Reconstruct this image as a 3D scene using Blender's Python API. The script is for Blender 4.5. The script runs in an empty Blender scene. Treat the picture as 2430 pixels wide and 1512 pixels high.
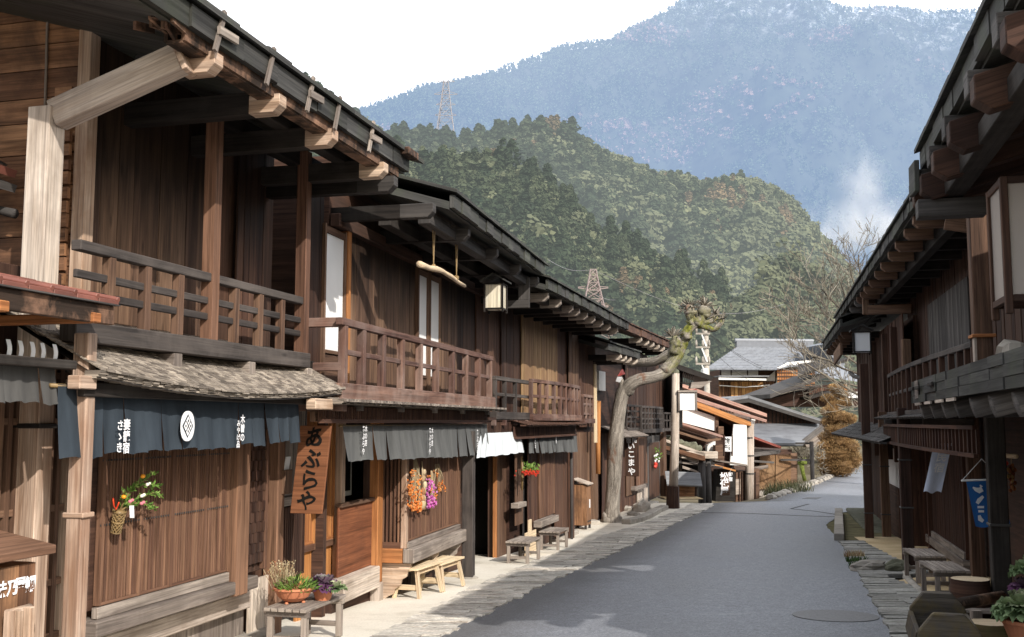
import bpy, math, random
import numpy as np
from mathutils import Vector, Matrix, noise as mnoise
R = random.Random(7)
SC = bpy.context.scene
COL = SC.collection
EYE, CXP, CYP, FP = 1.75, 1214.75, 756.0, 2429.5
PITCH = math.atan(.1008)
CP, SP = math.cos(PITCH), math.sin(PITCH)
# ---- survey: the photograph's pixels (in a 2430-wide copy) back to points on known planes -------------
ZM = {1: (.3214, 0, 0), 2: (.3341, 0, 466.4), 3: (.3856, 0, 928.9), 4: (.3831, 583, 932.8), 5: (.3856, 583, 437.2), 6: (.4176, 1117.4, 631.6),
      7: (.3214, 1535.2, 757.9), 8: (.3856, 1943.3, 369.2), 9: (.3856, 1943.3, 928.9), 10: (.6798, 777.3, 0), 11: (.3857, 2186.2, 0), 12: (.2056, 2137.6, 757.9),
      13: (.1607, 816.2, 1243.7), 14: (.1929, 621.9, 971.6), 15: (.1542, 233.2, 1068.8), 16: (.3059, 1554.6, 1049.4), 17: (.4726, 0, 796.7), 18: (.2057, 1010.5, 991.1)}
def z(k, x, y):
    a, b, c = ZM[k]
    return x * a + b, y * a + c
def ray(u, v):
    a, b = (u - CXP) / FP, (CYP - v) / FP
    return Vector((a, CP - b * SP, SP + b * CP))
def at(u, v, Y):
    d = ray(u, v)
    t = Y / d.y
    return Vector((d.x * t, Y, EYE + d.z * t))
def sst(a, b, x):
    t = min(1, max(0, (x - a) / (b - a)))
    return t * t * (3 - 2 * t)
def zg(x, y):
    if y < 20: h = -.045 * y
    elif y < 36: h = -.9 - .045 * (y - 20) + .045 / 32 * (y - 20) ** 2
    else: h = -1.26
    # the lane to the lower left drops away beyond the crest
    d = (9.3 + .46 * (y - 39)) - x
    h -= 1.7 * sst(.3, 4.5, d) * sst(39.2, 44, y)
    if y > 90: h -= 14 * sst(90, 200, y)
    return h
def G(u, v):
    d = ray(u, v)
    t = 2.0
    while t < 400:
        if EYE + d.z * t < zg(d.x * t, d.y * t): break
        t += .5
    lo, hi = t - .5, t
    for _ in range(24):
        m = (lo + hi) / 2
        if EYE + d.z * m < zg(d.x * m, d.y * m): hi = m
        else: lo = m
    return Vector((d.x * hi, d.y * hi, EYE + d.z * hi))
class Frame:
    """s runs along the facade away from the viewer, n out towards the street, z up."""
    def __init__(f, x, y, tan, side):
        a = math.atan(tan)
        f.o = Vector((x, y, 0)); f.a = a; f.side = side
        f.d = Vector((math.sin(a), math.cos(a), 0))
        f.nn = Vector((math.cos(a), -math.sin(a), 0)) * side
    def __call__(f, s, n, zz):
        return f.o + f.d * s + f.nn * n + Vector((0, 0, zz))
    def px(f, u, v, n):
        d = ray(u, v); p = Vector((0, 0, EYE))
        t = (n - (p - f.o).dot(f.nn)) / d.dot(f.nn)
        q = p + d * t
        return (q - f.o).dot(f.d), q.z
    def S(f, u, n, v=1000): return f.px(u, v, n)[0]
    def Zp(f, u, v, n): return f.px(u, v, n)[1]
    def inv(f, p):
        q = Vector(p) - f.o
        return q.dot(f.d), q.dot(f.nn), q.z
    def rot(f):   # rotation whose local x looks along s, local y along -n (left) so local z is up
        return math.atan2(f.d.y, f.d.x)
    def gz(f, s, n):
        p = f(s, n, 0); return zg(p.x, p.y)
# ---- mesh builder --------------------------------------------------------------------------------------
class MB:
    def __init__(m, T=None):
        m.v, m.f, m.uv, m.r, m.T = [], [], [], [], T
    def add(m, pts, faces, uvs, r=None):
        b = len(m.v)
        if m.T: pts = [m.T(*p) for p in pts]
        m.v += [tuple(p) for p in pts]
        r = R.random() if r is None else r
        for f, q in zip(faces, uvs):
            m.f.append([b + i for i in f]); m.uv.append(q); m.r.append(r)
        return m
    def obb(m, c, ex, ey, ez, hx, hy, hz, r=None, g=None, taper=1.0):
        c, ex, ey, ez = Vector(c), Vector(ex), Vector(ey), Vector(ez)
        h = (hx, hy, hz)
        g = g if g is not None else max(range(3), key=lambda i: h[i])
        o1, o2 = R.uniform(0, 50), R.uniform(0, 50)
        sg = [(-1, -1, -1), (1, -1, -1), (1, 1, -1), (-1, 1, -1), (-1, -1, 1), (1, -1, 1), (1, 1, 1), (-1, 1, 1)]
        pts = []
        for q in sg:
            k = taper if q[g] > 0 else 1.0
            w = [q[i] * h[i] * (k if i != g else 1) for i in range(3)]
            pts.append(c + ex * w[0] + ey * w[1] + ez * w[2])
        F = [(0, 3, 2, 1), (4, 5, 6, 7), (0, 1, 5, 4), (2, 3, 7, 6), (1, 2, 6, 5), (3, 0, 4, 7)]
        K = [2, 2, 1, 1, 0, 0]
        uvs = []
        for f, k in zip(F, K):
            rest = [i for i in range(3) if i != k]
            ua = g if g != k else max(rest, key=lambda i: h[i])
            va = [i for i in rest if i != ua][0]
            uvs.append([(sg[i][ua] * h[ua] + o1, sg[i][va] * h[va] + o2 + k * 3.3) for i in f])
        return m.add(pts, F, uvs, r)
    def box(m, a0, a1, b0, b1, c0, c1, r=None, g=None):
        return m.obb(((a0 + a1) / 2, (b0 + b1) / 2, (c0 + c1) / 2), (1, 0, 0), (0, 1, 0), (0, 0, 1), abs(a1 - a0) / 2, abs(b1 - b0) / 2, abs(c1 - c0) / 2, r, g)
    def beam(m, p, q, w, h, up=(0, 0, 1), r=None, taper=1.0):
        p, q, up = Vector(p), Vector(q), Vector(up)
        ax = (q - p); L = ax.length; ax = ax / L
        sd = ax.cross(up)
        if sd.length < 1e-4: sd = ax.cross(Vector((1, 0, 0)))
        sd.normalize(); u2 = sd.cross(ax)
        return m.obb((p + q) / 2, ax, sd, u2, L / 2, w / 2, h / 2, r, 0, taper)
    def grid(m, fn, nu, nv, us=1, vs=1, r=None, closed=False):
        b = len(m.v); o = R.uniform(0, 40)
        pts = [fn(i / nu, j / nv) for j in range(nv + 1) for i in range(nu + 1)]
        F, U = [], []
        for j in range(nv):
            for i in range(nu):
                a = j * (nu + 1) + i
                F.append((a, a + 1, a + nu + 2, a + nu + 1))
                U.append([((i + p) / nu * us + o, (j + q) / nv * vs + o) for p, q in ((0, 0), (1, 0), (1, 1), (0, 1))])
        return m.add(pts, F, U, r)
    def tube(m, pts, rad, n=8, cap=True, r=None):
        pts = [Vector(p) for p in pts]
        if not hasattr(rad, '__len__'): rad = [rad] * len(pts)
        P, F, U = [], [], []
        prev = None; L = R.uniform(0, 30); o = R.uniform(0, 30)
        Ls = []
        for i, p in enumerate(pts):
            t = (pts[min(i + 1, len(pts) - 1)] - pts[max(i - 1, 0)])
            t = t.normalized() if t.length > 1e-9 else Vector((0, 0, 1))
            if prev is None:
                a = t.cross(Vector((0, 0, 1)))
                if a.length < .05: a = t.cross(Vector((1, 0, 0)))
            else:
                a = prev - t * prev.dot(t)
            a.normalize(); prev = a; b = t.cross(a)
            if i: L += (p - pts[i - 1]).length
            Ls.append(L)
            for k in range(n):
                q = 2 * math.pi * k / n
                P.append(p + (a * math.cos(q) + b * math.sin(q)) * rad[i])
        for i in range(len(pts) - 1):
            for k in range(n):
                k2 = (k + 1) % n
                F.append((i * n + k, i * n + k2, (i + 1) * n + k2, (i + 1) * n + k))
                w = 2 * math.pi * max(rad[i], rad[i + 1]) / n
                U.append([(Ls[i], o + k * w), (Ls[i], o + (k + 1) * w), (Ls[i + 1], o + (k + 1) * w), (Ls[i + 1], o + k * w)])
        if cap:
            for i0, rev in ((0, True), ((len(pts) - 1) * n, False)):
                f = [i0 + k for k in range(n)]
                if rev: f.reverse()
                F.append(f); U.append([(math.cos(6.283 * k / n) * rad[0], math.sin(6.283 * k / n) * rad[0]) for k in range(n)])
        return m.add(P, F, U, r)
    def lathe(m, prof, c=(0, 0, 0), n=20, r=None):
        c = Vector(c); P, F, U = [], [], []
        for rr, zz in prof:
            for k in range(n):
                q = 2 * math.pi * k / n
                P.append(c + Vector((rr * math.cos(q), rr * math.sin(q), zz)))
        for i in range(len(prof) - 1):
            for k in range(n):
                k2 = (k + 1) % n
                F.append((i * n + k, i * n + k2, (i + 1) * n + k2, (i + 1) * n + k))
                U.append([(i * .05, k * .05), (i * .05, k * .05 + .05), (i * .05 + .05, k * .05 + .05), (i * .05 + .05, k * .05)])
        return m.add(P, F, U, r)
    def prism(m, poly, ext, r=None):
        """poly: list of 3D points, ext: vector of extrusion"""
        n = len(poly); ext = Vector(ext); poly = [Vector(p) for p in poly]
        P = poly + [p + ext for p in poly]
        o = R.uniform(0, 20)
        ax = (poly[1] - poly[0]); ax = ax.normalized() if ax.length else Vector((1, 0, 0))
        nm = ext.normalized(); ay = nm.cross(ax)
        fl = [(p.dot(ax) + o, p.dot(ay) + o) for p in poly]
        F = [tuple(range(n - 1, -1, -1)), tuple(range(n, 2 * n))]
        U = [[fl[i] for i in range(n - 1, -1, -1)], fl]
        for i in range(n):
            j = (i + 1) % n
            F.append((i, j, n + j, n + i))
            l = (poly[j] - poly[i]).length; e = ext.length
            U.append([(o, o), (o + l, o), (o + l, o + e), (o, o + e)] if l > e else [(o, o), (o, o + l), (o + e, o + l), (o + e, o)])
        return m.add(P, F, U, r)
    def blob(m, c, rx, ry, rz, nu=10, nv=7, jit=.12, seed=None, r=None):
        c = Vector(c); sd = R.uniform(0, 100) if seed is None else seed
        def fn(a, b):
            t, p = a * 2 * math.pi, (b - .5) * math.pi
            d = Vector((math.cos(p) * math.cos(t), math.cos(p) * math.sin(t), math.sin(p)))
            k = 1 + jit * 2 * mnoise.noise(d * 1.7 + Vector((sd, 0, 0)))
            return c + Vector((d.x * rx, d.y * ry, d.z * rz)) * k
        return m.grid(fn, nu, nv, .3, .3, r)
    def build(m, name, mat, parent=None, loc=None, smooth=False, bevel=0, label=None):
        base = Vector((0, 0, 0))
        if parent is not None: base = absloc(parent)
        elif loc is not None: base = Vector(loc)
        me = bpy.data.meshes.new(name)
        V = [(p[0] - base.x, p[1] - base.y, p[2] - base.z) for p in m.v]
        me.from_pydata(V, [], m.f)
        uv = me.uv_layers.new(name='UVMap')
        flat = [c for q in m.uv for p in q for c in p]
        uv.data.foreach_set('uv', flat)
        at_ = me.attributes.new('rnd', 'FLOAT', 'FACE')
        at_.data.foreach_set('value', m.r)
        if smooth: me.polygons.foreach_set('use_smooth', [True] * len(me.polygons))
        me.materials.append(mat)
        o = bpy.data.objects.new(name, me); COL.objects.link(o)
        if parent is not None: o.parent = parent
        else: o.location = base
        if bevel:
            b = o.modifiers.new('soft_edges', 'BEVEL'); b.width = bevel; b.segments = 1; b.limit_method = 'ANGLE'
        if label: o['label'] = label
        return o
def absloc(o):
    l = Vector(o.location)
    while o.parent is not None:
        o = o.parent; l += Vector(o.location)
    return l
def thing(name, label, cat, loc, group=None):
    o = bpy.data.objects.new(name, None); COL.objects.link(o)
    o.location = loc; o.empty_display_size = .2
    o['label'] = label; o['category'] = cat
    if group: o['group'] = group
    return o
def tag(o, label, cat, group=None):
    o['label'] = label; o['category'] = cat
    if group: o['group'] = group
    return o
def struct(o):
    o['kind'] = 'structure'; return o
def stuff(o):
    o['kind'] = 'stuff'; return o
def copy_tree(o, parent=None, label=None):
    c = o.copy(); COL.objects.link(c)
    if parent is not None: c.parent = parent
    if label: c['label'] = label
    for ch in list(o.children): copy_tree(ch, c)
    return c
# ---- materials -----------------------------------------------------------------------------------------
class NT:
    def __init__(s, name):
        s.m = bpy.data.materials.new(name); s.m.use_nodes = True
        s.t = s.m.node_tree; s.n = s.t.nodes; s.l = s.t.links
        s.p = s.n['Principled BSDF']
    def node(s, kind, **kw):
        n = s.n.new(kind)
        for k, v in kw.items():
            if k.startswith('i_'): n.inputs[k[2:].replace('_', ' ')].default_value = v
            else: setattr(n, k, v)
        return n
    def link(s, a, b): s.l.new(a, b)
    def ramp(s, fac, stops):
        r = s.node('ShaderNodeValToRGB')
        e = r.color_ramp.elements
        e[0].position, e[0].color = stops[0][0], stops[0][1] + (1,)
        e[1].position, e[1].color = stops[-1][0], stops[-1][1] + (1,)
        for p, c in stops[1:-1]:
            x = e.new(p); x.color = c + (1,)
        s.link(fac, r.inputs[0]); return r.outputs[0]
    def uv(s, sx, sy):
        u = s.node('ShaderNodeUVMap', uv_map='UVMap')
        mp = s.node('ShaderNodeMapping'); mp.inputs['Scale'].default_value = (sx, sy, 1)
        s.link(u.outputs[0], mp.inputs[0]); return mp.outputs[0]
    def obj(s, k=1.0):
        g = s.node('ShaderNodeNewGeometry')
        mp = s.node('ShaderNodeMapping'); mp.inputs['Scale'].default_value = (k, k, k) if not hasattr(k, '__len__') else k
        s.link(g.outputs['Position'], mp.inputs[0]); return mp.outputs[0]
    def noise(s, vec, scale=1, detail=4, rough=.55, dist=0):
        n = s.node('ShaderNodeTexNoise'); n.inputs['Scale'].default_value = scale; n.inputs['Detail'].default_value = detail
        n.inputs['Roughness'].default_value = rough; n.inputs['Distortion'].default_value = dist
        s.link(vec, n.inputs['Vector']); return n.outputs[0]
    def mix(s, a, b, fac, mode='MIX'):
        n = s.node('ShaderNodeMix', data_type='RGBA', blend_type=mode)
        for v, i in ((fac, 0), (a, 6), (b, 7)):
            if hasattr(v, 'is_linked') or hasattr(v, 'links'): s.link(v, n.inputs[i])
            else: n.inputs[i].default_value = v if i == 0 else tuple(v) + (1,)
        return n.outputs[2]
    def math(s, op, a, b=0.5, c=None):
        n = s.node('ShaderNodeMath', operation=op)
        for v, i in ((a, 0), (b, 1), (c, 2)):
            if v is None: continue
            if hasattr(v, 'links'): s.link(v, n.inputs[i])
            else: n.inputs[i].default_value = v
        return n.outputs[0]
    def mr(s, v, a, b, c, d):
        n = s.node('ShaderNodeMapRange'); 
        for i, x in enumerate((a, b, c, d)): n.inputs[i + 1].default_value = x
        s.link(v, n.inputs[0]); return n.outputs[0]
    def rnd(s):
        return s.node('ShaderNodeAttribute', attribute_name='rnd').outputs['Fac']
    def bump(s, h, strength=.3, dist=.01):
        b = s.node('ShaderNodeBump'); b.inputs['Strength'].default_value = strength; b.inputs['Distance'].default_value = dist
        s.link(h, b.inputs['Height']); s.link(b.outputs[0], s.p.inputs['Normal'])
    def done(s, col, rough=.75, spec=.25, metal=0):
        if hasattr(col, 'links'): s.link(col, s.p.inputs['Base Color'])
        else: s.p.inputs['Base Color'].default_value = tuple(col) + (1,)
        if hasattr(rough, 'links'): s.link(rough, s.p.inputs['Roughness'])
        else: s.p.inputs['Roughness'].default_value = rough
        s.p.inputs['Specular IOR Level'].default_value = spec
        s.p.inputs['Metallic'].default_value = metal
        return s.m
def wood(name, dark, light, stain=None, k=.5, var=.45, rough=.72, bump=.35, stainscale=1.3, spec=.2):
    """weatherworn timber: grain along U, streaks, knots, stains from the weather, per-plank tone"""
    s = NT(name)
    w = s.noise(s.uv(.9, 9), 1, 5, .6, .8)
    g = s.noise(s.uv(2.2, 70), 1, 3, .6, .3)
    base = s.ramp(w, [(.28, dark), (.72, light)])
    sk = s.noise(s.uv(.35, 22), 1, 4, .7, .5); base = s.mix(base, s.ramp(sk, [(.32, (.42, .40, .39)), (.5, (1, 1, 1)), (.72, (1.32, 1.28, 1.22))]), .85, 'MULTIPLY')
    gl = s.mr(g, .3, .72, .58, 1.22)
    base = s.mix(base, gl, 1.0, 'MULTIPLY') if False else s.mix(base, s.ramp(gl, [(0, (0, 0, 0)), (1, (1, 1, 1))]), .8, 'MULTIPLY')
    if stain:
        st = s.noise(s.obj((stainscale, stainscale, stainscale * .7)), 1, 6, .65, .4)
        f = s.mr(st, .46, .66, 0, k)
        base = s.mix(base, stain, f)
    kn = s.node('ShaderNodeTexVoronoi', feature='F1'); kn.inputs['Scale'].default_value = 1
    s.link(s.uv(1.4, 5), kn.inputs['Vector'])
    kf = s.mr(kn.outputs['Distance'], .04, .12, .55, 0)
    base = s.mix(base, tuple(c * .35 for c in dark), kf)
    hv = s.node('ShaderNodeHueSaturation')
    s.link(base, hv.inputs['Color']); s.link(s.mr(s.rnd(), 0, 1, 1 - var, 1 + var), hv.inputs['Value'])
    s.link(s.mr(s.rnd(), 0, 1, .495, .505), hv.inputs['Hue'])
    s.bump(g, bump, .004)
    return s.done(hv.outputs[0], rough, spec)
def plain(name, col, rough=.6, spec=.3, var=.15, noise=.15, scale=6, metal=0, bump=0):
    s = NT(name)
    n = s.noise(s.obj(), scale, 5, .6)
    hv = s.node('ShaderNodeHueSaturation'); hv.inputs['Color'].default_value = tuple(col) + (1,)
    v = s.math('ADD', s.mr(n, .25, .75, 1 - noise, 1 + noise), s.mr(s.rnd(), 0, 1, -var, var))
    s.link(v, hv.inputs['Value'])
    if bump: s.bump(n, bump, .02)
    return s.done(hv.outputs[0], rough, spec, metal)
M = {}
M['eave'] = wood('dark_eave_timber', (.010, .008, .007), (.035, .029, .026), (.06, .055, .05), .4)  # very dark timber for eaves, soffits and posts
M['eave_grey'] = wood('grey_eave_timber', (.055, .05, .048), (.13, .12, .115), (.045, .042, .04), .5)
M['roofboard'] = wood('dark_roof_board', (.035, .035, .034), (.085, .083, .08), (.06, .07, .045), .55, .3)
M['plank'] = wood('brown_plank', (.075, .042, .028), (.235, .14, .092), (.15, .095, .068), .35, .3)
def eave_shaded(name, src, z0, z1, k):  # darkens colour with height: eave shade painted into the planks
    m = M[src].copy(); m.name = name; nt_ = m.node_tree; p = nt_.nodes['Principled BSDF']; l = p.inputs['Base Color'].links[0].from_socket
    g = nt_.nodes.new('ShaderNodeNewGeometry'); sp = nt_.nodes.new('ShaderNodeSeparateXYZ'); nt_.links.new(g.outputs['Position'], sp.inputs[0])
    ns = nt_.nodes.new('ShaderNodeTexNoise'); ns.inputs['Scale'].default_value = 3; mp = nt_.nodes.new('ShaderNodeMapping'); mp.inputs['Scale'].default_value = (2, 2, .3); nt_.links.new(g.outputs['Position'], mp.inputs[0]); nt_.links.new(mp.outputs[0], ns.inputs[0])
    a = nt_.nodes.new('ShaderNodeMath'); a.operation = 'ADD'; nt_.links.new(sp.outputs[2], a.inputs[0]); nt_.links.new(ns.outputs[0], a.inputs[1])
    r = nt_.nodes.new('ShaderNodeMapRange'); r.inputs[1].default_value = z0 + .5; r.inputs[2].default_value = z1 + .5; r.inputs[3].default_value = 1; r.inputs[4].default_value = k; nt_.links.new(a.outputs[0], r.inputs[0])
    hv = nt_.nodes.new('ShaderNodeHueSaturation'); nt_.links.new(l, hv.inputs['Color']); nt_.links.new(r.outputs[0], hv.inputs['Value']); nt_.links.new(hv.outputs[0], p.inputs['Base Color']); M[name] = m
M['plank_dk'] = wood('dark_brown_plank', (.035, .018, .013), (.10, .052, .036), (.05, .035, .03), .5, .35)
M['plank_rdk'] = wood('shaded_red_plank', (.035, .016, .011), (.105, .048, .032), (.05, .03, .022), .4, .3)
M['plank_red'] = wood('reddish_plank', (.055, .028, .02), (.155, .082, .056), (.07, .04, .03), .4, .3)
eave_shaded('plank_up', 'plank', 3.1, 3.9, .2)
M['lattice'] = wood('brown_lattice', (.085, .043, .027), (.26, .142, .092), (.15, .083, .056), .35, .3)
eave_shaded('plank_red_up', 'plank_red', 3.1, 3.9, .25); eave_shaded('plank_dk_up', 'plank_dk', 3.1, 3.9, .3)
M['post'] = wood('sunbleached_post', (.30, .19, .125), (.68, .53, .42), (.26, .14, .08), .6, .08, bump=.5)
M['pale'] = wood('pale_grey_timber', (.38, .31, .25), (.72, .63, .55), (.22, .17, .13), .5, .2, bump=.5)
M['grey'] = wood('grey_weathered_timber', (.16, .13, .115), (.40, .345, .30), (.11, .09, .075), .5, .3, bump=.5)
M['orange'] = wood('orange_wood', (.34, .13, .045), (.56, .26, .10), (.22, .09, .035), .35, .2)
M['ply'] = wood('russet_board', (.14, .05, .025), (.30, .115, .055), (.12, .05, .03), .5, .1)
M['new'] = wood('fresh_pale_wood', (.60, .45, .29), (.80, .66, .47), None, .3, .12, bump=.15)
M['gable'] = wood('knotty_gable_board', (.10, .045, .022), (.38, .20, .11), (.06, .035, .025), .65, .4, stainscale=2.2)
M['rail'] = wood('railing_timber', (.03, .026, .025), (.085, .072, .066), (.13, .11, .10), .4, .25)
M['rail_red'] = wood('red_brown_railing', (.085, .043, .034), (.23, .135, .105), (.32, .25, .22), .45, .3)
M['shingle'] = wood('weathered_shingle', (.16, .135, .112), (.40, .345, .29), (.10, .085, .07), .45, .5, bump=.6)
M['signwood'] = wood('russet_sign_board', (.17, .068, .032), (.25, .105, .052), (.18, .07, .034), .3, .03, bump=.15)
M['white'] = plain('white_paper', (.80, .80, .80), .8, .1, .02, .04, 2)
M['plaster'] = plain('white_plaster', (.78, .77, .74), .85, .1, .02, .07, 3)
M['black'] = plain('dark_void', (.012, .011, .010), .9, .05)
M['ink'] = plain('grey_black_ink', (.055, .06, .06), .6, .2, .05, .2, 30)
M['inkwhite'] = plain('white_ink', (.82, .82, .84), .8, .1, .02, .08, 30)
M['iron'] = plain('dark_iron', (.05, .048, .047), .5, .4)
M['steel'] = plain('bright_steel', (.55, .56, .58), .22, .5, .05, .05, 4, 1)
M['white_metal'] = plain('sunlit_white_edge', (.75, .75, .74), .4, .5)
M['stone'] = plain('rough_stone', (.34, .31, .27), .85, .2, .2, .3, 5, bump=.8)
M['stone_dk'] = plain('mossy_dark_stone', (.14, .14, .10), .9, .2, .25, .4, 5, bump=.8)
M['tile_red'] = plain('red_roof_tile', (.20, .075, .055), .45, .45, .25, .3, 5)
M['terracotta'] = plain('terracotta', (.55, .21, .11), .6, .3, .05, .15, 8)
M['bamboo'] = plain('green_brown_bamboo', (.24, .16, .07), .5, .4, .3, .2, 20)
def cloth(name, col, fade=.25):
    s = NT(name)
    n = s.noise(s.uv(6, 1.2), 1, 4, .6); f = s.noise(s.uv(500, 500), 1, 2)
    hv = s.node('ShaderNodeHueSaturation'); hv.inputs['Color'].default_value = tuple(col) + (1,)
    s.link(s.math('ADD', s.mr(n, .3, .7, 1 - fade, 1 + fade), s.mr(f, .3, .7, -.1, .1)), hv.inputs['Value'])
    s.bump(f, .15, .001)
    m = s.done(hv.outputs[0], .9, .1)
    # thin cloth lets a little light through
    tr = s.node('ShaderNodeBsdfTranslucent'); s.link(hv.outputs[0], tr.inputs[0])
    mx = s.node('ShaderNodeMixShader'); mx.inputs[0].default_value = .12
    s.link(s.p.outputs[0], mx.inputs[1]); s.link(tr.outputs[0], mx.inputs[2])
    s.link(mx.outputs[0], s.n['Material Output'].inputs[0])
    return m
M['cl_blue'] = cloth('indigo_cloth', (.040, .051, .064))
M['cl_grey'] = cloth('charcoal_cloth', (.125, .128, .128))
M['cl_black'] = cloth('faded_black_cloth', (.095, .093, .09))
M['cl_white'] = cloth('white_cloth', (.72, .77, .80), .06)
M['cl_sky'] = cloth('pale_blue_cloth', (.62, .68, .82), .1)
M['cl_royal'] = cloth('royal_blue_cloth', (.03, .12, .34), .1)
def leafmat(name, cols, rough=.6, spec=.2, tr=.15):
    s = NT(name)
    c = s.ramp(s.rnd(), [(i / (len(cols) - 1), tuple(x)) for i, x in enumerate(cols)])
    n = s.noise(s.obj(), 3, 3)
    c = s.mix(c, s.ramp(n, [(.3, (.6, .6, .6)), (.7, (1.25, 1.25, 1.25))]), 1.0, 'MULTIPLY')
    s.done(c, rough, spec)
    t = s.node('ShaderNodeBsdfTranslucent'); s.link(c, t.inputs[0])
    mx = s.node('ShaderNodeMixShader'); mx.inputs[0].default_value = tr
    s.link(s.p.outputs[0], mx.inputs[1]); s.link(t.outputs[0], mx.inputs[2])
    s.link(mx.outputs[0], s.n['Material Output'].inputs[0])
    return s.m
M['leaf'] = leafmat('green_leaf', [(.05, .11, .02), (.13, .24, .04), (.26, .36, .10)])
M['leaf_dk'] = leafmat('dark_green_leaf', [(.025, .055, .015), (.06, .11, .03), (.11, .17, .06)])
M['cypress'] = leafmat('orange_brown_cypress', [(.14, .08, .034), (.31, .19, .085), (.50, .345, .17)])
M['twig'] = leafmat('pale_bare_twig', [(.10, .085, .065), (.22, .19, .15), (.36, .33, .27)])
M['cabbage'] = leafmat('cabbage_leaf', [(.08, .16, .06), (.30, .40, .20), (.75, .74, .50)])
M['cabbage_v'] = leafmat('violet_cabbage_leaf', [(.10, .03, .09), (.22, .10, .20), (.22, .26, .20)])
M['dry'] = leafmat('dried_flower', [(.45, .36, .20), (.58, .50, .33), (.30, .12, .05)])
# ---- lettering -----------------------------------------------------------------------------------------
def text_pts(txt, size, bold=.0, vertical=True, spacing=1.05):
    """mesh of brush lettering, lying in x (right) / y (up), centred; returns verts, faces"""
    c = bpy.data.curves.new('lettering', 'FONT')
    c.body = '\n'.join(txt) if vertical else txt
    c.size = size; c.align_x = 'CENTER'; c.space_line = spacing; c.offset = bold * size; c.resolution_u = 3
    o = bpy.data.objects.new('lettering', c); COL.objects.link(o)
    dg = bpy.context.evaluated_depsgraph_get()
    me = bpy.data.meshes.new_from_object(o.evaluated_get(dg))
    V = [v.co.copy() for v in me.vertices]; Fc = [list(p.vertices) for p in me.polygons]
    bpy.data.objects.remove(o); bpy.data.curves.remove(c); bpy.data.meshes.remove(me)
    if V:
        mx = (max(v.x for v in V) + min(v.x for v in V)) / 2; my = (max(v.y for v in V) + min(v.y for v in V)) / 2
        V = [Vector((v.x - mx, v.y - my, 0)) for v in V]
    return V, Fc
def lettering(txt, size, c, right, up, mat, parent, bold=.02, vertical=True, spacing=1.05, slant=0, sx=1.0, sy=1.0, warp=None, wob=.0):
    V, Fc = text_pts(txt, size, bold, vertical, spacing)
    c, right, up = Vector(c), Vector(right).normalized(), Vector(up).normalized()
    m = MB()
    for f in Fc:
        pass
    P = []
    for v in V:
        x, y = v.x * sx + v.y * slant, v.y * sy
        if wob:
            q = Vector((x / size * 2.3, y / size * 2.3, 3.1))
            x += wob * size * mnoise.noise(q); y += wob * size * mnoise.noise(q + Vector((9, 4, 2)))
        p = c + right * x + up * y
        P.append(warp(p, x, y) if warp else p)
    m.add(P, Fc, [[(P[i].x, P[i].z) for i in f] for f in Fc], .5)
    return m.build('lettering', mat, parent)
# ---- camera, sun, sky ----------------------------------------------------------------------------------
cam = bpy.data.cameras.new('camera'); camo = bpy.data.objects.new('camera', cam); COL.objects.link(camo)
camo.location = (0, 0, EYE); camo.rotation_euler = (math.pi / 2 + PITCH, 0, 0)
cam.sensor_width = 36; cam.lens = 36; cam.clip_end = 20000; cam.clip_start = .05
SC.camera = camo
SUN_EL, SUN_AZ = math.radians(33), math.radians(150)     # azimuth clockwise from +Y (the street runs to +Y): behind and to the right
sd = Vector((math.sin(SUN_AZ) * math.cos(SUN_EL), math.cos(SUN_AZ) * math.cos(SUN_EL), math.sin(SUN_EL)))
sl = bpy.data.lights.new('sun', 'SUN'); sl.energy = 5.0; sl.angle = math.radians(.5); sl.color = (1, .94, .85)
so = bpy.data.objects.new('sun', sl); COL.objects.link(so); so.rotation_euler = sd.to_track_quat('Z', 'Y').to_euler(); so.location = (5, -10, 30)
w = bpy.data.worlds.new('World'); SC.world = w; w.use_nodes = True
nt = w.node_tree; N = nt.nodes; Lk = nt.links
sky = N.new('ShaderNodeTexSky'); sky.sky_type = 'NISHITA'; sky.sun_disc = False
sky.sun_elevation = SUN_EL; sky.sun_rotation = SUN_AZ; sky.air_density = 1.2; sky.dust_density = 2.0
bg = N['Background']; bg.inputs[1].default_value = .15
# bright thin cloud over the valley ahead, thinning behind
tc = N.new('ShaderNodeTexCoord'); sx = N.new('ShaderNodeSeparateXYZ'); Lk.new(tc.outputs['Generated'], sx.inputs[0])
mr = N.new('ShaderNodeMapRange'); mr.inputs[1].default_value = -1.2; mr.inputs[2].default_value = .4; mr.interpolation_type = 'SMOOTHSTEP'
Lk.new(sx.outputs[1], mr.inputs[0])
ns = N.new('ShaderNodeTexNoise'); ns.inputs['Scale'].default_value = 2.2; ns.inputs['Detail'].default_value = 6; Lk.new(tc.outputs['Generated'], ns.inputs[0])
mr2 = N.new('ShaderNodeMapRange'); mr2.inputs[1].default_value = .3; mr2.inputs[2].default_value = .7; mr2.inputs[3].default_value = .9; mr2.inputs[4].default_value = 1.2
Lk.new(ns.outputs[0], mr2.inputs[0])
mu = N.new('ShaderNodeMath'); mu.operation = 'MULTIPLY'; mu.use_clamp = True; Lk.new(mr.outputs[0], mu.inputs[0]); Lk.new(mr2.outputs[0], mu.inputs[1])
mx = N.new('ShaderNodeMix'); mx.data_type = 'RGBA'; Lk.new(mu.outputs[0], mx.inputs[0]); Lk.new(sky.outputs[0], mx.inputs[6]); mx.inputs[7].default_value = (11.2, 11.5, 12.0, 1)
Lk.new(mx.outputs[2], bg.inputs[0])
SC.view_settings.view_transform = 'Standard'; SC.view_settings.look = 'None'; SC.view_settings.exposure = 0
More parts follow.
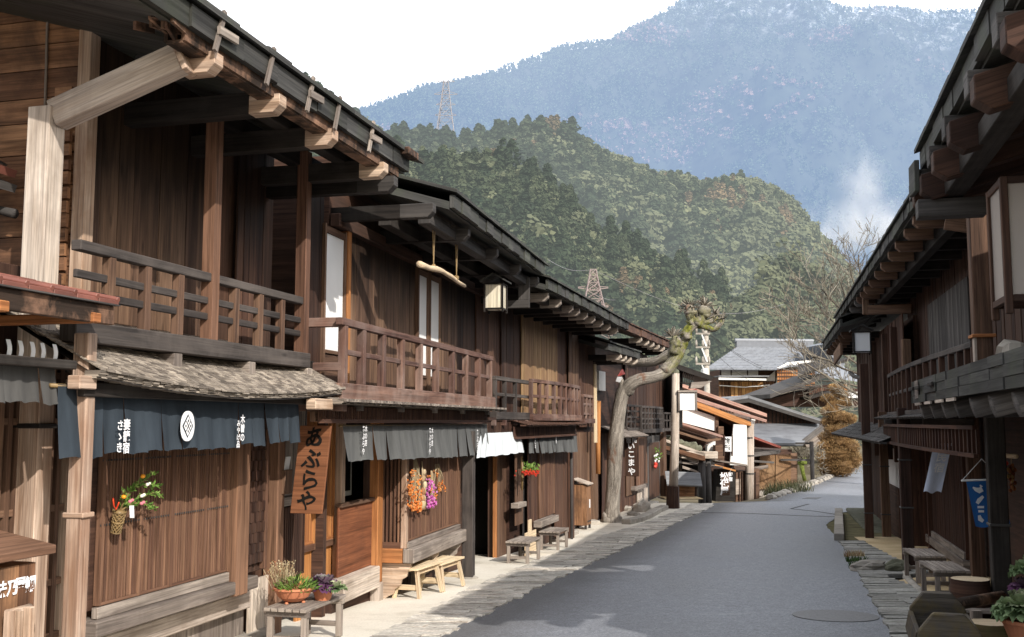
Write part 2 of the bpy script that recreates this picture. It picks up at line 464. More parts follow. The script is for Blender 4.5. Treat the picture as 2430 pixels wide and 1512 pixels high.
try:
    SC.cycles.use_denoising = True; SC.cycles.max_bounces = 6; SC.cycles.diffuse_bounces = 3; SC.cycles.transparent_max_bounces = 12; SC.cycles.volume_bounces = 1
except Exception: pass
L0 = Frame(-2.65, 11.09, .2603, 1)     # left side of the street
L1 = L0
L2 = Frame(-2.09, 12.77, .2245, 1)
L3 = Frame(-.30, 20.2, .285, 1)
L4 = Frame(3.84, 35, .33, 1)
R1 = Frame(5.69, 12.2, .27, -1)        # right side
R2 = Frame(6.93, 18.0, .25, -1)
R3 = Frame(9.0, 25.4, .25, -1)
# ======================= ground ==========================================================================
def gmat():
    s = NT('valley_earth')
    n = s.noise(s.obj(.6), 1, 6); c = s.ramp(n, [(.3, (.10, .085, .06)), (.55, (.17, .14, .09)), (.75, (.09, .10, .045))])
    s.bump(s.noise(s.obj(6), 1, 4), .5, .03); return s.done(c, .95, .1)
def asphalt():
    s = NT('damp_asphalt')
    big = s.noise(s.obj((.35, .16, .3)), 1, 5, .6)
    sp = s.node('ShaderNodeTexVoronoi'); sp.inputs['Scale'].default_value = 95; s.link(s.obj(), sp.inputs['Vector'])
    sp2 = s.noise(s.obj(130), 1, 2, .7)
    c = s.ramp(big, [(.25, (.125, .133, .150)), (.75, (.215, .226, .256))])
    gr = s.noise(s.obj(34), 1, 3, .75); c = s.mix(c, s.ramp(gr, [(.36, (.5, .5, .5)), (.5, (1, 1, 1)), (.62, (1.65, 1.65, 1.65))]), .8, 'MULTIPLY'); c = s.mix(c, s.ramp(s.noise(s.obj(9), 1, 4, .7), [(.36, (.8, .8, .8)), (.64, (1.2, 1.2, 1.2))]), .8, 'MULTIPLY')
    spk = s.mr(sp2, .56, .74, 0, 1)
    c = s.mix(c, (.55, .57, .61), s.math('MULTIPLY', spk, .6))
    dk = s.mr(sp2, .44, .28, 0, .75); c = s.mix(c, (.03, .03, .033), dk)
    # scuffed pale patches
    sc = s.mr(s.noise(s.obj((.5, 2.2, 1)), 1, 4, .5), .66, .76, 0, .25); c = s.mix(c, (.38, .39, .41), sc)
    # along the left gutter the tar is older, browner and dry
    su = s.node('ShaderNodeSeparateXYZ'); s.link(s.uv(1, 1), su.inputs[0]); ed = s.math('ADD', su.outputs[0], s.math('MULTIPLY', s.noise(s.obj(1.2), 1, 4), .5))
    f_ = s.mr(ed, .6, 1.5, .7, 0); c = s.mix(c, s.ramp(sp2, [(.35, (.045, .043, .042)), (.7, (.13, .123, .118))]), f_)
    ro = s.math('ADD', s.mr(big, .3, .7, .40, .58), s.math('MULTIPLY', f_, .3))
    s.bump(s.math('ADD', sp2, sp.outputs['Distance']), .55, .006)
    return s.done(c, ro, .5)
def concrete():
    s = NT('sunlit_concrete')
    n = s.noise(s.obj((.9, .9, .9)), 1, 7, .62); f = s.noise(s.obj(45), 1, 4)
    c = s.ramp(n, [(.28, (.47, .42, .34)), (.5, (.72, .67, .58)), (.8, (.82, .78, .70))])
    c = s.mix(c, (.27, .23, .18), s.mr(s.noise(s.obj((1.6, .7, 1)), 1, 5, .7), .6, .72, 0, .45))
    c = s.mix(c, s.ramp(f, [(.3, (.86, .86, .86)), (.7, (1.05, 1.05, 1.05))]), 1, 'MULTIPLY')
    s.bump(f, .25, .006); return s.done(c, .9, .15)
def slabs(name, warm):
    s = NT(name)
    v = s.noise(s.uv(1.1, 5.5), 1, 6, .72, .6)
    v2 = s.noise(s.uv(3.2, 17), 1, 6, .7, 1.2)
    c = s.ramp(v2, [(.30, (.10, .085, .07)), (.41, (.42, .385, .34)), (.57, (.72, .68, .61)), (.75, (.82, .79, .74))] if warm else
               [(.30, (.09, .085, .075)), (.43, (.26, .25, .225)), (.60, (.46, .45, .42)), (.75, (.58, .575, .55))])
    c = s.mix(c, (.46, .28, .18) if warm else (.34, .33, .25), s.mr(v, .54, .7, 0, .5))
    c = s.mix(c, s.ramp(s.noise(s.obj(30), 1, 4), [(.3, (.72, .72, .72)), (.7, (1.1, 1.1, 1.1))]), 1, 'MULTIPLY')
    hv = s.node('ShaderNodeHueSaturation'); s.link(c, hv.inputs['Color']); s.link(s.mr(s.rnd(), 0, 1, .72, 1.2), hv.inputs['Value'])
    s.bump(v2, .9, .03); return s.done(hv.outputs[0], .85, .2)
def sand():
    s = NT('yellow_sand')
    n = s.noise(s.obj(1.3), 1, 6); f = s.noise(s.obj(90), 1, 3)
    c = s.ramp(n, [(.3, (.42, .31, .17)), (.7, (.66, .52, .33))]); c = s.mix(c, s.ramp(f, [(.3, (.8, .8, .8)), (.7, (1.15, 1.15, 1.15))]), 1, 'MULTIPLY')
    s.bump(f, .4, .008); return s.done(c, .95, .1)
M['earth'], M['asphalt'], M['concrete'], M['sand'] = gmat(), asphalt(), concrete(), sand()
M['slab_l'], M['slab_r'] = slabs('pale_gutter_slab', True), slabs('grey_gutter_slab', False)
M['mossground'] = plain('mossy_earth', (.13, .115, .06), .95, .1, .1, .5, 2.5, bump=.6)
# terrain: one sheet to the horizon, fine close by
def axis(lo, hi, fine, coarse):
    out, x = [0.0], 0.0
    while x < hi:
        x += fine if x < 60 else fine + (x - 60) * coarse; out.append(x)
    x = 0.0
    while x > lo:
        x -= fine if x > -60 else fine + (-x - 60) * coarse; out.append(x)
    return sorted(out)
xs, ys = axis(-3500, 3500, 1.0, .22), axis(-400, 6500, 1.0, .22)
m = MB()
m.add([(x, y, zg(x, y) - .06) for y in ys for x in xs], [(j * len(xs) + i, j * len(xs) + i + 1, (j + 1) * len(xs) + i + 1, (j + 1) * len(xs) + i) for j in range(len(ys) - 1) for i in range(len(xs) - 1)],
      [[(0, 0)] * 4] * ((len(xs) - 1) * (len(ys) - 1)), .5)
struct(m.build('ground', M['earth'], smooth=True))
def ip(tab, y):
    if y <= tab[0][0]: return tab[0][1] + (tab[1][1] - tab[0][1]) / (tab[1][0] - tab[0][0]) * (y - tab[0][0])
    for (a, xa), (b, xb) in zip(tab, tab[1:]):
        if y <= b: return xa + (xb - xa) * (y - a) / (b - a)
    (a, xa), (b, xb) = tab[-2:]
    return xb + (xb - xa) / (b - a) * (y - b)
def edge(pix):
    t = [(p.y, p.x) for p in (G(u, v) for u, v in pix)]
    return sorted(t)
EL = edge([(1060, 1505), (1300, 1385), (1480, 1303), (1600, 1243), (1690, 1203)]) + [(38.6, 7.4), (39.6, 9.75), (50, 14.6), (71.3, 24.0), (95, 34.5)]
ER = edge([(2105, 1490), (2068, 1425), (2035, 1360), (2002, 1300), (1988, 1285)]) + [(30, 9.0), (34.6, 10.95), (37, 13.5), (42, 17.5), (71.3, 31.5), (95, 43)]
ER = sorted(ER)
SLi = edge([(890, 1510), (1140, 1385), (1300, 1318), (1440, 1268), (1620, 1207)]) + [(38.6, 6.7)]   # pavement side of the left gutter slabs
ribbon_seed = R.uniform(0, 99)
def ribbon(name, fl, fr, y0, y1, ny, nx, lift, mat, wob=0, um=1, vm=1, edgewob=0):
    m = MB()
    def fn(a, b):
        y = y0 + (y1 - y0) * b ** 1.6
        xl, xr = fl(y), fr(y)
        if edgewob:
            xl += edgewob * mnoise.noise(Vector((y * 1.7, 3.3, 0))) + edgewob * .6 * mnoise.noise(Vector((y * 6.1, 8.3, 0)))
            xr += edgewob * mnoise.noise(Vector((y * 1.9, 13.3, 0))) + edgewob * .6 * mnoise.noise(Vector((y * 6.7, 18.3, 0)))
        x = xl + (xr - xl) * a
        h = zg(x, y) + lift
        if wob: h += wob * mnoise.noise(Vector((x * 2.1, y * 2.6, 1.5))) + wob * .6 * mnoise.noise(Vector((x * 7, y * 7, 4.5)))
        return Vector((x, y, h))
    m.grid(fn, nx, ny, um, vm)
    # real-world uvs: u across, v along
    uv = []
    for f in m.f: uv.append([(m.v[i][0] - (fl(m.v[i][1]) if name == 'road' else 0), m.v[i][1]) for i in f])
    m.uv = uv
    return struct(m.build(name, mat, smooth=True))
ribbon('road', lambda y: ip(EL, y) - .05, lambda y: ip(ER, y) + .05, -14, 95, 240, 10, 0, M['asphalt'], edgewob=.05)
ribbon('pavement', lambda y: -9.5 + .28 * y, lambda y: ip(SLi, y) + .05, -6, 38.5, 90, 6, .016, M['concrete'], wob=.008, edgewob=.03)
# dressed gutter slabs along the left of the road: individual flat stones laid across
def slab_run(name, fl, fr, y0, y1, mat, lift, step=(.14, .32)):
    m = MB(); y = y0; rr = random.Random(5)
    while y < y1:
        d = rr.uniform(*step) * (1 + max(0, y - 14) * .03)
        a, b = fl(y), fr(y); x = a
        while x < b - .05:
            wd = min(b - x, rr.uniform(.35, .95))
            if b - x - wd < .18: wd = b - x
            g = .005
            k = [(x + g, y + g), (x + wd - g, y + g), (x + wd - g, y + d - g), (x + g, y + d - g)]
            k = [(px + rr.uniform(-.02, .02) + (fl(py) - a), py + rr.uniform(-.025, .025)) for px, py in k]
            t = lift + rr.uniform(-.006, .014); tl = rr.uniform(-.008, .008)
            top = [(px, py, zg(px, py) + t + (tl if i % 2 else -tl)) for i, (px, py) in enumerate(k)]
            bot = [(px, py, zg(px, py) - .04) for px, py in k]
            o1, o2 = rr.uniform(0, 60), rr.uniform(0, 60)
            U = [[(px + o1, py + o2) for px, py in k]] + [[(o1, o2), (o1 + .5, o2), (o1 + .5, o2 + .05), (o1, o2 + .05)]] * 4
            m.add(top + bot, [(0, 1, 2, 3), (0, 4, 5, 1), (1, 5, 6, 2), (2, 6, 7, 3), (3, 7, 4, 0)], U, rr.random())
            x += wd
        y += d
    return struct(m.build(name, mat))
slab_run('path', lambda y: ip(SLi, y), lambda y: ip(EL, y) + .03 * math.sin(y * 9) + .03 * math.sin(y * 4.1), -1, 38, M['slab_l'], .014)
# right-hand margin: slabs, sand forecourt, mossy corner, kerb
RS = lambda y: ip(ER, y) - .02 * math.sin(y * 7)
RSo = lambda y: ip(sorted([(6, 4.2), (8, 4.75), (10, 5.2), (12.4, 5.7), (14, 5.75), (17, 6.1), (17.4, 7.2), (20, 7.4), (24.5, 8.3)]), y)
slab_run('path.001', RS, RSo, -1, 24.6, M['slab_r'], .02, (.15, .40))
ribbon('sand', lambda y: RSo(y) - .06, lambda y: 5.6 + .27 * y, -6, 26, 40, 5, .006, M['sand'], wob=.015)
ribbon('pavement.001', lambda y: 7.6 + .05 * (y - 24), lambda y: 12 + .25 * (y - 24), 24.6, 36.5, 14, 6, -.02, M['mossground'], wob=.02)
m = MB()
for i in range(6):
    y0, y1 = 25.0 + i * 1.55, 25.0 + (i + 1) * 1.55 - .03
    f = lambda y: 7.78 + (y - 24.75) * .316
    m.beam((f(y0), y0, zg(f(y0), y0) + .04), (f(y1), y1, zg(f(y1), y1) + .04), .24, .26)
struct(m.build('kerb', M['stone'], bevel=.015))
# the sand bed's rounded concrete rim near the benches
m = MB(); pts = [G(*z(9, x, y)) for x, y in ((640, 1245), (590, 1200), (550, 1155), (528, 1115), (535, 1095), (600, 1085))]
m.tube([p + Vector((0, 0, -.02)) for p in pts], .07, 8); struct(m.build('kerb.001', M['stone'], smooth=True))
# raised lawn step and loose edge stones by the forecourt
def rock(c, rx, ry, rz, mat, label, group=None):
    m = MB(); m.blob((c[0], c[1], c[2] + rz * .5), rx, ry, rz, 12, 8, .22)
    o = m.build('stone', mat, loc=c, smooth=False); tag(o, label, 'stone', group); return o
for k, x, y, rx, ry, rz, lab in ((9, 490, 1112, .22, .16, .13, 'dark square edge stone beside the sand forecourt, right of the moss'),
                              (9, 310, 1105, .34, .18, .12, 'flat pale edge stone at the near end of the mossy slab gutter')):
    rock(G(*z(k, x, y)), rx, ry, rz, M['stone_dk'] if x > 400 else M['stone'], lab)
# manhole cover, square drain cover
m = MB(); c = G(1982, 1462); P = [(c.x + .50 * math.cos(q * math.pi / 16), c.y + .50 * math.sin(q * math.pi / 16)) for q in range(32)]
m.prism([(x, y, zg(x, y) + .002) for x, y in P], (0, 0, .006)); M['cover'] = plain('worn_cover', (.14, .138, .142), .5, .5, 0, .4, 30, bump=.4)
tag(m.build('manhole_cover', M['cover'], loc=c), 'round dark manhole cover in the near right of the road', 'manhole')
m = MB(); q = [G(*z(16, x, y)) for x, y in ((1140, 438), (1180, 427), (1290, 430), (1255, 443))]
m.prism([p + Vector((0, 0, .006)) for p in q], (0, 0, .006)); M['cover2'] = plain('concrete_cover', (.17, .17, .17), .8, .3, 0, .3, 20)
tag(m.build('drain_cover', M['cover2'], loc=q[0]), 'square concrete drain cover in the far road', 'drain cover')
# seams where the asphalt was relaid
m = MB()
for pts in ([(16, 330, 545), (16, 700, 552), (16, 1100, 570), (16, 1420, 580)], [(16, 1050, 517), (16, 1230, 535), (16, 1400, 560)], [(16, 1060, 515), (16, 1190, 480)]):
    q = [G(*z(*p)) + Vector((0, 0, .004)) for p in pts]
    for a, b in zip(q, q[1:]): m.beam(a, b, .10, .005)
struct(m.build('road_marking', plain('tar_seam', (.02, .02, .021), .6, .3)))
# moss and grass tufts by the gutter, dark weeds
def tuft(c, n, h, sp, mat, lab, name='grass_tuft', cat='grass'):
    m = MB()
    for _ in range(n):
        a = R.uniform(0, 6.28); rr = sp * math.sqrt(R.random()); x, y = c[0] + rr * math.cos(a), c[1] + rr * math.sin(a)
        hh = h * R.uniform(.5, 1); dx, dy = R.uniform(-.5, .5) * hh, R.uniform(-.5, .5) * hh; w = .008 + .01 * hh; t = R.uniform(0, 3.14)
        wx, wy = w * math.cos(t), w * math.sin(t); zz = zg(x, y) - .01
        m.add([(x - wx, y - wy, zz), (x + wx, y + wy, zz), (x + dx * .5 + wx * .7, y + dy * .5 + wy * .7, zz + hh * .6), (x + dx, y + dy, zz + hh), (x + dx * .5 - wx * .7, y + dy * .5 - wy * .7, zz + hh * .6)],
              [(0, 1, 2, 4), (4, 2, 3)], [[(0, 0)] * 4, [(0, 0)] * 3])
    o = m.build(name, mat, loc=c); tag(o, lab, cat); return o
for i, (x, y) in enumerate(((1570, 930), (1545, 890), (1600, 985))):
    tuft(G(*z(16, x, y)), 160, .15 + .02 * i, .20, M['leaf_dk'] if i != 1 else M['dry'], ['green grass tuft in the gutter beside the sand forecourt', 'brown dry tuft at the far end of the gutter grass', 'green grass tuft nearest the flat pale edge stone'][i])
# ======================= building kit ====================================================================
def planks(F, par, mat, s0, s1, n, z0, z1, w=.2, gap=.006, t=.022, name='wall_planks', jit=.004):
    m = MB(F); s = s0
    while s < s1 - .02:
        ww = min(w * R.uniform(.85, 1.15), s1 - s); d = R.uniform(-jit, jit)
        m.box(s + gap / 2, s + ww - gap / 2, n - t, n + d, z0, z1, g=2); s += ww
    return m.build(name, mat, par)
def hplanks(F, par, mat, s0, s1, n, z0, z1, w=.2, gap=.006, t=.03, name='wall_planks'):
    m = MB(F); h = z0
    while h < z1 - .02:
        ww = min(w * R.uniform(.85, 1.15), z1 - h)
        m.box(s0, s1, n - t, n + R.uniform(-.005, .005), h + gap / 2, h + ww - gap / 2, g=0); h += ww
    return m.build(name, mat, par)
def lattice(F, par, mat, s0, s1, n, z0, z1, pitch=.04, w=.022, d=.03, rails=(), name='lattice', top=True, stile=.06):
    m = MB(F); k = max(1, int((s1 - s0) / pitch)); p = (s1 - s0) / k
    for i in range(k):
        s = s0 + (i + .5) * p; m.box(s - w / 2, s + w / 2, n - d, n + R.uniform(-.003, .003), z0, z1, g=2)
    for zr in rails: m.box(s0, s1, n - d * .8, n - d * .4, zr - .012, zr + .012, g=0)
    if stile:
        m.box(s0 - stile, s0, n - d - .01, n + .015, z0 - stile, z1 + .03, g=2); m.box(s1, s1 + stile, n - d - .01, n + .015, z0 - stile, z1 + .03, g=2)
        m.box(s0, s1, n - d - .01, n + .012, z0 - stile, z0, g=0)
    return m.build(name, mat, par)
def box(F, par, name, mat, s0, s1, n0, n1, z0, z1, bevel=.006, g=None, label=None):
    m = MB(F); m.box(s0, s1, n0, n1, z0, z1, g=g); return m.build(name, mat, par, bevel=bevel, label=label)
def shell(F, par, mat, s0, s1, n0, n1, z0, z1, name='wall'):
    """the dark carcass behind the boards"""
    m = MB(F); m.box(s0, s1, n0, n1, z0, z1); return m.build(name, mat, par)
def railing(F, par, mat, s0, s1, n, zb, zt, posts, mids, matp=None, pw=.07, rh=.075, bow=0, base=None, over=.0):
    """balcony front: top rail, middle rails, balusters (sub-parts)"""
    nb = (lambda s: n + bow * math.sin(math.pi * min(1, max(0, (s - s0) / (s1 - s0)))))
    def run(z0, z1, d, a, b, name, par, mt):
        m = MB(F); k = 8 if bow else 1
        for i in range(k):
            x0, x1 = a + (b - a) * i / k, a + (b - a) * (i + 1) / k
            m.beam((x0, nb(x0), (z0 + z1) / 2), (x1 + (.004 if bow else 0), nb(x1), (z0 + z1) / 2), d, z1 - z0)
        return m.build(name, mt, par, bevel=.006)
    r = run(zt - rh, zt, .085, s0 - over, s1 + over, 'railing', par, mat)
    for zm in mids: run(zm - .03, zm + .03, .035, s0, s1, 'middle_rail', r, mat)
    m = None
    for s in posts:
        m = MB(F); m.box(s - pw / 2, s + pw / 2, nb(s) - pw / 2, nb(s) + pw / 2, zb, zt - rh, g=2); m.build('baluster', matp or mat, r, bevel=.005)
    if base: run(zb - base, zb, .14, s0 - over - .05, s1 + over + .05, 'floor_beam', par, base_m(mat))
    return r
def base_m(mat): return mat
def arms(F, par, mat, ss, n0, n1, z0, h=.14, w=.11, slope=0.0, name='rafter', chamfer=True):
    for s in ss:
        m = MB(F); zz = z0 - slope * (n1 - n0)
        if chamfer:
            prof = [(n0, z0), (n1, zz), (n1, zz - h * .6), (n1 - h * .42, zz - h), (n0, z0 - h)]
        else: prof = [(n0, z0), (n1, zz), (n1, zz - h), (n0, z0 - h)]
        if name == 'rafter' and chamfer and n1 - n0 > .6:      # inner length painted dark as eave shade, weatherworn tip
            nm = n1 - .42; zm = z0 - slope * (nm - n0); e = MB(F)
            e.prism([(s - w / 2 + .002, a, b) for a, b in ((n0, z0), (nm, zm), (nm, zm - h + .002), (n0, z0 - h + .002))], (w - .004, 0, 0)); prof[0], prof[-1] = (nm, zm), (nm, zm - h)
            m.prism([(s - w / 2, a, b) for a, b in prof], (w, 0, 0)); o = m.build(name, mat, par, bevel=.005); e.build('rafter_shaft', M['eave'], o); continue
        pl = [(s - w / 2, a, b) for a, b in prof]
        m.prism(pl, (w, 0, 0))
        m.build(name, mat, par, bevel=.005)
def main_roof(F, par, s0, s1, ne, ze, slope=.30, depth=5.5, th=.10, back=True, mat='roofboard', bw=.35, band=.26, capn=.05):
    """board roof seen from below: soffit sheet, stacked edge boards along the eave, boards over it, far slope"""
    m = MB(F)
    nr, zr = ne - depth, ze + slope * depth
    def slab(na, za, nb, zb, t):
        m.prism([(s0, na, za), (s0, nb, zb), (s0, nb, zb + t), (s0, na, za + t)], (s1 - s0, 0, 0))
    slab(ne, ze, nr, zr, th)
    if back: slab(nr - .002, zr, nr - 4.5, zr - slope * 4.5, th)
    o = m.build('roof', M[mat], par)
    e = MB(F); s = s0
    while s < s1 - .03:     # edge boards
        w = min(bw * R.uniform(.75, 1.3), s1 - s); d = R.uniform(0, .025)
        e.box(s + .003, s + w - .003, ne + .004, ne + .05 + d, ze + .02 + R.uniform(-.01, .01), ze + band + R.uniform(-.012, .012), g=0); s += w
    e.build('eave_board', M[mat], o)
    t = MB(F); s = s0 - .05
    while s < s1:           # top boards, slightly stepped
        w = bw * R.uniform(.6, 1.2)
        t.prism([(s, ne + capn + .06, ze + band + .01), (s, ne - 1.6, ze + band + .012 + slope * 1.7), (s, ne - 1.6, ze + band + .05 + slope * 1.7), (s, ne + capn + .06, ze + band + .04 + R.uniform(0, .02))], (w - .006, 0, 0)); s += w
    t.build('roof_boards', M[mat], o)
    return o
def mini_roof(F, par, s0, s1, n0, n1, z0, z1, mat, th=.06, sag=0, rows=14, name='porch_roof', up=0):
    """shingled pent roof; courses laid as real overlapping strips of shakes"""
    m = MB(F)
    zz = lambda s, t: z0 + (z1 - z0) * t - sag * math.sin(math.pi * (s - s0) / (s1 - s0)) * t + up * t * ((2 * (s - s0) / (s1 - s0) - 1) ** 2)
    for r in range(rows):
        t0, t1 = r / rows, (r + 1) / rows + .35 / rows
        s = s0 + R.uniform(-.03, 0)
        while s < s1:
            w = R.uniform(.05, .11); a, b = max(s, s0), min(s + w - .003, s1)
            if b - a > .01:
                j = R.uniform(-.15, .15) / rows; q0, q1 = t0, min(1.02, t1 + j)
                na, nb = n0 + (n1 - n0) * q0, n0 + (n1 - n0) * q1
                za, zb, zc, zd = zz(a, q0), zz(b, q0), zz(b, q1), zz(a, q1)
                l = .006 + R.uniform(0, .006)
                m.add([(a, na, za), (b, na, zb), (b, nb, zc + l), (a, nb, zd + l), (a, nb, zd - .006), (b, nb, zc - .006)], [(0, 1, 2, 3), (3, 2, 5, 4), (0, 3, 4), (1, 5, 2)],
                      [[(q0 * 2, a), (q0 * 2, b), (q1 * 2, b), (q1 * 2, a)], [(a * 6, 0), (b * 6, 0), (b * 6, .05), (a * 6, .05)], [(0, 0)] * 3, [(0, 0)] * 3])
            s += w
    o = m.build(name, mat, par)
    # thick layered eave under the front edge and the soffit
    e = MB(F); k = 18
    for lay in range(max(1, int(th / .014))):
        s = s0
        while s < s1 - .01:
            w = min(R.uniform(.04, .12), s1 - s); d = zz(s + w / 2, 1) - .008 - lay * .014
            e.box(s, s + w - .002, n1 - .12, n1 + R.uniform(-.012, .006) - lay * .006, d - .0135, d, g=1); s += w
    e.build('eave_board', mat, o)
    f = MB(F)
    f.grid(lambda a, b: (s0 + (s1 - s0) * a, n0 + (n1 - n0) * b, zz(s0 + (s1 - s0) * a, b) - .035 - (th - .03) * b), 12, 4, 2, 2)
    f.build('soffit', M['eave'], o)
    return o
def noren(F, s0, s1, n, ztop, zbot, panels, mat, label, splay=.05, sag=0, slit=.75, group='shop curtains hung under the eaves', fold=.012, name='noren_curtain', bot=None):
    m = MB(F); tops = lambda s: ztop + sag * (s - s0) / (s1 - s0)
    bots = lambda s: zbot + (bot - zbot if bot is not None else sag) * (s - s0) / (s1 - s0)
    W = (s1 - s0) / panels
    for i in range(panels):
        a = s0 + i * W; b = a + W; ph = R.uniform(0, 6); off = R.uniform(-.012, .02); tuck = R.uniform(.004, .018); bw = R.uniform(-.015, .015)
        def fn(u, v):
            g = max(0, (v - (1 - slit)) / slit) if slit else 0
            s = a + W * u + (tuck if u < .5 else -tuck) * (1 if u in (0, 1) else .0) * g + g * .006 * math.sin(ph + 4 * u)
            zt, zb = tops(a + W * u), bots(a + W * u) + bw
            nn = n + splay * v ** 1.4 + off * v + fold * v * math.sin(ph + u * 5.2) + fold * .6 * v * math.sin(ph * 2 + u * 11)
            return (s, nn, zt + (zb - zt) * v + .006 * math.sin(ph + u * 7) * v)
        m.grid(fn, 6, 8, W, abs(ztop - zbot), R.random())
    o = m.build(name, mat, loc=F((s0 + s1) / 2, n, zbot), smooth=True)
    tag(o, label, 'shop curtain', group)
    rod = MB(F); rod.tube([(s0 - .06, n - .012, ztop - .01), (s1 + .06, n - .012, ztop + sag - .01)], .014, 8); rod.build('rod', M['bamboo'], o, smooth=True)
    return o
def ltr(F, txt, size, s, n, zc, mat, par, side=None, **kw):
    """lettering lying on a facade-parallel surface"""
    right = F.d * (1 if F.side > 0 else -1)
    return lettering(txt, size, F(s, n, zc), right, (0, 0, 1), mat, par, **kw)
# ======================= left row ========================================================================
S1 = lambda u, n, v=1000: L1.S(u, n, v)
def SZ(F, k, x, y, n): return F.px(*z(k, x, y), n)
# ---- first inn (two storeys, dark balcony, shingled pent roof) ----------------------------------------
b1 = thing('wooden_inn', 'dark wooden inn with black balcony rail above a grey shingled porch roof', 'house', L1(-1.5, -2, zg(-4, 9.6)), 'old wooden houses along the street')
C1, E1 = -3.16, .12          # near corner, far party wall
zb = 2.46
shell(L1, b1, M['plank_dk'], C1 + .05, E1, -6.5, -.04, -1.2, 5.2)
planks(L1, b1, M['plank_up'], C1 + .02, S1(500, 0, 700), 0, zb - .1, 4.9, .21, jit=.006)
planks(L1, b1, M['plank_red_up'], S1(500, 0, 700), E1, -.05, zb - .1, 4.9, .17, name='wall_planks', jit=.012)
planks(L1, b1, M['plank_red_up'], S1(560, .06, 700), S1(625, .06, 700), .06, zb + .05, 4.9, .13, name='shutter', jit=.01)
# gable end: knotty horizontal boards facing the viewer
m = MB(L1); h = -.6
while h < 6.3:
    w = R.uniform(.17, .27); m.box(C1 - .03, C1 + .03 - R.uniform(0, .008), -6.4, -.02, h + .004, h + w - .004, g=1); h += w
m.build('gable_planks', M['gable'], b1)
m = MB(L1); h = 0
box(L1, b1, 'corner_post', M['post'], C1 - .06, C1 + .06, -.03, .09, -.4, 4.9, label='sunlit brown corner post')
m = MB(L1)
for h in np.arange(2.7, 4.4, .115): m.box(C1 - .10, C1 - .065, -.20, -.045, h + .004, h + .11 - R.uniform(0, .03), g=1)
m.build('end_grain_boards', M['gable'], b1)
# balcony
nr = .55
pu = [255, 342, 421, 555, 613, 665]
pp = [S1(u, nr, 740) for u in pu]
railing(L1, b1, M['rail'], S1(180, nr, 585), S1(720, nr, 730), nr, zb, 3.04, pp, [2.80, 2.66], matp=M['plank'], pw=.075, base=.15, over=0)
for u, zt in ((497, 4.45), (716, 4.6)):
    s = S1(u, nr, 740); box(L1, b1, 'balcony_post', M['lattice'], s - .055, s + .055, nr - .06, nr + .06, zb - .12, zt)
box(L1, b1, 'balcony_floor', M['eave'], C1 + .1, E1, .02, .5, zb - .15, zb - .06)
arms(L1, b1, M['grey'], [S1(u, .56, 850) for u in (408, 586, 724)], .05, .62, zb - .155, .15, .12, name='balcony_bracket', chamfer=False)
# big eave: carrying arms, purlin, hidden soffit, gutter
ze = 4.47
main_roof(L1, b1, -4.7, .40, 1.40, ze, .30, bw=.6, band=.19)
tips = [S1(u, 1.36, v) for u, v in ((490, 172), (645, 262), (772, 340), (895, 395))]
arms(L1, b1, M['post'], tips, 1.18, 1.46, 4.43, .155, .125, name='beam_end')
arms(L1, b1, M['eave'], tips[1:], -.1, 1.18, 4.46, .19, .13, chamfer=False); arms(L1, b1, M['eave'], tips[:1], .8, 1.18, 4.46, .19, .13, chamfer=False)  # arm shafts painted dark for eave shade; the pale ends paint sunlight
for n_ in (.45, .95): box(L1, b1, 'purlin', M['eave'], -2.0, .3, n_ - .07, n_ + .07, ze - .02, ze + .14)
m = MB(L1)   # bark-flecked wooden gutter
m.box(-3.95, .2, 1.24, 1.27, 4.40, 4.58, g=0); m.box(-3.95, .2, 1.38, 1.41, 4.40, 4.545, g=0); m.box(-3.95, .2, 1.26, 1.39, 4.385, 4.41, g=0)
M['bark'] = wood('peeling_bark', (.022, .015, .011), (.055, .036, .026), (.30, .17, .11), .95, .1, stainscale=3.2, bump=.8)
gt = m.build('gutter', M['bark'], b1)
m = MB(L1); m.box(-4.05, .2, 1.37, 1.415, 4.546, 4.566, g=0); m.build('gutter_sunlit_edge', M['white_metal'], gt)  # white strip paints the gutter's sunlit top edge
m = MB(L1)   # broken bark end of the gutter
for i in range(14): 
    a = R.uniform(0, 1); m.obb((-3.98 - R.uniform(0, .10), 1.15 + .27 * a, 4.44 + R.uniform(0, .14)), (1, R.uniform(-.2, .2), R.uniform(-.3, .3)), (0, 1, 0), (0, 0, 1), .09, .012, .03)
m.build('bark_edge', M['bark'], gt)
for i, u in enumerate((520, 640, 735, 800, 880)):
    m = MB(L1); s = S1(u, 1.48, u * .62 - 230); m.obb((s, 1.485, ze + .11), (.35, 0, 1), (0, 1, 0), (1, 0, -.35), .17, .012, .018)
    if i in (0, 2, 4): m.obb((s + .09, 1.50, ze + .11), (1, 0, .05), (0, 1, 0), (0, 0, 1), .13, .014, .03)
    m.build('roof_clip', M['grey'], b1)
box(L1, b1, 'roof_end_board', M['bark'], .12, .42, 1.02, 1.56, ze + .16, ze + .24)
# bargeboard of the near gable end
m = MB(L1); m.beam((-4.62, 1.25, 4.83), (-4.62, -3.8, 6.40), .06, .26); m.build('bargeboard', M['post'], b1, bevel=.008)
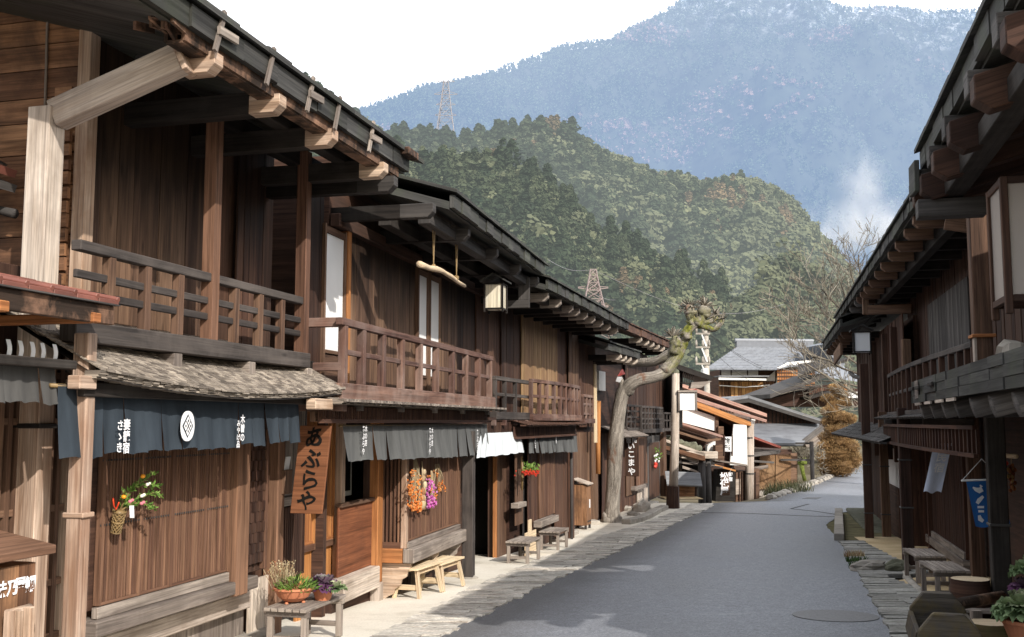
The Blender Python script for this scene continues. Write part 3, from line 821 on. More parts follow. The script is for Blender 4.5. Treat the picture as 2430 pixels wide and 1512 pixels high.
# wooden downpipe: sloping trough from the eave to a boxed drop
dp = L1.inv(at(*(440, 128), 6.62))
m = MB(L1)
p0 = L1.px(430, 140, 1.22); p1 = L1.px(133, 275, .30)
A = Vector((p0[0], 1.22, p0[1])); Bq = Vector((p1[0], .30, p1[1]))
m.beam(A, Bq, .16, .20); m.build('downpipe_trough', M['pale'], b1, bevel=.008)
m = MB(L1); d_ = (A - Bq).normalized(); m.beam(A + d_ * .0, A + d_ * .04, .20, .25); m.build('downpipe_cap', M['post'], b1, bevel=.006)
s_, z_ = L1.px(100, 256, .22); s2_, _z = L1.px(97, 660, .22)
box(L1, b1, 'downpipe_box', M['pale'], (s_ + s2_) / 2 - .085, (s_ + s2_) / 2 + .085, .14, .33, 2.2, z_)
m = MB(L1); sw = (s_ + s2_) / 2
P = [(C1 - .05, -.30, z_ - .02)] ; a_, b_ = L1.px(108, 190, 0)
pc = [Vector((C1 - .045, *(0, 0)))]
def gable_pt(u, v):      # on the gable plane s = C1-.045
    d = ray(u, v); o = L1(C1 - .045, 0, 0); t = (o - Vector((0, 0, EYE))).dot(L1.d) / d.dot(L1.d); return L1.inv(Vector((0, 0, EYE)) + d * t)
m.tube([gable_pt(*q) for q in ((107, 250), (110, 150), (112, 60), (118, 30), (135, 17), (160, 15), (182, 28))], .011, 7)
m.build('conduit_pipe', M['grey'], b1, smooth=True)
# porch roof of shingles, sagging
mini_roof(L1, b1, SZ(L1, 2, 660, 1350, .85)[0], .02, .02, .9, 2.56, 2.11, M['shingle'], .062, sag=.10, rows=26)
box(L1, b1, 'porch_rafter_end', M['post'], SZ(L1, 2, 640, 1340, .8)[0] - .16, SZ(L1, 2, 640, 1340, .8)[0] + .02, .74, .84, 1.97, 2.06)
box(L1, b1, 'porch_beam', M['eave'], C1 - .9, 0, .74, .80, 1.92, 2.02)
# ground floor lattice bay
nl = .24
sa, sb = S1(236, nl, 1300), S1(541, nl, 1250)
seg = [sa + (sb - sa) * f for f in (0, .27, .50, .78, 1)]
for i in range(4): lattice(L1, b1, M['lattice'], seg[i] + .022, seg[i + 1] - .022, nl, .36, 1.95, .034, .024, .03, rails=(.95, 1.45), stile=.022)
m = MB(L1)
for zr in (.95, 1.45):
    s = sa
    while s < sb: m.box(s - .006, s + .006, nl + .002, nl + .009, zr - .008, zr + .008); s += .035
stuff(m.build('nail_heads', M['iron'], b1))
box(L1, b1, 'lattice_backing', M['plank_dk'], sa - .05, sb, .02, nl - .05, .3, 2.0)
box(L1, b1, 'sill_beam', M['grey'], S1(222, .3, 1480), S1(607, .3, 1375), .0, nl + .09, .12, .24, bevel=.01)
box(L1, b1, 'bottom_rail', M['grey'], sa - .03, sb, nl - .03, nl + .03, .242, .33)
box(L1, b1, 'lower_beam', M['pale'], S1(222, .1, 1480), S1(590, .1, 1400), -.02, .13, -.12, .06, bevel=.01)
sd0, sd1 = S1(541, nl, 1250), S1(570, nl, 1250)
box(L1, b1, 'bay_post', M['lattice'], sd0 + .01, sd1, .02, nl + .10, .10, 2.0, bevel=.01)
se = S1(630, nl, 1250)
m = MB(L1); k = 9     # basket-weave lattice
for i in range(k):
    s = sd1 + .02 + (se - sd1 - .04) * (i + .5) / k
    for j in range(16): m.box(s - .017, s + .017, nl - .03, nl - .005 + (.012 if (i + j) % 2 else 0), .34 + j * .102, .34 + j * .102 + .10, g=2)
m.build('woven_lattice', M['plank_dk'], b1)
box(L1, b1, 'bay_end_stile', M['lattice'], se - .02, se + .03, .0, nl + .01, .26, 2.0)
box(L1, b1, 'woven_backing', M['plank_dk'], sd1, se, .0, nl - .045, .25, 2.0)
planks(L1, b1, M['pale'], S1(585, .03, 1450), S1(635, .03, 1450), .05, -.62, .13, .16, name='footing_boards')
planks(L1, b1, M['grey'], C1 - .1, S1(585, .03, 1450), -.0, -.5, -.1, .5, name='footing_boards')
m = MB(L1); m.box(C1 - .4, S1(640, .1, 1480), -.1, .18, -1.2, -.40); m.build('plinth', M['stone'], b1, bevel=.03)
sp = S1(654, .1, 1400); box(L1, b1, 'wall_post', M['lattice'], sp - .075, sp + .085, -.02, .14, -.72, 2.3, bevel=.01)
# lit paper window slit left of the lattice
box(L1, b1, 'side_frame', M['plank'], S1(205, .05, 1200), S1(222, .05, 1200), -.02, .12, -.3, 2.0)
box(L1, b1, 'paper_window', M['white'], S1(222, .02, 1200), S1(231, .02, 1200), -.03, .0, .55, 1.75)
for zr in (.55, 1.02, 1.55): box(L1, b1, 'window_bar', M['plank_dk'], S1(221, .03, 1200), S1(233, .03, 1200), -.02, .03, zr - .02, zr + .02)
# recess with letter box and orange sliding door
sr0, sr1 = sp + .085, S1(712, -.02, 1250)
lattice(L1, b1, M['grey'], sr0 + .02, sr1 - .03, .03, .95, 1.9, .035, .022, .03, stile=.02, name='lattice')
box(L1, b1, 'middle_rail', M['grey'], sr0, sr1, -.01, .06, .82, .92)
lattice(L1, b1, M['plank_dk'], sr0 + .02, sr1 - .03, .03, .05, .80, .05, .03, .03, stile=.02, name='lattice')
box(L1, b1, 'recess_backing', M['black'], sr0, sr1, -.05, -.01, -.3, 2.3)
sj = S1(800, .02, 1250)
door = MB(L1); door.box(sr1, sj, -.08, -.05, -.62, 1.95); do = door.build('door', M['orange'], b1)
sm = S1(742, -.03, 1250)
lattice(L1, do, M['orange'], sr1 + .03, sm - .03, -.02, .35, 1.9, .036, .018, .025, stile=.03, rails=(1.0,))
lattice(L1, do, M['orange'], sm + .05, sj - .05, -.02, .35, 1.9, .036, .018, .025, stile=.04, rails=(1.0,))
for a, b in ((sr1, sm), (sm, sj)): box(L1, do, 'door_rail', M['lattice'], a, b, -.05, .0, .24, .32)
box(L1, b1, 'door_post', M['post'], sj - .03, sj + .07, -.03, .09, -.62, 2.2, bevel=.01)
box(L1, b1, 'transom', M['plank'], sr0, sj, -.02, .10, 1.95, 2.10)
# ---- nearest house (only its porch shows) --------------------------------------------------------------
b0 = thing('tiled_porch_house', 'porch with red tiled roof and pale wooden posts at the near end of the row', 'house', L1(-5, -2, zg(-5, 6)), 'old wooden houses along the street')
np_ = .95
a0, zf = L1.px(262, 770, np_)
zf = 2.50
pr_ = MB(L1)
s0_ = -6.4
pr_.beam((s0_, np_, zf - .03), (a0, np_, zf - .03), .05, .13); pr_.build('fascia_board', M['bark'], b0, bevel=.006)
for u, v in ((12, 727), (232, 755)):
    s, zz_ = L1.px(u, v, np_ + .05); box(L1, b0, 'rafter', M['orange'], s - .04, s + .04, np_ - .9, np_ + .05, zz_ - .03, zz_ + .035)
t = MB(L1); t.box(s0_, a0 + .02, np_ - 1.1, np_ + .06, zf + .036, zf + .045); rf = t.build('roof', M['eave_grey'], b0)
t = MB(L1)       # red tiles climb to the wall, laid in lapped rows
row = [(np_ + .04 - .25 * i, zf + .045 + .055 * i) for i in range(4)]
for i in range(3):
    s = s0_
    while s < a0 - .08 - i * .10:
        w = .22; (na, za), (nb, zb_) = row[i], row[i + 1]
        t.prism([(s, na, za), (s, nb - .04, zb_ + .004), (s, nb - .04, zb_ + .03), (s, na, za + .03)], (w - .008, 0, 0))
        t.tube([(s + w - .02, na + .004, za + .035), (s + w - .02, nb - .04, zb_ + .04)], .022, 6); s += w
t.build('tiles', M['tile_red'], rf, bevel=.004)
sp0 = L1.S(187, .72, 1200); 
for (s, n_, w, zt, lab) in ((sp0, .72, .062, 2.36, 'pale square front porch post'), (L1.S(68, .08, 1200), .1, .10, 2.36, 'thick pale post beside the white lattice')):
    p = box(L1, b0, 'porch_post', M['post'], s - w * .8, s + w * .8, n_ - w, n_ + w, -.9, zt, bevel=.008, label=lab)
    zz_ = 1.12 if w < .08 else 1.72
    box(L1, p, 'band', M['post' if w < .08 else 'eave'], s - w * .8 - .014, s + w * .8 + .014, n_ - w - .02, n_ + w + .02, zz_ - .018, zz_ + .018)
box(L1, b0, 'porch_beam', M['eave'], s0_, a0 - .1, .66, .78, 2.10, 2.16)
box(L1, b0, 'wall', M['plank_dk'], s0_, C1 - .06, -5, -.06, -1, 2.9)
lat = MB(L1); pap = MB(L1); s = s0_ + .1
while s < C1 - .12:
    lat.box(s - .022, s + .022, -.01, .03, -.1, 2.2, g=2); pap.box(s + .028, s + .06, -.05, -.04, .15, 1.85); s += .088
for zr in (-.08, .15, .55, 1.1, 1.75, 2.1): lat.box(s0_, C1 - .06, -.02, .025, zr - .025, zr + .025, g=0)
lat.build('lattice', M['plank'], b0); pap.build('paper_window', M['white'], b0)
planks(L1, b0, M['orange'], s0_, C1 - .06, .0, -1.0, -.1, .15)
# small upper roof, gutter hopper and pipe at the left edge
m = MB(L1); q = [gable_pt(*p) for p in ((-40, 335), (0, 322), (62, 385))]
m.beam((C1 - .55, -.35, 3.55), (C1 - .55, -1.6, 4.05), .5, .06); m.build('side_roof', M['eave_grey'], b0)
m = MB(L1); m.beam((C1 - .56, -.33, 3.66), (C1 - .56, -1.6, 4.16), .46, .06); m.build('side_roof_tiles', M['tile_red'], b0)
m = MB(L1); m.beam((C1 - .6, -.33, 3.75), (C1 - .6, -1.6, 4.28), .06, .07); m.build('ridge_tile', M['white_metal'], b0, bevel=.01)
m = MB(L1); g0 = gable_pt(5, 400); g1 = gable_pt(2, 500); g2 = gable_pt(70, 525)
m.tube([Vector(gable_pt(22, 395)) + Vector((-.2, .05, 0)), Vector(gable_pt(5, 430)) + Vector((-.2, .05, 0)), Vector(gable_pt(0, 505)) + Vector((-.2, .05, 0)), Vector(gable_pt(66, 520)) + Vector((-.2, .05, 0))], [.09, .045, .04, .04], 10)
m.build('drainpipe', M['eave_grey'], b0, smooth=True)
# ---- second inn: red-brown balcony, paper screens, open doorway ----------------------------------------
b2 = thing('wooden_inn', 'brown wooden inn with white paper screens, red brown balcony and an open doorway', 'house', L2(3.5, -2, zg(0, 16)), 'old wooden houses along the street')
S2 = lambda u, n, v=1000: L2.S(u, n, v)
a2, e2 = .42 - .9, 7.7
z2 = 2.16
# carcass with a real room behind the doorway
dr0, dr1 = S2(1122, .0, 1250), S2(1168, .0, 1250)
w2 = MB(L2)
en0, en1 = S2(806, 0, 1250), S2(884, 0, 1250)
w2.box(a2, e2, -6, -5.9, -1.6, 5); w2.box(a2, e2, -6, -.04, 2.15, 5.0); w2.box(a2, a2 + .1, -5.9, -.04, -1.6, 2.1); w2.box(dr1 + .92, dr1 + 1.0, -5.9, -.2, -1.6, 2.1)
w2.box(en1, dr0, -.14, -.05, -1.6, 2.15); w2.box(dr1 + .2, dr1 + 1.0, -.14, -.05, -1.6, 2.15); w2.box(en0, en1, -1.9, -1.8, -1.6, 2.14); w2.box(dr0 - .4, dr0 - .32, -3, -.15, -1.6, 2.14); w2.box(dr0 - .4, dr1 + 1, -2.6, -2.52, -1.6, 2.14)
w3 = MB(L2); w3.box(dr0 - .31, dr1 + .89, -2.5, -2.4, -1.6, 2.13); w3.box(dr0 - .31, dr1 + .89, -2.4, -.2, 1.6, 1.7); w3.box(dr0 - .31, dr0 - .30, -2.4, -.2, -1.6, 1.6); w3.box(dr1 + .88, dr1 + .89, -2.4, -.2, -1.6, 1.6); w3.build('inner_wall', M['black'], b2)  # room walls blackened: the doorway's darkness is painted in
w2.build('wall', M['plank_dk'], b2)
# upper floor
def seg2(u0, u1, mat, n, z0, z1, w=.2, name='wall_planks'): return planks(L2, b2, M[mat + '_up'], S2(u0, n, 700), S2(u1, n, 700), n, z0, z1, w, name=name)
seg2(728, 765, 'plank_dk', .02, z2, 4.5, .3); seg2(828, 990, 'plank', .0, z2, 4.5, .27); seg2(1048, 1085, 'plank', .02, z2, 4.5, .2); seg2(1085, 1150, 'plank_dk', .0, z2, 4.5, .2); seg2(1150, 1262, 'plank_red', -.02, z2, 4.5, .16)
for (u0, u1) in ((766, 815), (990, 1013), (1018, 1042)):
    s0, s1 = S2(u0, .03, 700), S2(u1, .03, 700)
    o = box(L2, b2, 'paper_screen', M['white'], s0, s1, -.01, .03, z2 + .42 if u0 < 800 else z2 + .30, 4.0)
    fr = MB(L2)
    for s in (s0, s1): fr.box(s - .025, s + .025, -.02, .06, z2, 4.1, g=2)
    fr.box(s0, s1, -.02, .05, z2 + .40 if u0 < 800 else z2 + .26, z2 + .44 if u0 < 800 else z2 + .30, g=0); fr.box(s0, s1, -.02, .05, 4.0, 4.08, g=0)
    fr.build('screen_frame', M['plank'], o)
    box(L2, o, 'screen_board', M['plank'], s0 + .03, s1 - .03, .0, .03, z2, z2 + .40 if u0 < 800 else z2 + .26)
box(L2, b2, 'screen_jamb', M['orange'], S2(818, .05, 800), S2(826, .05, 800), -.02, .08, z2, 4.2)
box(L2, b2, 'head_beam', M['plank_dk'], a2, e2, -.02, .10, 4.12, 4.28)
nr = .65
pu = [(592, 605), (690, 735), (815, 860), (937, 973), (1050, 1085), (1152, 1187), (1252, 1285), (1338, 1366), (1412, 1443), (1483, 1515)]
pp = [S2(z(5, (a + b) / 2, 1050)[0], nr, 830) for a, b in pu]
rl = railing(L2, b2, M['rail_red'], pp[0], pp[-1], nr, z2, 2.86, pp, [2.50], pw=.085, rh=.08, base=.17, over=.12)
s = pp[0]
for zz_, h in ((2.82, .05), (2.34, .045)):      # the rails return to the wall
    m = MB(L2); m.box(s - .045, s + .045, .0, nr, zz_ - h, zz_ + h, g=1); m.build('return_rail', M['rail_red'], rl, bevel=.005)
box(L2, b2, 'balcony_floor', M['eave'], pp[0] - .1, pp[-1], .02, nr - .06, z2 - .14, z2 - .06)
arms(L2, b2, M['grey'], [S2(z(5, x, 1300)[0], nr + .05, 945) for x in (605, 730, 980, 1185, 1355, 1505)], .0, nr + .03, z2 - .17, .12, .10, name='balcony_bracket', chamfer=False)
box(L2, b2, 'end_beam', M['rail_red'], pp[0] - .22, pp[0] - .1, -.02, nr + .1, z2 - .30, z2 - .16)
# eave
main_roof(L2, b2, .02, 6.0, 1.34, 4.37, .30, mat='roofboard', bw=.42, band=.19)
arms(L2, b2, M['eave_grey'], [S2(u, 1.25, v) for u, v in ((935, 460), (1027, 520), (1110, 575), (1178, 618), (1232, 650), (1275, 680))], -.2, 1.27, 4.36, .17, .13)
for n_ in (.5, 1.02): box(L2, b2, 'purlin', M['eave_grey' if n_ > 1 else 'eave'], -.0, 6.0, n_ - .08, n_ + .08, 4.20, 4.36)
# tail gable plank by the lantern
lb = MB(L2); q0 = S2(1250, 1.1, 700); lb.box(q0 - .04, q0 + .04, .4, 1.15, 3.78, 3.92, g=1); lb.box(q0 - .035, q0 + .035, .95, 1.15, 3.92, 4.34, g=2); lb.build('lantern_bracket', M['eave_grey'], b2, bevel=.006)
# pent roof with a slatted brown apron
pr0, pr1 = S2(z(4, 595, 60)[0], .85, 960), S2(z(4, 1595, 150)[0], .85, 985)
mini_roof(L2, b2, pr0, pr1, .05, .86, 2.10, 1.965, M['shingle'], .03, rows=9, name='porch_roof')
t = MB(L2); s = pr0
while s < pr1: t.box(s, s + .06, .3, .90, 1.955, 1.985, g=1); s += .085
t.build('roof_batten', M['grey'], b2)
t = MB(L2); s = pr0 + .05
while s < pr1 - .2: t.box(s, s + .03, .60, .625, 1.77, 1.91, g=2); s += .058
t.box(pr0, pr1 - .2, .59, .66, 1.735, 1.775, g=0); t.box(pr0, pr1 - .2, .59, .60, 1.75, 1.92, g=0); t.build('apron_slats', M['plank_red'], b2)
box(L2, b2, 'porch_beam_end', M['post'], pr0 - .42, pr0 + .02, .64, .75, 1.87, 1.98, bevel=.01)
box(L2, b2, 'porch_beam', M['plank'], pr0, pr1, .50, .56, 1.75, 1.86)
# ground floor
box(L2, b2, 'step_beam', M['pale'], en0 - .12, en1 - .02, -.06, .12, -.42, -.14, bevel=.012); box(L2, b2, 'footing_beam', M['pale'], en0 - .2, en1, -.1, .16, -.90, -.62, bevel=.015)
box(L2, b2, 'foot_wall', M['plank_dk'], en0 - .1, en1, -.15, -.05, -.9, -.2)
box(L2, b2, 'half_wall', M['ply'], en0, en1, -.04, -.01, -.14, .72); box(L2, b2, 'half_wall_cap', M['plank'], en0, en1, -.06, .03, .70, .75)
box(L2, b2, 'framed_print', M['white'], S2(812, -.4, 1150), S2(838, -.4, 1150), -.45, -.42, .75, 1.5); box(L2, b2, 'print_picture', M['black'], S2(806, -.4, 1150), S2(833, -.4, 1150), -.419, -.41, .82, 1.6)
so_ = S2(894, .02, 1250)
box(L2, b2, 'orange_post', M['orange'], so_ - .10, so_ + .10, -.06, .07, -.38, 1.75, bevel=.01); box(L2, b2, 'post_foot', M['pale'], so_ - .08, so_ + .10, -.08, .09, -.95, -.38, bevel=.015)
nb = .36
b0_, b1_ = S2(963, nb, 1200), S2(1086, nb, 1200)
# projecting lattice bay on carved brackets
side = MB(L2)
for i in range(6): n_ = .03 + i * .055; side.box(b0_ - .02, b0_ + .01, n_, n_ + .026, .13, 1.6, g=2)
side.box(b0_ - .03, b0_ + .02, 0, nb - .06, .05, .13, g=1); side.build('side_lattice', M['lattice'], b2)
box(L2, b2, 'bay_backing', M['plank_dk'], b0_ + .03, b1_ + .1, .0, nb - .05, .0, 1.7)
box(L2, b2, 'bay_corner_post', M['post'], b0_ - .04, b0_ + .05, nb - .06, nb + .02, .05, 1.7); 
lattice(L2, b2, M['lattice'], b0_ + .06, b1_ - .03, nb, .16, 1.6, .036, .026, .025, rails=(.9,), stile=.02)
box(L2, b2, 'bay_end_post', M['lattice'], b1_ - .02, b1_ + .08, .0, nb + .02, .02, 1.7)
box(L2, b2, 'sill_beam', M['grey'], b0_ - .06, b1_ + .12, nb - .02, nb + .14, -.14, .05, bevel=.012); box(L2, b2, 'sill_end', M['orange'], b0_ - .07, b0_ + .05, 0, nb - .02, -.14, .05)
box(L2, b2, 'sill_rail', M['grey'], b0_, b1_, nb - .01, nb + .05, .052, .13)
for f in (.02, .5, .97):        # carved cloud brackets
    s = b0_ + (b1_ - b0_) * f
    pr = [(.02, -.15), (.44, -.15), (.43, -.20), (.38, -.26), (.37, -.33), (.30, -.37), (.28, -.45), (.20, -.50), (.19, -.56), (.10, -.60), (.04, -.66), (.02, -.70)]
    m = MB(L2); m.prism([(s - .03, a, b) for a, b in pr], (.06, 0, 0)); m.build('carved_bracket', M['pale' if f > .3 else 'post'], b2, bevel=.006)
planks(L2, b2, M['plank_dk'], b0_ - .3, b1_ + .2, -.03, -1.3, -.1, .12, name='footing_boards')
m = MB(L2); m.box(en0 - .5, dr0 - .1, -.1, .08, -1.6, -.88); m.build('plinth', M['stone'], b2, bevel=.03)
sk = S2(1110, .5, 1250); kp = box(L2, b2, 'black_post', M['rail'], sk - .085, sk + .085, .42, .60, -1.0, 1.6, bevel=.01)
m = MB(L2); m.blob(tuple(L2.inv(L2(sk, .51, zg(*L2(sk, .51, 0)[:2])))), .17, .17, .07, 10, 6, .15); m.build('post_stone', M['stone'], b2)
# doorway: orange jamb, threshold, dim room floor
sj2 = S2(1172, .0, 1250); box(L2, b2, 'door_jamb', M['orange'], sj2 - .05, sj2 + .03, -.02, .06, -1.0, 1.65, bevel=.01)
box(L2, b2, 'threshold', M['pale'], dr0 - .35, sj2 + .02, -.05, .12, -1.12, -.90, bevel=.015); box(L2, b2, 'threshold_board', M['grey'], dr0 - .35, sj2, -.3, -.05, -1.0, -.93)
box(L2, b2, 'room_floor', M['sand'], dr0 - .3, dr1 + .88, -2.39, -.3, -1.2, -1.02)
planks(L2, b2, M['plank'], sj2 + .03, S2(1208, .08, 1250), .06, -1.1, 1.5, .16); planks(L2, b2, M['grey'], S2(1208, .1, 1250), S2(1226, .1, 1250), .10, -1.2, 1.5, .4, name='wall_planks')
box(L2, b2, 'inner_print', M['plaster'], dr0 + .15, dr0 + .75, -2.2, -2.17, .5, 1.15)
box(L2, b2, 'inner_print_mark', M['ink'], dr0 + .38, dr0 + .5, -2.16, -2.155, .7, .95)
# ---- third house: bowed balcony, tan boards -------------------------------------------------------------
b3 = thing('wooden_house', 'brown wooden house with bowed balcony and tan upper boards before the pollarded tree', 'house', L3(3, -2, zg(1, 23)), 'old wooden houses along the street')
S3 = lambda u, n, v=1000: L3.S(u, n, v)
z3 = 1.93
shell(L3, b3, M['plank_dk'], 1.1, 7.1, -6, -.06, -1.8, 2.0); shell(L3, b3, M['plank_dk'], -.75, 7.1, -6, -.06, 2.0, 4.6)
a3 = S3(1175, .0, 830)
def seg3(u0, u1, mat, n, z0, z1, w=.18, v=800, name='wall_planks'): return planks(L3, b3, M[mat], S3(u0, n, v), S3(u1, n, v), n, z0, z1, w, name=name)
M['tan'] = wood('tan_plank', (.20, .115, .055), (.46, .30, .17), (.22, .13, .08), .3, .15)
seg3(1130, 1190, 'plank_red', -.02, z3, 4.3); seg3(1190, 1236, 'plank_dk', .02, z3, 4.3); seg3(1238, 1322, 'tan', .06, z3, 4.3, .17); seg3(1322, 1350, 'plank_red', .02, z3, 4.3, .5); seg3(1350, 1372, 'plank', .1, z3, 4.3); seg3(1372, 1412, 'plank_red', .0, z3, 4.3, .15)
pz = [z(6, x, 700)[0] for x in (135, 190, 250, 330)]
railing(L3, b3, M['rail'], S3(1172, .42, 900), S3(z(6, 335, 700)[0], .42, 900), .42, z3, 2.58, [S3(u, .42, 900) for u in pz[:3]], [2.25], pw=.07, base=.14)
pz = [z(6, x, 720)[0] for x in (340, 378, 412, 447, 480, 512, 540, 567, 590, 612)]
railing(L3, b3, M['rail_red'], S3(pz[0], .50, 900), S3(pz[-1], .50, 900), .50, z3 - .02, 2.62, [S3(u, .50, 900) for u in pz], [2.27], pw=.075, bow=.10, base=.14)
pz = [z(6, x, 790)[0] for x in (632, 652, 672, 688)]
railing(L3, b3, M['rail_red'], S3(pz[0], .35, 900), S3(pz[-1], .35, 900), .35, z3 - .1, 2.45, [S3(u, .35, 900) for u in pz], [2.2, 1.95], pw=.06, base=.12)
arms(L3, b3, M['rail_red'], [S3(z(6, x, 870)[0], .55, 990) for x in (150, 210, 270, 330, 395, 425, 485, 555, 600)], .0, .52, z3 - .15, .10, .09, name='balcony_bracket', chamfer=False)
box(L3, b3, 'balcony_floor', M['eave'], a3, 5.6, .0, .44, z3 - .14, z3 - .08)
# eaves in two steps
main_roof(L3, b3, -1.3, 7.5, 1.32, 4.15, .30, mat='roofboard', bw=.36, band=.20)
arms(L3, b3, M['grey'], [SZ(L3, 6, x, y, 1.28)[0] for x, y in ((440, 135), (512, 165), (580, 235), (617, 255), (662, 282), (705, 308), (750, 330), (793, 352), (835, 375))], -.2, 1.28, 4.14, .16, .11)
box(L3, b3, 'purlin', M['eave'], -.8, 7.2, .9, 1.05, 4.02, 4.19)
# pent roof, aprons and ground floor
q0, q1 = S3(z(6, 95, 900)[0], .45, 1010), S3(z(6, 300, 900)[0], .45, 1010)
t = MB(L3); s = q0
while s < q1: t.box(s, s + .05, .42, .445, 1.48, 1.78, g=2); s += .09
t.box(q0, q1, .40, .47, 1.44, 1.49, g=0); t.box(q0, q1, .40, .47, 1.77, 1.83, g=0); t.box(q0, q1, .40, .42, 1.46, 1.8, g=0); t.build('apron_slats', M['plank_dk'], b3)
q2, q3 = S3(z(6, 300, 900)[0], .7, 1010), S3(z(6, 645, 910)[0], .7, 1005)
mini_roof(L3, b3, q2, q3, .05, .75, 1.88, 1.70, M['plank_red'], .03, rows=6)
t = MB(L3); s = q2 + .2
while s < q3 - .2: t.box(s, s + .04, .5, .525, 1.46, 1.64, g=2); s += .085
t.box(q2, q3 - .2, .49, .57, 1.42, 1.465, g=0); t.box(q2, q3 - .2, .49, .5, 1.44, 1.66, g=0); t.build('apron_slats', M['plank_red'], b3)
def g3(x0, x1, mat, n, z0, z1, w=.2, name='wall_planks'):
    f = lambda x: S3(z(18, x, 900)[0], n, 1190)
    return planks(L3, b3, M[mat], f(x0), f(x1), n, z0, z1, w, name=name)
g3(1035, 1125, 'plank', .12, -.35, 1.5, .15); g3(1125, 1180, 'eave_grey', .05, -1.4, 1.5, .3, 'dark_door'); g3(1180, 1310, 'plank_red', .16, -1.5, 1.5, .24); g3(1310, 1490, 'lattice', .2, -.35, 1.45, .11); g3(1490, 1660, 'plank_red', .18, -.9, 1.5, .5)
g3(1300, 1500, 'plank_dk', .06, -1.5, -.3, .3)
f18 = lambda x, n: S3(z(18, x, 900)[0], n, 1190)
box(L3, b3, 'window_ledge', M['grey'], f18(1035, .2), f18(1130, .2), .1, .26, .02, .12)
box(L3, b3, 'sill_beam', M['grey'], f18(1300, .3), f18(1505, .3), .18, .36, -.50, -.36, bevel=.01)
sl3 = f18(1680, .3); m = MB(L3); m.tube([(sl3, .3, -1.4), (sl3, .3, 1.5)], .035, 8); m.build('drainpipe', M['eave_grey'], b3, smooth=True)
box(L3, b3, 'end_post', M['plank_red'], f18(1655, .2), f18(1675, .2), .05, .28, -1.5, 1.6)
m = MB(L3); m.box(-.7, 7, -.1, .12, -2, -1.02); m.build('plinth', M['stone'], b3, bevel=.03)
# ---- fourth house, beyond the pollarded tree -------------------------------------------------------------
b4 = thing('wooden_house', 'far dark wooden house behind the pollarded tree with small balcony and white strip of plaster', 'house', L4(-1, -2, zg(2, 34)), 'old wooden houses along the street')
S4 = lambda u, n, v=1000: L4.S(u, n, v)
x6 = lambda x: z(6, x, 0)[0]
shell(L4, b4, M['plank_dk'], -8.2, 4.6, -6, -.08, -3.2, 4.3)
def g4(x0, x1, mat, n, z0, z1, w=.22, name='wall_planks'):
    return planks(L4, b4, M[mat], S4(x6(x0), n), S4(x6(x1), n), n, z0, z1, w, name=name, jit=.008)
g4(585, 700, 'plank', .02, -1.3, 1.45, .3); g4(690, 720, 'plank', .05, -1.3, 1.4, .3); g4(740, 880, 'plank_red', .0, -1.3, 1.4, .25)
g4(880, 935, 'plank', .05, -.75, 1.2, .2); g4(935, 1000, 'lattice', .12, -.55, 1.2, .14); g4(940, 1000, 'pale', .03, -1.3, -.6, .25); g4(1000, 1100, 'eave_grey', .0, -1.2, 1.5, .45)
box(L4, b4, 'sill_beam', M['grey'], S4(x6(928), .2), S4(x6(1000), .2), .0, .22, -.62, -.48)
g4(880, 935, 'plank_red', -.02, -1.3, -.7, .2); 
box(L4, b4, 'door', M['plank_dk'], S4(x6(1010), .02), S4(x6(1065), .02), .0, .03, -1.15, .95)
g4(620, 700, 'plank_red', .05, 1.6, 4.2, .2); box(L4, b4, 'plaster_strip', M['plaster'], S4(x6(728), .05), S4(x6(765), .05), -.03, .06, 2.7, 3.3)
s = S4(x6(711), .35); box(L4, b4, 'pale_board', M['new'], s - .10, s + .10, .3, .36, 1.15, 3.4)
m = MB(L4); s = S4(x6(725), .32)
m.tube([(s, .32, 2.35), (s - .1, .32, 1.3), (s - .1, .32, .25)], [.075, .075, .07], 10); m.build('bamboo_downpipe', M['orange'], b4, smooth=True)
box(L4, b4, 'end_post', M['plank'], S4(x6(1085), .1), S4(x6(1100), .1), .0, .16, -1.3, 1.4)
g4(880, 1140, 'plank_dk', .02, 1.5, 4.2, .24)
pz = [x6(q) for q in (882, 905, 930, 962)]
railing(L4, b4, M['rail'], S4(pz[0], .35, 950), S4(pz[-1], .35, 950), .35, 1.55, 2.32, [S4(u, .35, 950) for u in pz], [2.1, 1.9, 1.75], pw=.06, base=.13)
pz = [x6(q) for q in (966, 980, 994, 1008, 1022, 1036, 1050, 1062, 1074, 1085)]
railing(L4, b4, M['rail'], S4(pz[0], .5, 950), S4(pz[-1], .5, 950), .5, 1.5, 2.30, [S4(u, .5, 950) for u in pz], [2.05, 1.85, 1.68], pw=.07, bow=.10, base=.14)
pz = [x6(q) for q in (1092, 1110, 1130, 1142)]
railing(L4, b4, M['rail'], S4(pz[0], .4, 950), S4(pz[-1], .4, 950), .4, 1.5, 2.12, [S4(u, .4, 950) for u in pz], [1.8], pw=.06, base=.12)
arms(L4, b4, M['rail'], [S4(x6(q), .5, 990) for q in (905, 940, 975, 1000, 1025, 1050, 1075)], .0, .5, 1.37, .12, .10, name='balcony_bracket', chamfer=False)
main_roof(L4, b4, -8.1, -3.9, 1.25, 3.62, .3, mat='roofboard', bw=.4, band=.2)
arms(L4, b4, M['pale'], [S4(x6(q), 1.25, v) for q, v in ((848, 820), (877, 838), (905, 848), (940, 862))], -.1, 1.28, 3.62, .16, .13)
main_roof(L4, b4, -7.0, 4.9, .95, 4.45, .35, mat='plank_red', bw=.4, band=.24)
arms(L4, b4, M['pale'], [S4(x6(q), .95, v) for q, v in ((965, 785), (1005, 797), (1035, 808), (1065, 815), (1095, 825))], -.1, .98, 4.44, .16, .13)
arms(L4, b4, M['eave'], [S4(x6(q), .95, 830) for q in (1120, 1145)], -.1, .95, 4.44, .16, .13)
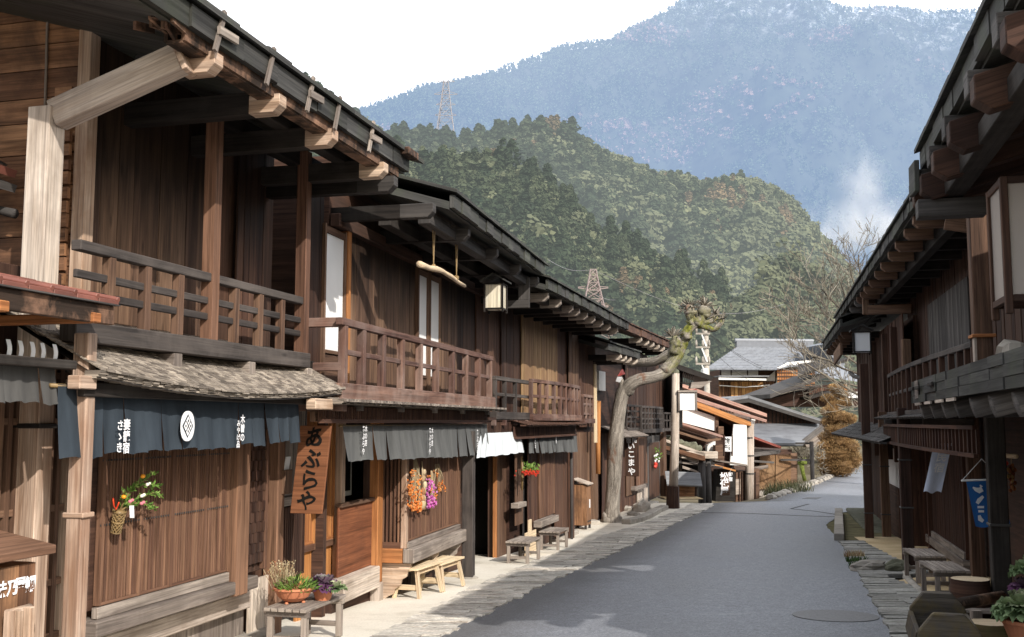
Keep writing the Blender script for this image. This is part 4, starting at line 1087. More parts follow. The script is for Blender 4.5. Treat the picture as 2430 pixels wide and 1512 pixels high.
mini_roof(L4, b4, S4(x6(855), .7, 1015), S4(x6(990), .7, 1015), .0, .8, 1.62, 1.30, M['grey'], .04, rows=5)
m = MB(L4); m.box(-8, 4.6, -.1, .3, -3.2, -1.22); m.build('plinth', M['stone'], b4, bevel=.04)
# ======================= curtains =========================================================================
def bz(F, k, x, y, n): return F.px(*z(k, x, y), n)
n_ = .70
sA, _ = bz(L1, 3, 345, 200, n_); sB, zB = bz(L1, 3, 1830, 310, n_); _, zA = bz(L1, 3, 570, 400, n_)
cur = noren(L1, sA, sB, n_, 2.0, zA, 15, M['cl_blue'], 'long indigo curtain with a white diamond crest under the grey shingled roof', splay=.04, bot=zB, slit=.62, fold=.016)
def on(F, k, x, y, n): return F.px(*z(k, x, y), n)
nn_ = .795
def wl(F, txt, k, x, y0, y1, n, par, mat='inkwhite', wide=1.0, **kw):
    (s, z0), (_, z1) = on(F, k, x, y0, n), on(F, k, x, y1, n)
    h = abs(z0 - z1); size = h / len(txt) / 1.02
    return ltr(F, txt, size, s, n, (z0 + z1) / 2, M[mat], par, bold=.022, spacing=1.0, sx=wide, **kw)
wl(L1, '妻籠宿', 3, 783, 165, 385, nn_, cur); wl(L1, 'さゝき', 3, 742, 172, 380, nn_, cur)
wl(L1, '木曽の', 3, 1495, 140, 310, nn_, cur); wl(L1, 'みやげ品', 3, 1470, 175, 350, nn_, cur)
# white rounded crest with a barred diamond
(sc, zc0), (_, zc1) = on(L1, 3, 1157, 120, nn_), on(L1, 3, 1157, 306, nn_)
hz, ws = abs(zc0 - zc1) / 2, .10; zc = (zc0 + zc1) / 2
def flat(F, pts, n, par, mat, name):
    m = MB(F); m.add([(s, n, zz) for s, zz in pts], [tuple(range(len(pts)))], [[(0, 0)] * len(pts)], .5); return m.build(name, mat, par)
def oval(k): return [(sc + ws * k * math.copysign(abs(math.cos(q)) ** .8, math.cos(q)), zc + hz * k * math.sin(q)) for q in [i * math.pi / 16 for i in range(32)]]
cr = flat(L1, oval(1.0), nn_, cur, M['inkwhite'], 'crest')
for (fx, fz, r, n2, mt) in ((.78, .80, 0, .0025, 'cl_blue'), (.60, .66, 0, .005, 'inkwhite')):
    flat(L1, [(sc - ws * fx, zc), (sc, zc - hz * fz), (sc + ws * fx, zc), (sc, zc + hz * fz)], nn_ + n2, cr, M[mt], 'diamond')
m = MB(L1)
for a, b in (((-.35, -.4), (.35, .4)), ((.35, -.4), (-.35, .4))):
    m.beam((sc + ws * a[0] * .85, nn_ + .0075, zc + hz * a[1] * .8), (sc + ws * b[0] * .85, nn_ + .0075, zc + hz * b[1] * .8), .002, .008, up=(0, 1, 0))
for a, b in ((0, .35), (0, -.35), (-.34, 0), (.34, 0)): m.box(sc + ws * a - .006, sc + ws * a + .006, nn_ + .006, nn_ + .009, zc + hz * b - .009, zc + hz * b + .009)
m.build('crest_lines', M['ink'], cr)
# near porch curtain with white loops
n_ = .66
(sA, zt), (sB, zb2) = bz(L1, 17, -80, 60, n_), bz(L1, 17, 262, 340, n_)
_, zt = bz(L1, 17, 262, 118, n_)
cn = noren(L1, sA, sB, n_, zt, zb2, 4, M['cl_black'], 'short grey curtain hung from white cloth loops beside the front porch post', splay=.03, slit=0, fold=.01)
for x in (28, 88, 148, 200, 262):
    s, zz = bz(L1, 17, x, 90, n_); m = MB(L1)
    m.grid(lambda a, b: (s - .02 + .04 * a, n_ + .012 + .018 * math.sin(b * 3.1), zt - .03 + .13 * b), 3, 6); m.build('loop', M['white'], cn, smooth=True)
# second inn
n_ = .56
(sA, _), (sB, zB) = bz(L2, 4, 600, 300, n_), bz(L2, 4, 1492, 385, n_); zA = bz(L2, 4, 640, 418, n_)[1]
c2 = noren(L2, sA, sB, n_, 1.715, zA, 14, M['cl_grey'], 'wide charcoal curtain with white brush lettering above the pale bench', splay=.05, bot=zB, slit=.5, fold=.02)
nn_ = .645
wl(L2, 'あぶらや', 4, 731, 198, 385, nn_, c2); wl(L2, '木の店', 4, 746, 200, 330, nn_, c2); wl(L2, 'あぶらや', 4, 1142, 210, 385, nn_, c2); wl(L2, '木の店', 4, 1156, 212, 330, nn_, c2); wl(L2, 'あぶらや', 4, 1436, 222, 390, nn_, c2)
n_ = .56
(sA, zt_), (sB, _) = bz(L2, 18, 620, 160, n_), bz(L2, 18, 1090, 168, n_); (sL, zL), (sR, zR) = bz(L2, 18, 585, 468, n_ + .10), bz(L2, 18, 1145, 398, n_ + .10)
m = MB(L2); zt_ = bz(L2, 18, 900, 170, n_)[1]
def fn(a, b):
    s0 = sA + (sB - sA) * a; s1 = sL + (sR - sL) * a; fo = math.sin(a * 47 + 2 * math.sin(a * 9)) * .012 + .008 * math.sin(a * 23)
    return (s0 + (s1 - s0) * b, n_ + .10 * b + fo * (.4 + b), zt_ + (zL + (zR - zL) * a - zt_) * b + .008 * math.sin(a * 31) * b)
m.grid(fn, 120, 8, 2, .5); o = m.build('noren_curtain', M['cl_white'], loc=L2(sA, n_, 1), smooth=True); tag(o, 'plain white curtain above the open doorway, between the two charcoal curtains', 'shop curtain', 'shop curtains hung under the eaves')
n_ = .46
(sA, zA), (sB, zB) = bz(L3, 18, 1190, 410, n_), bz(L3, 18, 1738, 395, n_)
c3 = noren(L3, sA, sB, n_, L3.px(*z(18, 1190, 200), n_)[1], zA, 12, M['cl_grey'], 'farthest charcoal curtain, below the bowed balcony', splay=.03, bot=zB, slit=.1, fold=.02)
wl(L3, 'いこま', 18, 1262, 210, 360, .51, c3); wl(L3, '民宿', 18, 1503, 205, 300, .51, c3)
# ======================= signs, lamps, small things on the left ===========================================
sg = thing('hanging_sign', 'russet hanging board with four carved grey black hiragana characters', 'sign', L1(-.12, .63, 1.3), None)
zt, zb_ = 1.71, .80
m = MB(L1); m.prism([(-.12, .815, zt), (-.12, .46, zt), (-.16, .385, zb_), (-.16, .745, zb_)], (.028, 0, 0)); m.build('board', M['signwood'], sg, bevel=.004)
V = L1.nn; U = (L1(-.12, .64, zt) - L1(-.16, .565, zb_)).normalized()
lettering('あぶらや', .222, L1(-.146, .60, 1.255), V, U, M['black'], sg, bold=.026, spacing=1.0, wob=.12)
m = MB(L1)
for n2 in (.52, .76): m.tube([(-.11, n2, zt), (-.10, n2, 1.93)], .006, 6)
m.build('hanger', M['iron'], sg)
mb_ = thing('letter_box', 'small brown wooden letter box with white paper in it beside the russet sign', 'letter box', L1(sr0 + .1, .1, .9))
s0 = L1.px(*z(14, 262, 900), .16)[0]; zl = L1.px(*z(14, 300, 1040), .16)[1]
box(L1, mb_, 'box', M['plank'], s0, s0 + .17, .04, .18, zl, zl + .26); box(L1, mb_, 'back_board', M['plank'], s0, s0 + .17, .04, .07, zl + .26, zl + .42)
m = MB(L1); m.beam((s0 + .10, .13, zl + .2), (s0 + .10, .16, zl + .40), .10, .012, up=(0, 1, 0)); m.build('paper', M['white'], mb_)
# wall vase with new-year branches
fv = thing('flower_basket', 'woven bamboo wall vase with green mandarin branches on the lattice under the indigo curtain', 'flower vase', L1(*[L1.px(*z(15, 300, 1250), .3)[0], .3, .6]))
P3 = lambda x, y, n: Vector((lambda q: (q[0], n, q[1]))(L1.px(*z(15, x, y), n)))
t0, t1 = P3(330, 925, .36), P3(268, 1262, .31)
m = MB(L1); ax = (t0 - t1); L = ax.length; ax.normalize()
e1 = Vector((1, 0, 0)) - ax * ax.x; e1.normalize(); e2 = ax.cross(e1)
for dr in (1, -1):
    for k in range(9):
        pts = []
        for i in range(15):
            f = i / 14; r = .036 + .014 * f; q = k * .698 + dr * f * 3.6; pts.append(t1 + ax * (L * f) + e1 * (r * math.cos(q)) + e2 * (r * math.sin(q)))
        m.tube(pts, .0042, 5)
for f in (.02, .5, .97):
    r = .038 + .014 * f; m.tube([t1 + ax * (L * f) + e1 * (r * math.cos(q * .349)) + e2 * (r * math.sin(q * .349)) for q in range(19)], .005, 5)
m.tube([t1, t0], [.030, .042], 10)
m.build('basket', M['bamboo'], fv, smooth=True)
def leaf(m, p, d, L_, w, up=None, r=None, curl=.25):
    d = Vector(d).normalized(); up = Vector(up) if up is not None else Vector((R.uniform(-1, 1), R.uniform(-1, 1), R.uniform(-1, 1)))
    sd = d.cross(up)
    if sd.length < .01: sd = d.cross(Vector((.3, 1, .2)))
    sd.normalize(); nn = sd.cross(d)
    p = Vector(p)
    a, b = p + d * L_ * .5 + sd * w + nn * curl * w, p + d * L_ * .5 - sd * w + nn * curl * w
    m.add([p, a, p + d * L_ - nn * curl * w, b], [(0, 1, 2), (0, 2, 3)], [[(0, 0)] * 3] * 2, r)
lv = MB(L1); st = MB(L1)
twigs = [((330, 930), (470, 640), (560, 560), (690, 470), (890, 345)), ((340, 930), (480, 640), (650, 540), (800, 520), (950, 540)), ((350, 930), (480, 820), (640, 730), (850, 650), (975, 720)), ((350, 930), (480, 830), (640, 800), (760, 830), (860, 900)), ((330, 930), (400, 780), (400, 640))]
for tw in twigs:
    n0 = .36; pts = [P3(x, y, n0 + .035 * i) for i, (x, y) in enumerate(tw)]
    st.tube(pts, [.006, .005, .004, .003, .002][:len(pts)], 5)
    for i in range(1, len(pts)):
        for _ in range(26 if i > 1 else 10):
            f = R.random(); p = pts[i - 1].lerp(pts[i], f); d = (pts[i] - pts[i - 1]).normalized() * .8 + Vector((R.uniform(-1, 1), R.uniform(-1, 1), R.uniform(-.6, 1)))
            leaf(lv, p, d, R.uniform(.03, .055), R.uniform(.007, .011))
lv.build('leaves', M['leaf'], fv); st.build('twigs', M['bamboo'], fv)
M['orange_fruit'] = plain('mandarin_orange', (.85, .33, .02), .4, .4, .02, .06, 20); M['mochi'] = plain('white_rice_cake', (.82, .76, .68), .6, .2, .02, .04, 20)
M['mochi_pink'] = plain('pink_rice_cake', (.62, .20, .24), .6, .2, .02, .06, 20); M['red_cord'] = plain('red_cord', (.65, .06, .02), .5, .3)
for x, y, n2 in ((686, 398, .5), (393, 715, .42)):
    m = MB(L1); m.blob(P3(x, y, n2), .019, .019, .017, 12, 8, .03); m.build('mandarin', M['orange_fruit'], fv, smooth=True)
for x, y, mt in ((765, 518, 'mochi'), (685, 693, 'mochi'), (680, 808, 'mochi_pink'), (505, 775, 'mochi_pink')):
    m = MB(L1); p = P3(x, y, .47); m.blob(p - Vector((.012, 0, .004)), .016, .016, .014, 10, 7, .05); m.blob(p + Vector((.014, 0, .003)), .015, .015, .013, 10, 7, .05); m.build('rice_cake', M[mt], fv, smooth=True)
m = MB(L1); m.grid(lambda a, b: P3(478 + 70 * a + 8 * b, 850 + 190 * b, .46 + .01 * math.sin(b * 3)), 2, 5); m.build('paper_tag', M['white'], fv)
m = MB(L1); m.tube([P3(228, 735, .4), P3(238, 850, .38), P3(270, 915, .37), P3(300, 850, .39), P3(318, 800, .41)], .006, 6); m.build('red_cord', M['red_cord'], fv, smooth=True)
# paper lantern on its bracket
def lantern(F, u, v, n, w, h, lab, glow=None):
    s, zz = F.px(u, v, n); t = thing('lantern', lab, 'lantern', F(s, n, zz - h / 2), 'box lanterns hung under the eaves')
    m = MB(F); fw = .028
    for a in (-1, 1):
        for b in (-1, 1): m.box(s + a * w / 2 - fw / 2, s + a * w / 2 + fw / 2, n + b * w / 2 - fw / 2, n + b * w / 2 + fw / 2, zz - h / 2 - .04, zz + h / 2, g=2)
    for q in (-h / 2, h / 2 - fw):
        for a in (-1, 1): m.box(s - w / 2, s + w / 2, n + a * w / 2 - fw * .4, n + a * w / 2 + fw * .4, zz + q, zz + q + fw); m.box(s + a * w / 2 - fw * .4, s + a * w / 2 + fw * .4, n - w / 2, n + w / 2, zz + q, zz + q + fw)
    m.build('frame', M['eave'], t)
    m = MB(F); m.box(s - w / 2 + .012, s + w / 2 - .012, n - w / 2 + .012, n + w / 2 - .012, zz - h / 2 + .01, zz + h / 2 - .01); m.build('paper_pane', glow or M['white'], t)
    m = MB(F); o = w / 2 + .07
    for a in (-1, 1): m.prism([(s - o, n, zz + h / 2 + .13), (s - o, n + a * o, zz + h / 2 + .01), (s - o, n + a * o, zz + h / 2 + .035), (s - o, n, zz + h / 2 + .16)], (2 * o, 0, 0))
    m.build('cap_roof', M['roofboard'], t); return t
M['oldpaper'] = wood('yellowed_lantern_paper', (.74, .66, .48), (.86, .82, .70), (.60, .48, .30), .5, .03, bump=0)
lantern(L2, 1176, 705, .90, .30, .44, 'sunlit box lantern with stained cream paper under the second eave', M['oldpaper'])
# branch hung from cords
(sA, zA), (sB, zB) = L2.px(993, 629, 1.0), L2.px(1100, 677, 1.0)
br = thing('hanging_branch', 'peeled bent branch hung level from cords under the second eave', 'branch', L2(sA, 1.0, zA))
A, Bq = Vector((sA, 1.0, zA)), Vector((sB, 1.0, zB)); m = MB(L2)
pts = [A.lerp(Bq, i / 9) + Vector((0, R.uniform(-.02, .02), R.uniform(-.012, .012) + .05 * math.sin(i / 9 * 3.14))) for i in range(10)]
m.tube(pts, [.042, .036, .034, .04, .032, .030, .033, .028, .026, .024], 9); m.build('branch', M['new'], br, smooth=True)
for f in (.30, .82):
    m = MB(L2); p = A.lerp(Bq, f) + Vector((0, 0, .05))
    for d in (-.05, .05): m.tube([p, p + Vector((d, 0, .55))], .006, 5)
    m.blob(p, .035, .035, .05, 8, 6, .2); m.build('cord', M['bamboo'], br)
# dried bunches on the bay
def bunch(name, lab, x0, x1, y0, y1, k, cols, n=.42, nst=40, head=.02, F=L2, stem='dry', cat='dried flowers', shape=.5):
    q = lambda x, y, nn: Vector((lambda g: (g[0], nn, g[1]))(F.px(*z(k, x, y), nn)))
    t = thing(name, lab, cat, F(*q((x0 + x1) / 2, y1, n)), 'bunches hung to dry on the bay window')
    sm, hm = MB(F), MB(F); top = ((x0 + x1) / 2, y0)
    for _ in range(nst):
        x = R.uniform(x0, x1); y = y0 + (y1 - y0) * (1 - R.random() ** 1.6 * .75)
        p = q(top[0] + (x - top[0]) * .25, y0, n); e = q(x, y, n + R.uniform(.0, .09)); sm.tube([p, p.lerp(e, .5) + Vector((R.uniform(-.02, .02), .02, 0)), e], .003, 4)
        for _ in range(5): hm.blob(e + Vector((R.uniform(-1, 1), R.uniform(-1, 1), R.uniform(-1.6, 1.6))) * head * 1.4, head * R.uniform(.5, 1), head * R.uniform(.5, 1), head * R.uniform(.5, 1), 5, 4, .2)
    sm.build('stems', M[stem], t); hm.build('blossoms', cols, t); return t
M['h_orange'] = leafmat('orange_berry', [(.45, .10, .02), (.72, .22, .05), (.80, .36, .12)], tr=.05); M['h_pink'] = leafmat('magenta_statice', [(.36, .05, .26), (.60, .12, .45), (.70, .35, .60)], tr=.05)
bunch('dried_flowers', 'orange berry bunch hanging at the near end of the bay window', 1012, 1082, 400, 720, 4, M['h_orange'], nst=44)
bunch('dried_flowers', 'magenta dried flower bunch hanging on the bay window', 1128, 1172, 480, 695, 4, M['h_pink'], nst=44)
bunch('dried_flowers', 'loose arching orange spray beside the magenta bunch', 1130, 1240, 440, 640, 4, M['h_orange'], nst=16, head=.016)
bd = thing('grain_braid', 'pale plaited straw braid hanging between the orange and magenta bunches', 'braid', L2(*[L2.px(*z(4, 1100, 700), .44)[0], .44, .4]), 'bunches hung to dry on the bay window')
m = MB(L2)
for i, (x, y) in enumerate(((1105, 490), (1098, 530), (1108, 570), (1098, 610), (1095, 655), (1094, 690))):
    g = L2.px(*z(4, x, y), .45); r = .028 + .004 * i; 
    for d in (-1, 1): m.blob((g[0] + d * .015, .45, g[1]), r * .8, r, r * 1.5, 9, 7, .1)
g = L2.px(*z(4, 1094, 720), .45); m.tube([(g[0], .45, g[1] + .08), (g[0], .45, g[1])], [.03, .05], 8); m.tube([(L2.px(*z(4, 1100, 400), .45)[0], .43, 1.2), (g[0] + .02, .45, .85)], .012, 6)
m.build('braid', M['dry'], bd, smooth=True)
# red berry arrangement on the third house
rb = thing('berry_spray', 'red berries and green leaves in a bamboo tube beside the doorway', 'flower vase', L3(*[L3.px(*z(18, 1105, 800), .25)[0], .25, .3]))
q18 = lambda x, y, n: Vector((lambda g: (g[0], n, g[1]))(L3.px(*z(18, x, y), n)))
m = MB(L3); m.tube([q18(1108, 838, .25), q18(1112, 640, .25), q18(1108, 450, .25)], [.02, .035, .018], 8); m.build('bamboo_tube', M['bamboo'], rb, smooth=True)
lv, bm_ = MB(L3), MB(L3)
for _ in range(110):
    p = q18(R.gauss(1205, 45), R.gauss(590, 28), R.uniform(.25, .5)); leaf(lv, p, (R.uniform(-1, 1), R.uniform(-1, 1), R.uniform(-.2, 1)), .10, .018)
for _ in range(90):
    p = q18(R.gauss(1195, 50), R.gauss(635, 18), R.uniform(.3, .5)); bm_.blob(p, .018, .018, .018, 5, 4, .1)
M['redberry'] = plain('red_berry', (.55, .04, .02), .35, .5, .2, .1); lv.build('leaves', M['leaf'], rb); bm_.build('berry_clumps', M['redberry'], rb)
# red and white charm on the fourth house, and the red-capped slip hung by the tree
ch = thing('door_charm', 'small leafy door charm with red and white paper on the far dark door', 'ornament', L4(*[L4.px(*z(6, 1045, 1120), .12)[0], .12, .2]))
q6 = lambda x, y, n, F=L4: Vector((lambda g: (g[0], n, g[1]))(F.px(*z(6, x, y), n)))
lv, rd, wh = MB(L4), MB(L4), MB(L4)
for i in range(60): leaf(lv, q6(R.gauss(1062, 9), R.uniform(1035, 1105), .15 + R.uniform(0, .1)), (R.uniform(-1, 1), R.uniform(-1, 1), R.uniform(-.2, 1)), .13, .025)
for i in range(8): rd.blob(q6(R.gauss(1048, 5), R.uniform(1120, 1140), .15), .06, .05, .07, 6, 5, .2); wh.blob(q6(R.gauss(1050, 8), R.uniform(1070, 1115), .2), .05, .04, .05, 6, 5, .2)
lv.build('leaves', M['leaf'], ch); rd.build('red_paper', M['redberry'], ch); wh.build('white_paper', M['white'], ch)
hw = thing('bird_ornament', 'little red and white hanging ornament under the eave beside the tree trunk', 'ornament', L4(*[L4.px(*z(6, 850, 640), 1.0)[0], 1.0, 2.6]))
m = MB(L4); m.prism([q6(832, 625, 1.0), q6(872, 612, 1.0), q6(858, 585, 1.0)], (.12, 0, 0)); m.build('red_roof', M['redberry'], hw)
m = MB(L4); m.prism([q6(822, 655, 1.0), q6(842, 660, 1.0), q6(858, 630, 1.0), q6(832, 628, 1.0)], (.1, 0, 0)); m.build('white_body', M['white'], hw)
# shop board beyond the tree
sg = thing('shop_sign', 'tall dark brown board with white characters behind the pollarded tree', 'sign', L4(-1, .6, 0))
s_, z0 = bz(L4, 6, 880, 975, .28); s2, _ = bz(L4, 6, 955, 975, .28); z1 = bz(L4, 6, 880, 1192, .28)[1]
sx_ = L4.S(x6(877), .32, 1080); na, nb_ = .30, .30 + .46
m = MB(L4); m.box(sx_, sx_ + .04, na, nb_, z1, z0); m.build('board', M['plank_dk'], sg, bevel=.006)
zz_ = lambda y: bz(L4, 6, 880, y, .3)[1]
lettering('民', .17, L4(sx_ - .004, na + .32, zz_(990)), L4.nn, (0, 0, 1), M['inkwhite'], sg, bold=.03); lettering('宿', .17, L4(sx_ - .004, na + .13, zz_(990)), L4.nn, (0, 0, 1), M['inkwhite'], sg, bold=.03)
for c_, y in zip('いこまや', (1022, 1068, 1114, 1165)): lettering(c_, .25, L4(sx_ - .004, na + .22, zz_(y)), L4.nn, (0, 0, 1), M['inkwhite'], sg, bold=.03)
# ---- benches ------------------------------------------------------------------------------------------
def slat_bench(name, lab, loc, rz, L=.95, W=.46, H=.42, mat='grey', group='slatted benches along the street', first=[None]):
    if first[0] is None:
        t = thing(name, lab, 'bench', (0, 0, 0), group)
        m = MB(); k = 6; p = W / k
        for i in range(k): m.box(-L / 2, L / 2, -W / 2 + i * p + .006, -W / 2 + (i + 1) * p - .006, H - .035, H, g=0)
        m.build('seat_slats', M[mat], t, bevel=.004)
        for a in (-1, 1):
            for b in (-1, 1):
                m = MB(); m.box(a * (L / 2 - .07) - .03, a * (L / 2 - .07) + .03, b * (W / 2 - .05) - .03, b * (W / 2 - .05) + .03, 0, H - .09, g=2); m.build('leg', M[mat], t, bevel=.004)
            m = MB(); m.box(a * (L / 2 - .07) - .024, a * (L / 2 - .07) + .024, -W / 2, W / 2, H - .09, H - .036, g=1); m.build('apron', M[mat], t, bevel=.004)
            m = MB(); m.box(a * (L / 2 - .07) - .02, a * (L / 2 - .07) + .02, -W / 2 + .08, W / 2 - .08, .10, .15, g=1); m.build('stretcher', M[mat], t, bevel=.004)
        first[0] = t
    else:
        t = copy_tree(first[0]); t['label'] = lab; t['group'] = group
    t.location = loc; t.rotation_euler = (0, 0, rz); return t
def mid(*ps): return sum((Vector(p) for p in ps), Vector()) / len(ps)
def onz(u, v, h):
    d = ray(u, v); t = (h - EYE) / d.z; return Vector((d.x * t, d.y * t, h))
def bench_at(k, pts, H, lab, L=.95, first=None):
    """pts: near-left and far-right corners of the seat as seen in the photograph"""
    g = zg(*onz(*z(k, *pts[0]), -.5).xy)
    for _ in range(3): c = mid(*[onz(*z(k, *p), g + H) for p in pts]); g = zg(c.x, c.y)
    return c, g + .012
c, g = bench_at(3, ((1690, 1315), (2075, 1280)), .42, '')
slat_bench('slatted_bench', 'low grey slatted bench carrying the flower pots', (c.x, c.y, g), L1.rot())
c, g = bench_at(18, ((955, 1415), (1300, 1400)), .42, '')
slat_bench('slatted_bench', 'grey slatted bench in front of the pale snow shovel', (c.x, c.y, g), L3.rot())
c, g = bench_at(18, ((1315, 1300), (1640, 1285)), .42, '')
slat_bench('slatted_bench', 'grey slatted bench under the farthest charcoal curtain', (c.x, c.y, g), L3.rot())
c, g = bench_at(9, ((605, 1020), (810, 1045)), .44, '')
bR1 = slat_bench('slatted_bench', 'dark slatted bench nearer the sand forecourt, behind its twin', (6.38, 16.15, g + .0), R2.rot() + .08)
c2_, g2 = bench_at(9, ((668, 1075), (870, 1085)), .44, '')
bR2 = slat_bench('slatted_bench', 'dark slatted bench beside the tree stump, in front of its twin', (c2_.x, c2_.y, g2 + .02), R2.rot() + .08)
# far little bench
pb = G(*z(6, 1060, 1358)); nb2 = thing('bench', 'small dark bench with a low rail outside the far dark door', 'bench', pb)
m = MB()
m.box(-.55, .55, -.16, .16, .44, .49, g=0); m.build('seat', M['rail'], nb2, bevel=.005)
for a in (-1, 1):
    m = MB(); m.box(a * .45 - .04, a * .45 + .04, -.13, .13, 0, .44, g=2); m.build('leg', M['rail'], nb2, bevel=.005)
m = MB(); m.box(-.42, .42, -.03, .03, .15, .2, g=0); m.build('stretcher', M['rail'], nb2); nb2.rotation_euler = (0, 0, -.1); nb2.scale = (1, 1, 1.1)
# pale new benches, splayed legs
def plank_bench(lab, loc, rz, first=[None]):
    if first[0] is None:
        t = thing('plank_bench', lab, 'bench', (0, 0, 0), 'pale splay legged benches under the bay window'); L, W, H = .86, .36, .42
        m = MB(); m.box(-L / 2, L / 2, -W / 2, W / 2, H - .03, H, g=0); m.build('seat', M['new'], t, bevel=.004)
        for b in (-1, 1):
            m = MB(); m.box(-L / 2 + .1, L / 2 - .1, b * .11 - .014, b * .11 + .014, H - .10, H - .031, g=0); m.build('apron', M['new'], t, bevel=.003)
            for a in (-1, 1):
                m = MB(); m.beam((a * (L / 2 - .06), b * .19, 0), (a * (L / 2 - .12), b * .12, H - .031), .045, .06, up=(1, 0, 0)); m.build('leg', M['new'], t, bevel=.004)
        for a in (-1, 1):
            m = MB(); m.box(a * (L / 2 - .085) - .013, a * (L / 2 - .085) + .013, -.15, .15, .12, .19, g=1); m.build('stretcher', M['new'], t, bevel=.003)
        first[0] = t
    else: t = copy_tree(first[0]); t['label'] = lab
    t.location = loc; t.rotation_euler = (0, 0, rz)
h = -.62 + .42
for _ in range(3):
    qa, qb, qc = onz(*z(13, 740, 662), h), onz(*z(13, 1062, 680), h), onz(*z(13, 1765, 458), h); h = zg(*((qa + qc) / 2).xy) + .012 + .42
dr_ = (qc - qb); LL = dr_.length; dr_.normalize(); wv = (qa - qb)
ctr = qb + wv * .5
for i, lab in ((0, 'nearer of the two pale plank benches under the bay window'), (1, 'farther of the two pale plank benches, beside the black post')):
    c = ctr + dr_ * (.43 + i * (LL - .86)); plank_bench(lab, (c.x, c.y, zg(c.x, c.y) + .014), math.atan2(dr_.y, dr_.x))
# ---- pots on the bench -----------------------------------------------------------------------------------
def pot(lab, c, r, h, prof=None, group='terracotta plant pots'):
    t = thing('flower_pot', lab, 'plant pot', c, group); m = MB()
    prof = prof or [(.0, 0), (r * .62, 0), (r * .98, h * .86), (r * 1.06, h * .87), (r * 1.06, h), (r * .96, h), (r * .9, h * .82), (0, h * .8)]
    m.lathe(prof, c, 26); m.build('pot', M['terracotta'], t, smooth=False)
    m = MB(); m.lathe([(0, h * .83), (r * .93, h * .82)], c, 16); m.build('soil', M['earth'], t); return t
bc = Vector((0, 0, 0)); c, g = bench_at(3, ((1690, 1315), (2075, 1280)), .42, '')
sh = g + .42
p1 = onz(*z(3, 1805, 1300), sh); p2 = onz(*z(3, 1950, 1288), sh) + Vector((.05, .06, 0))
t1 = pot('wide terracotta bowl of green herbs on the grey bench', (p1.x, p1.y, sh), .20, .15, [(0, .02), (.09, .02), (.15, .06), (.19, .13), (.205, .135), (.205, .155), (.185, .155), (.175, .13), (0, .125)])
m = MB()
for a in range(3): m.blob((p1.x + .1 * math.cos(a * 2.1), p1.y + .1 * math.sin(a * 2.1), sh + .008), .02, .02, .014, 8, 5, .05)
m.build('foot', M['terracotta'], t1)
lv = MB()
for _ in range(330):
    a, rr = R.uniform(0, 6.28), .17 * math.sqrt(R.random()); b = Vector((p1.x + .04 + rr * math.cos(a), p1.y - .03 + rr * math.sin(a), sh + .12 + R.uniform(0, .13) * (1.2 - rr / .2)))
    leaf(lv, b, (math.cos(a) * .8 + R.uniform(-.5, .5), math.sin(a) * .8 + R.uniform(-.5, .5), R.uniform(.0, 1.0)), R.uniform(.05, .10), R.uniform(.005, .009))
lv.build('leaves', M['leaf'], t1)
lv = MB()
for _ in range(170):
    b = Vector((p1.x - .12 + R.gauss(0, .045), p1.y + .05 + R.gauss(0, .05), sh + .13)); e = b + Vector((R.gauss(0, .05), R.gauss(0, .05), R.uniform(.12, .27)))
    lv.tube([b, e], .0018, 3); leaf(lv, e, (R.uniform(-1, 1), R.uniform(-1, 1), R.uniform(-1, 1)), .02, .008)
lv.build('dry_stems', M['dry'], t1)
t2 = pot('round terracotta pot of violet ornamental cabbage on the grey bench', (p2.x, p2.y, sh), .12, .15)
def cabbage(c, rad, mat, par, n=46, name='leaves', lo=.15):
    m = MB(); c = Vector(c)
    for i in range(n):
        f = (i + .5) / n; a = i * 2.399; tilt = lo + 1.2 * (1 - f) ; rl = rad * (.45 + .62 * f)
        d = Vector((math.cos(a) * math.sin(tilt + .2 * f) if False else math.cos(a) * (.25 + .95 * f), math.sin(a) * (.25 + .95 * f), 1.05 - f * 1.0)).normalized()
        sd = Vector((-math.sin(a), math.cos(a), 0)); up = sd.cross(d) * -1
        b = c + Vector((math.cos(a), math.sin(a), 0)) * rad * .12 + Vector((0, 0, rad * .1 * (1 - f)))
        w = rl * .55; ru = R.uniform(0, 6)
        def fn(u, v): 
            x = (u - .5) * 2; wd = w * math.sin(min(1, v * 1.15 + .12) * 2.2) * (.9 if v > .9 else 1)
            e = .13 * rl * math.sin(ru + x * 7 + v * 3) * v * abs(x) + .10 * rl * math.sin(ru * 2 + x * 13) * v * v
            return b + d * rl * v + sd * x * wd + up * (abs(x) ** 2 * .25 * w - .35 * rl * v * v * (1 if f > .5 else -.2) + e) 
        m.grid(fn, 7, 5, 1, 1, 1 - f * R.uniform(.6, 1))
    return m.build(name, mat, par, smooth=True)
cabbage((p2.x, p2.y, sh + .14), .16, M['cabbage_v'], t2); cabbage((p2.x + .13, p2.y - .05, sh + .12), .11, M['cabbage'], t2, 26)
# ---- snow shovel, cabinet, near box -----------------------------------------------------------------------
ss = thing('snow_shovel', 'pale wooden snow shovel leaning upright behind a grey bench', 'shovel', L3(*[L3.px(*z(18, 1210, 1480), .38)[0], .38, -1.1]))
sB_, zB_ = L3.px(*z(18, 1208, 1345), .38); _, zT = L3.px(*z(18, 1210, 1165), .33); gz_ = L3.gz(sB_, .4)
box(L3, ss, 'handle', M['new'], sB_ - .09, sB_ + .09, .34, .38, zB_, zT); box(L3, ss, 'blade', M['new'], sB_ - .42, sB_ + .42, .36, .39, gz_ + .03, zB_ + .06)
cb = thing('street_cabinet', 'small weatherworn wooden cabinet with sloping lid left of the pollarded trunk', 'cabinet', (2.03, 28.2, zg(2.03, 28.2)))
c = Vector(cb.location); F5 = Frame(c.x, c.y, .30, 1); zt = at(*z(6, 650, 1245), c.y).z; zl = c.z + .12
